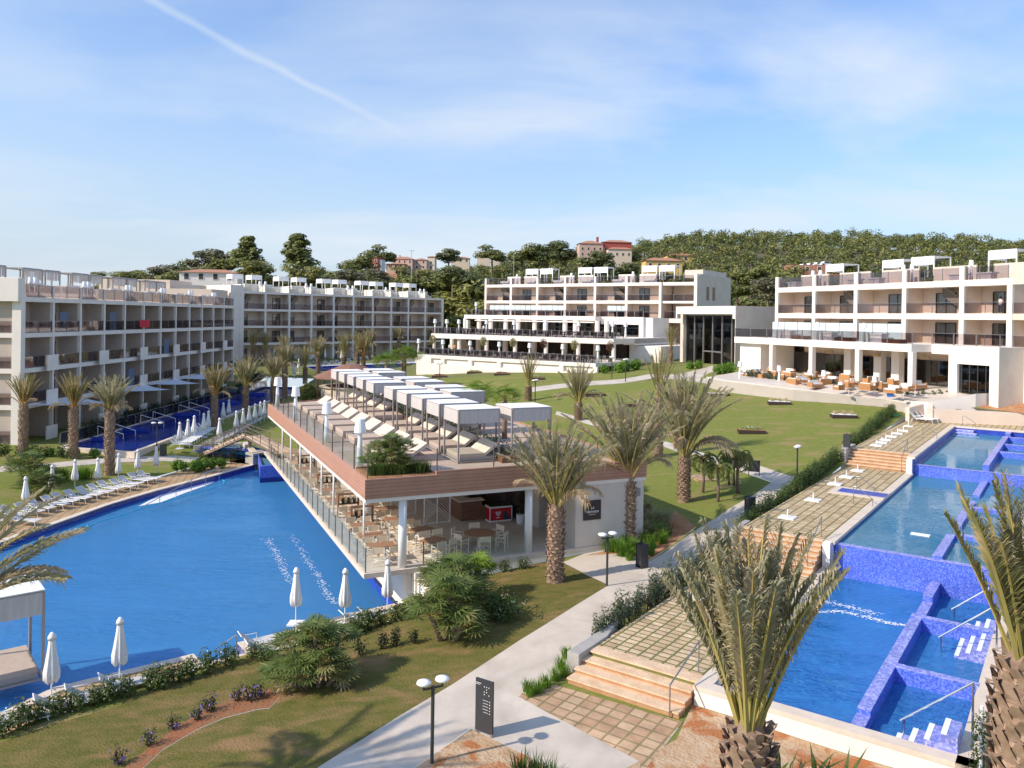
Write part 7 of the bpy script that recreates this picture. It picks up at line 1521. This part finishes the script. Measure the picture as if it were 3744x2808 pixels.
for k in range(12): leafball(mb, (random.uniform(-.08, .08), random.uniform(-.08, .08), .1+k*.2), (.24, .24, .22), 60, .05)
mb.build('foliage', 'shrub_leaf', CLB); mb = MB(); mb.lathe([(.04, -.5), (.04, 2.6)], 8); mb.build('post', 'white_paint', CLB)
sp = thing('boundary_fence', 'brown metal fence posts and glass along the right side of the spa cells', 'fence', (*pw(0, 7.8), 1.9), POOL_RZ)
mb = MB()
for k in range(9):
    y = .3+k*2.0; mb.tube([(0, y, -.3), (.0, y, 1.25)], .035, 6)
mb.tube([(0, .3, 1.25), (0, 16.3, 1.25)], .035, 6); mb.build('post', 'bronze_metal', sp); mb = MB(); mb.box(-.01, .01, .35, 16.2, .0, 1.15); mb.build('glass_panel', 'clear_glass', sp)
# garden before the left wing: dark hedge, yellow and green beds
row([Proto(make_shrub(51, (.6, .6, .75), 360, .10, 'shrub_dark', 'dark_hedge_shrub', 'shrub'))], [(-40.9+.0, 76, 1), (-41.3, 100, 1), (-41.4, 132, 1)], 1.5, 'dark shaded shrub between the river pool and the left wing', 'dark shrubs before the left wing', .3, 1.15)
row([Proto(make_shrub(52, (.6, .6, .6), 360, .09, 'shrub_leaf', 'garden_shrub', 'shrub'))], [(-43, 67, .9), (-38, 68.5, .8), (-37, 68, .8)], .9, 'green shrub at the near end of the left wing garden', 'shrubs at the left wing garden end', .3, 1.1)
row([Proto(make_shrub(53, (.45, .45, .3), 200, .08, 'spiky_pale', 'yellow_ground_plant', 'plant'))], [ZA(40, 520), ZA(220, 510)], .7, 'low yellow plant at the foot of the leftmost palm', 'yellow plants at the left palm', .2); row([PBush], [ZA(330, 500), ZA(480, 480), ZA(700, 480), ZA(830, 490)], 1.1, 'low bright plant in the bed before the river pool', 'bright plants before the river pool', .3)
row([PBush], [ZA(1430, 590), ZA(1600, 600), ZA(1790, 570)], .45, 'bright green leafy plant in the bed under the footbridge', 'bright plants under the footbridge', .3, 1.0)
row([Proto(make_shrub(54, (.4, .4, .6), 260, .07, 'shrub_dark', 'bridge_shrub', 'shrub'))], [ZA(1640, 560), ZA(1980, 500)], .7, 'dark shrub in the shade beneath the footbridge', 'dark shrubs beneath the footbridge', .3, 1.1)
for i, (x, y) in enumerate(((470, 690), (520, 680), (650, 670), (700, 665))): q = gp(*ZA(x, y)); TF.put(q, i, 'tall green grass clump behind the left loungers', 'grass clumps behind the left loungers', 1.5)
# planting before the lobby and the lounge terrace
row([PBush], [ZR3(1210, 1090), ZR3(1330, 1085), ZR3(1500, 1060)], 1.3, 'green leafy bush along the path before the restaurant end', 'bushes along the upper path', .4, 1.8)
row([PBush], [ZR4(10, 1100), ZR4(180, 1090)], 1.0, 'green bush in the bed at the left of the lounge terrace', 'bushes before the lobby', .4, 1.7); row([PBush], [ZR3(1840, 1060), ZR3(1960, 1050)], 1.1, 'bright bush in front of the glass lobby', 'bushes in front of the lobby', .3, 1.5)
ht = Proto(make_shrub(55, (.28, .28, .42), 170, .07, 'shrub_grey', 'terrace_hedge_shrub', 'shrub'))
pp = [at(*ZD(x, y), z) for x, y, z in ((140, 60, 6.4), (380, 95, 6.3), (720, 140, 6.0), (1080, 190, 5.8), (1300, 225, 5.6), (1480, 225, 5.7), (1850, 230, 5.7))]
row([ht], [tuple(p+Vector((.3, .8, 0))) for p in pp], .62, 'upright green shrub in the hedge along the lounge terrace wall', 'hedge of the lounge terrace', .1, 1.3, None)
for o_ in [o for o in COL.objects if o.get('group') == 'hedge of the lounge terrace']: o_.location.z = float(np.interp(o_.location.x, [p.x for p in pp], [6.5, 6.42, 6.15, 5.85, 5.65, 5.75, 5.75]))
ST_ = make_shrub(56, (.9, .9, .9), 600, .1, 'bright_plant', 'young_tree', 'small tree'); tag(ST_, 'young yellow green tree on the red soil by the right wing corner', 'small tree'); q = at(*ZD(1905, 250), 5.5); ST_.location = (q.x, q.y, 5.5)
q = at(*ZD(2140, 190), 5.8); o_ = dup(ST_, (q.x, q.y, 5.7), 1, 'young yellow green tree cut by the right picture edge')
# ---------------------------------------------------------------- woods behind the hotels
def make_pine(seed, leaf, H_=9.0, shape='round', n=2300, s=.34):
    rnd = random.Random(seed); t = thing('pine_tree', '', 'pine tree'); tk = MB(); mb = MB(); hh = H_
    lean = (rnd.uniform(-.5, .5), rnd.uniform(-.5, .5)); tk.tube([(0, 0, -1), (lean[0]*.4, lean[1]*.4, hh*.4), (lean[0], lean[1], hh*.8)], [.22, .17, .08], 7)
    blobs = []
    for k in range(13):
        a = k*2.4+rnd.uniform(-.4, .4); f = rnd.random()
        if shape == 'round': r = hh*.27*math.sqrt(rnd.random()); z = hh*(.42+.45*f)*(1-.12*(r/(hh*.3))); br = hh*rnd.uniform(.12, .19)
        elif shape == 'umbrella': r = hh*.36*math.sqrt(rnd.random()); z = hh*(.72+.16*f); br = hh*rnd.uniform(.10, .16)
        else: r = hh*.2*math.sqrt(rnd.random())*(1.1-f); z = hh*(.28+.66*f); br = hh*(.2-.12*f)
        blobs.append((r*math.cos(a)+lean[0]*z/hh, r*math.sin(a)+lean[1]*z/hh, z, br))
        tk.tube([(lean[0]*.4, lean[1]*.4, hh*.35+f*hh*.2), (blobs[-1][0]*.7, blobs[-1][1]*.7, z-.1*hh), blobs[-1][:3]], [.09, .06, .02], 4, False)
    for x, y, z, br in blobs: leafball(mb, (x, y, z), (br*1.15, br*1.15, br*.72), n//13, s, .5, .25, rnd)
    mb.build('crown', leaf, t); tk.build('trunk', 'bark', t); return t
PI_ = [Proto(make_pine(61, 'pine_a')), Proto(make_pine(62, 'pine_b', shape='umbrella')), Proto(make_pine(63, 'pine_c')), Proto(make_pine(64, 'pine_a', shape='umbrella')), Proto(make_pine(65, 'pine_b')), Proto(make_pine(66, 'pine_a', shape='cone')), Proto(make_pine(67, 'olive_leaf'))]
# trees that stand out against the sky or before the woods: (pixel of top, distance, crown px height, kind, label)
def tree_at(px, ytop, dist, hpx, kind, lb, gr=None, wide=1.45):
    top = atd(px, ytop, dist); h = hpx*dist/FPX; z0 = top.z-h; s = h/9.0
    g = HILL(top.x, top.y)
    PI_[kind].put((top.x, top.y, z0), random.uniform(0, 6.28), lb, gr, (s*wide, s*wide, s))
TL = [(895, 858, 215, 170, 5, 'tall dark pine against the sky behind the middle wing, left of the tallest'), (830, 900, 225, 130, 0, 'loose grey pine at the left skyline'), (1095, 848, 215, 190, 5, 'tallest dark conical tree above the middle wing'), (775, 895, 230, 150, 6, 'thin airy tree with bare trunk at the left skyline'),
 (935, 935, 205, 140, 2, 'round yellow green tree before the dark pines, left one'), (1105, 950, 200, 140, 2, 'round yellow green tree before the dark pines, right one'), (700, 930, 240, 140, 0, 'broad pine right of the left wing roof end'), (640, 955, 240, 120, 4, 'dark round tree above the left wing pergolas'), (520, 980, 240, 80, 4, 'low dark tree beyond the left roof lamps'), (440, 985, 240, 80, 2, 'low yellowish tree beyond the left roof lamps'), (365, 985, 245, 60, 2, 'lone low tree left of the roof skyline'),
 (1265, 935, 215, 170, 0, 'wide dark pine above the middle wing sunshades'), (1310, 905, 250, 130, 0, 'pine on the skyline left of the red house'), (1400, 885, 280, 110, 0, 'flat crowned tree left of the pink villa'), (1640, 900, 300, 90, 4, 'round dark tree right of the pink villa'), (1475, 1000, 215, 120, 2, 'light green tree below the pink villa'), (1560, 985, 210, 150, 0, 'large green tree right of the lamp mast'), (1345, 990, 205, 110, 0, 'green tree before the red house'), (1680, 985, 205, 290, 2, 'great light green tree between the middle and centre wings'), (1740, 1060, 195, 200, 2, 'yellow green tree beside the centre wing corner'), (1770, 1010, 230, 200, 0, 'tree just left of the centre wing edge'),
 (1800, 880, 330, 110, 0, 'umbrella shaped pine on the middle skyline'), (1910, 875, 340, 120, 0, 'rounded pine on the skyline left of the red villa'), (1985, 885, 340, 110, 4, 'second pine left of the red villa'), (2050, 868, 350, 130, 4, 'dark pine touching the red villa from the left'), (2190, 905, 280, 130, 4, 'dark broad pine in front of the red villa'), (2290, 950, 270, 100, 4, 'dark tree below the red villa at right'),
 (2695, 1010, 190, 110, 0, 'green bush like tree behind the glass lobby, left'), (2810, 1000, 185, 130, 6, 'grey olive tree beside the right wing edge'), (2870, 985, 195, 110, 2, 'bright tree behind the left end of the right wing'), (3080, 945, 230, 90, 2, 'bright round tree above the right wing lamp'), (2780, 955, 240, 110, 0, 'green tree left of the orange earth cut')]
for a in TL: tree_at(*a)
br_ = random.Random(77)
for i in range(64):
    s_ = 385+i*21.5+br_.uniform(-8, 8); yt = np.interp(s_, [380, 620, 900, 1300, 1500, 1760], [1000, 965, 985, 985, 960, 985])+br_.uniform(-16, 26)
    if 1370 < s_ < 1480: yt += 55
    tree_at(s_, yt, br_.uniform(198, 232), br_.uniform(105, 150), br_.choice((0, 2, 4, 0, 2, 3, 6)), f'pine in the tree belt behind the left and middle wings, {ordw(i)} from the left', 'tree belt behind the left and middle wings', 1.5)
wr = random.Random(9); n = 0; GRP = 'pines covering the hill behind the hotels'
cand = []
for _ in range(26000):
    y = wr.uniform(196, 470); x = wr.uniform(-.62*y, .68*y)
    cand.append((x, y))
acc = []
def blocked(x, y):
    s = x/y*FPX+CX
    if y < 255 and 1700 < s < 1760: return True
    return False
for x, y in cand:
    dmin = 6.6+ (y-196)/275*2.2
    s = x/y*FPX+CX
    if s > 1500: dmin *= .92
    if s < 500 and y > 300: continue
    if all((x-a)**2+(y-b)**2 > dmin*dmin for a, b in acc) and not blocked(x, y): acc.append((x, y))
HOUSES = [(1480, 292, 170), (2210, 335, 190), (2430, 300, 140), (1300, 262, 90), (2900, 240, 190), (1700, 330, 80)]
keep = []
for x, y in acc:
    s = x/y*FPX+CX; ok = True
    for hs, hd_, hw in HOUSES:
        if abs(s-hs) < hw*.55 and hd_-30 < y < hd_+8: ok = False
    if ok: keep.append((x, y))
keep.sort(key=lambda p: p[1])
stuffm = MB(); nkeep = 0
for k, (x, y) in enumerate(keep):
    z = HILL(x, y); h = wr.uniform(8.5, 12.5); kd = wr.choice((0, 0, 2, 2, 4, 1, 3, 0, 6) if wr.random() < .9 else (5, 4)); s = h/9
    if nkeep < 290: 
        PI_[kd].put((x, y, z-1.5), wr.uniform(0, 6.28), 'Mediterranean pine among many on the wooded hill behind the hotels', GRP, (s*1.3, s*1.3, s*.95)); nkeep += 1
    else:
        for j in range(7):
            a = wr.uniform(0, 6.28); r = wr.random()*h*.3; leafball(stuffm, (x+r*math.cos(a), y+r*math.sin(a), z-1.5+h*wr.uniform(.45, .9)), (h*.2, h*.2, h*.14), 40, .55, .5, .25, wr); stuffm.m[-40:] = [wr.choice((0, 0, 1, 2))]*40
        stuffm.cur = 3; stuffm.tube([(x, y, z-2), (x, y, z+h*.5)], .2, 4, False); stuffm.cur = 0
print('pines', nkeep, len(keep))
o_ = stuffm.build('far_wood', ['pine_a', 'pine_b', 'pine_c', 'bark']); tag(o_, 'farther pine wood covering the ridge', 'wood', None, 'stuff')
# ---------------------------------------------------------------- people, small in the distance
def person(label, loc, rz, seated, top, bottom):
    sk = {0: (0, 0, .95, .13), 1: (0, 0, 1.15, .13), 2: (0, 0, 1.38, .15), 3: (0, 0, 1.5, .055), 4: (0, -.01, 1.62, .095), 5: (.19, 0, 1.42, .06), 6: (.25, -.02, 1.14, .042), 7: (.24, -.2, .98, .032), 8: (-.19, 0, 1.42, .06), 9: (-.25, 0, 1.14, .042), 10: (-.24, -.18, 1.0, .032),
          11: (.1, 0, .9, .09), 12: (.11, -.02, .5, .06), 13: (.11, .02, .08, .04), 14: (.11, -.13, .04, .035), 15: (-.1, 0, .9, .09), 16: (-.12, -.04, .5, .06), 17: (-.12, 0, .08, .04), 18: (-.12, -.15, .04, .035)}
    if seated:
        for k in (0, 1, 2, 3, 4, 5, 6, 8, 9, 11, 15): x, y, z, r = sk[k]; sk[k] = (x, y+.1, z-.45, r)
        sk[7] = (.2, -.22, .76, .032); sk[10] = (-.2, -.22, .76, .032); sk[12] = (.11, -.36, .50, .06); sk[13] = (.11, -.36, .08, .04); sk[14] = (.11, -.48, .04, .035); sk[16] = (-.12, -.36, .5, .06); sk[17] = (-.12, -.38, .08, .04); sk[18] = (-.12, -.5, .04, .035)
    ed = [(0, 1), (1, 2), (2, 3), (3, 4), (2, 5), (5, 6), (6, 7), (2, 8), (8, 9), (9, 10), (0, 11), (11, 12), (12, 13), (13, 14), (0, 15), (15, 16), (16, 17), (17, 18)]
    me = bpy.data.meshes.new('body'); me.from_pydata([sk[k][:3] for k in range(19)], ed, []); o = bpy.data.objects.new('person', me); COL.objects.link(o)
    md = o.modifiers.new('skin', 'SKIN'); md.use_smooth_shade = True
    for k in range(19): r = sk[k][3]; me.skin_vertices[0].data[k].radius = (r, r*.8); me.skin_vertices[0].data[k].use_root = (k == 0)
    s = o.modifiers.new('sub', 'SUBSURF'); s.levels = 1; s.render_levels = 2
    me.materials.append(MATS['skin']); o.location = loc; o.rotation_euler = (0, 0, rz)
    h = sk[4]; mb = MB()
    mb.lathe([(.0, .13), (.07, .12), (.105, .05), (.10, -.02), (.085, -.06)], 12, (h[0], h[1]+.02, h[2])); mb.build('hair', 'hair', o, True)
    b = sk[0]; c = sk[2]; mb = MB(); z0 = b[2]-.05; mb.lathe([(.17, 0), (.16, .2), (.19, c[2]-z0-.04), (.12, c[2]-z0+.06), (.065, c[2]-z0+.09)], 14, (0, b[1], z0)); mb.build('shirt', top, o, True)
    mb = MB()
    for k in (11, 15): a, q, e = Vector(sk[k][:3]), Vector(sk[k+1][:3]), Vector(sk[k+2][:3]); mb.tube([a+Vector((0, 0, .05)), q, e+Vector((0, 0, .12))], [.125, .09, .07], 10)
    mb.build('trousers', bottom, o, True)
    return tag(o, label, 'person')
for i, (s, v, z, se, tp, lb) in enumerate(((1719, -19.5, 10.2, 1, 'cloth_white', 'person in pale top seated on the middle restaurant terrace at left'), (1762, -19.0, 10.2, 1, 'cloth_dark', 'person in dark top seated beside the terrace column'), (1769, -20.5, 10.2, 0, 'cloth_white', 'person in light clothes standing among the dark chairs'), (1645, -24, 6.86, 0, 'cloth_white', 'person in white shirt on the lower terrace at left'), (1664, -24.5, 6.86, 0, 'cloth_orange', 'person in orange on the lower terrace by the column'), (1726, -20, 6.86, 1, 'cloth_white', 'person in white sitting under the lower terrace roof'))):
    person(lb, FC.w(FC.fx(s, v), v, z), FC.rz+random.uniform(-.6, .6), se, tp, 'cloth_dark')
p = FG.w(FG.fx(3650, 1.6), 1.9, 14.32); person('person standing in the open balcony door at far right', p, FG.rz, 0, 'cloth_white', 'cloth_dark')
# ---------------------------------------------------------------- houses on the hill
def house(name, label, px, ybase, dist, parts, rz=0.0, wallm='house_pink', sc=1.0):
    b = atd(px, ybase, dist); t = thing(name, label, 'house', b, rz); t.scale = (sc,)*3; wb = MB(); rf = MB(); first = True
    for (x, y, w, d, h, hip, m_) in parts:
        mb = MB(); mb.box(x, x+w, y, y+d, -6 if True else 0, h); mb.build('wall', m_ or wallm, t)
        e = .5; mb = MB(); z = h; r = hip
        if r:
            i = [mb._p(p) for p in ((x-e, y-e, z), (x+w+e, y-e, z), (x+w+e, y+d+e, z), (x-e, y+d+e, z), (x+min(w, d)/2, y+d/2, z+r), (x+w-min(w, d)/2, y+d/2, z+r))]
            for q in ((0, 1, 5, 4), (1, 2, 5), (2, 3, 4, 5), (3, 0, 4), (3, 2, 1, 0)): mb.f.append([i[k] for k in q]); mb.m.append(0)
            mb.build('roof', 'roof_tile', t)
        n = max(1, int(w/3)); fl = max(1, int(h/3))
        for a in range(n):
            for f_ in range(fl):
                mb = MB(); cx_ = x+w*(a+.5)/n; mb.cur = 1; mb.box(cx_-.65, cx_+.65, y-.08, y, .9+f_*3, 2.5+f_*3 if h > 2.6+f_*3 else h-.2); mb.cur = 0; mb.box(cx_-.5, cx_+.5, y-.1, y-.07, 1.0+f_*3, 2.4+f_*3 if h > 2.6+f_*3 else h-.3); mb.build('window', ['dark_interior', 'house_white'], t)
    return t
t = house('villa', 'pink villa with terracotta roofs on the hill above the middle wing', 1440, 985, 290, [(-1.5, 0, 13, 8, 6.2, 1.8, None), (11.5, 3, 8, 8, 6.0, 1.5, None), (19.5, 5, 4.5, 5, 8.0, .9, 'house_cream'), (-3.5, -4, 11, 4, 2.9, 0, 'house_pink')], R(-8), sc=.6)
mb = MB(); mb.box(-4, 8, -4.6, 0, 2.9, 3.2)
for x in (-3.8, -1, 2, 5, 7.6): mb.box(x-.15, x+.15, -4.5, -4.2, 0, 2.9)
mb.build('porch', 'roof_tile', t); mb = MB(); mb.box(2, 3, 3, 4, 7, 9); mb.build('chimney', 'house_pink', t)
house('villa', 'small dark red house half hidden in trees left of the pink villa', 1345, 985, 262, [(0, 0, 6, 6, 6.5, .8, 'house_red'), (6, 1, 1.5, 5, 5.5, 0, 'house_white')], R(-15), sc=.6)
t = house('villa', 'large red and cream villa on the hill above the centre wing', 2125, 940, 340, [(-1, 0, 13, 10, 7.5, 2.0, 'house_pink'), (12, 1, 16, 9, 8.6, 1.6, 'house_red'), (14, -4, 13, 5, 4.4, 1.2, 'house_cream')], R(4), sc=.78)
mb = MB(); mb.box(9, 10.2, 4, 5.2, 8, 11.6); mb.build('chimney', 'house_red', t)
house('villa', 'yellow ochre house with tiled roof right of the red villa', 2360, 985, 300, [(0, 0, 14, 7, 3.4, 1.3, 'house_yellow')], R(3)); house('cottage', 'low roof with chimneys beyond the yellow house', 2440, 960, 325, [(0, 0, 12, 7, 3.0, 1.2, 'house_yellow')], R(3))
house('cottage', 'white house with flat tiled roof behind the left wing roof', 655, 1035, 185, [(0, 0, 13, 7, 2.6, .9, 'house_white')], R(6)); house('cottage', 'tiled roof low between trees behind the middle wing', 1360, 1042, 222, [(0, 0, 9, 6, 2.0, 1.8, 'house_cream')], R(5)); house('cottage', 'low cream house with red roof on the middle skyline', 1650, 962, 340, [(0, 0, 11, 6, 3, 1.2, 'house_cream')], 0, sc=.7); house('cottage', 'pale villa roofs far on the skyline right of the round tree', 1745, 945, 380, [(0, 0, 10, 6, 3, 1.2, 'house_cream'), (11, 0, 6, 5, 2.6, 1, 'house_cream')], 0, sc=.6)
house('cottage', 'orange brick building shell with parked cars on the hill behind the right wing', 2885, 1003, 250, [(0, 0, 11, 6, 3.0, 0, 'roof_tile')], R(-5))
# red earth cut with parked cars
def make_car():
    t = thing('parked_car', '', 'car'); mb = MB(); pr = [(-2.1, .35), (-2.1, .85), (-1.3, .95), (-.8, 1.45), (.8, 1.45), (1.4, .98), (2.1, .85), (2.1, .35)]; a = [mb._p((x, -.85, z)) for x, z in pr]; b = [mb._p((x, .85, z)) for x, z in pr]; n = len(pr)
    for i in range(n): j = (i+1) % n; mb.f.append([a[i], a[j], b[j], b[i]]); mb.m.append(0)
    mb.f.append(a[::-1]); mb.m.append(0); mb.f.append(b); mb.m.append(0); mb.build('body', 'white_plastic', t); mb = MB(); mb.face([(-1.15, -.86, .98), (1.2, -.86, .98), (.7, -.86, 1.38), (-.75, -.86, 1.38)]); mb.build('window', 'dark_interior', t)
    for x in (-1.3, 1.3):
        for y in (-.8, .8): mb = MB(); mb.T = Matrix.Translation((x, y, .34)) @ Matrix.Rotation(PI/2, 4, 'X'); mb.lathe([(.34, -.1), (.34, .1)], 14); mb.build('wheel', 'black', t)
    return t
CR = Proto(make_car())
for i in range(5): q = atd(2912+i*26, 985-i*3, 262); CR.put(q, R(20), f'small parked car on the hillside lot behind the right wing, {ORD[i]} from the left', 'cars parked on the hillside')
mb = MB(); q = atd(2990, 1000, 262); o_ = None; mb.prism([(q.x-14, q.y-6), (q.x+10, q.y-7), (q.x+12, q.y+8), (q.x-14, q.y+8)], q.z-8, q.z-.2); struct(mb.build('earth_bank', 'soil'))
# lamp mast between the wings
q = atd(1503, 1075, 205); ms = thing('street_lamp', 'tall slim street lamp behind the middle wing roof', 'street lamp', (q.x, q.y, q.z-5)); mb = MB(); mb.lathe([(.12, 0), (.07, 16)], 8); mb.build('pole', 'steel', ms); mb = MB(); mb.box(-.6, .6, -.1, .1, 16, 16.15); mb.build('lamp_head', 'steel', ms)
q = atd(1878, 985, 240); ms = thing('street_lamp', 'hooked street lamp above the centre wing roof terrace', 'street lamp', (q.x, q.y, q.z-4)); mb = MB(); mb.tube([(0, 0, 0), (0, 0, 8.4), (.5, 0, 9), (1.1, 0, 9)], .07, 6); mb.build('pole', 'steel', ms); mb = MB(); mb.box(.9, 1.6, -.12, .12, 8.9, 9.05); mb.build('lamp_head', 'steel', ms)
# sun sails over the ground floor terraces of the left wing
def sail(lb, pts):
    mb = MB(); n = 8; a, b, c = [Vector(p) for p in pts]
    for i in range(n):
        for j in range(n-i):
            def P_(u, v): w = 1-u-v; q = a*u+b*v+c*w; q.z -= .5*(u*v+v*w+w*u)*1.2; return q
            p1, p2, p3 = P_(i/n, j/n), P_((i+1)/n, j/n), P_(i/n, (j+1)/n); mb.face([p1, p2, p3])
            if i+j < n-1: mb.face([p2, P_((i+1)/n, (j+1)/n), p3])
    tag(mb.build('sun_sail', 'sail_fabric'), lb, 'sun sail')
for i, y0 in enumerate((73.5, 88, 97, 106)): sail(f'pale triangular sun sail at the left wing ground floor, {ORD[i]} from the near corner', [(-44.4, y0, 4.5), (-44.4, y0+8.5, 4.5), (-40.2, y0+6.5, 4.1)])
mb = MB(); rl = thing('river_fence', 'dark glass fence between the river pool and the left wing terraces', 'fence', (-40.6, 72, 1.0)); mb.cur = 0
for k in range(26): mb.box(-.03, .03, k*2.4, k*2.4+.06, 0, 1.2)
mb.box(-.03, .03, 0, 62, 1.15, 1.2); mb.cur = 1; mb.box(-.008, .008, 0, 61, .1, 1.15); mb.build('panel', ['grey_metal', 'rail_glass'], rl)
for i, y in enumerate((78, 80.5, 87, 90, 97, 100)): q = (-40.3, y, 1.05); rail('river_rail', f'slanting pale rail down into the river pool, {ORD[i]} from the near end', [(-40.3, y, 2.0), (-37.6, y-.4, 1.3)], [((-40.3, y, 1.05), (-40.3, y, 2.0)), ((-37.6, y-.4, 1.3), (-37.6, y-.4, .5))], 'white_paint', .035)
# odds and ends on the balconies
for i, (y, z, m_, lb) in enumerate(((95.5, 10.95+.15, 'red_cloth', 'red cloth hung over a third floor balcony rail of the left wing'), (79.2, 11.9, 'towel_blue', 'blue screen standing on the second balcony of the left wing, upper floor'), (89, 11.9, 'towel_blue', 'blue screen on the fourth balcony of the left wing, upper floor'), (103, 8.6, 'towel_blue', 'blue screen on the middle floor balcony of the left wing'), (93.5, 5.3, 'towel_blue', 'blue screen on the lower floor balcony of the left wing'))):
    mb = MB(); w = 2.6 if m_ == 'red_cloth' else 1.5
    if m_ == 'red_cloth': mb.box(-44.5, -44.46, y, y+w, z+.25, z+1.15)
    else: mb.box(-44.85, -44.8, y, y+w, z-.8, z+1.2)
    tag(mb.build('hanging_cloth' if m_ == 'red_cloth' else 'privacy_screen', m_), lb, 'cloth' if m_ == 'red_cloth' else 'screen')
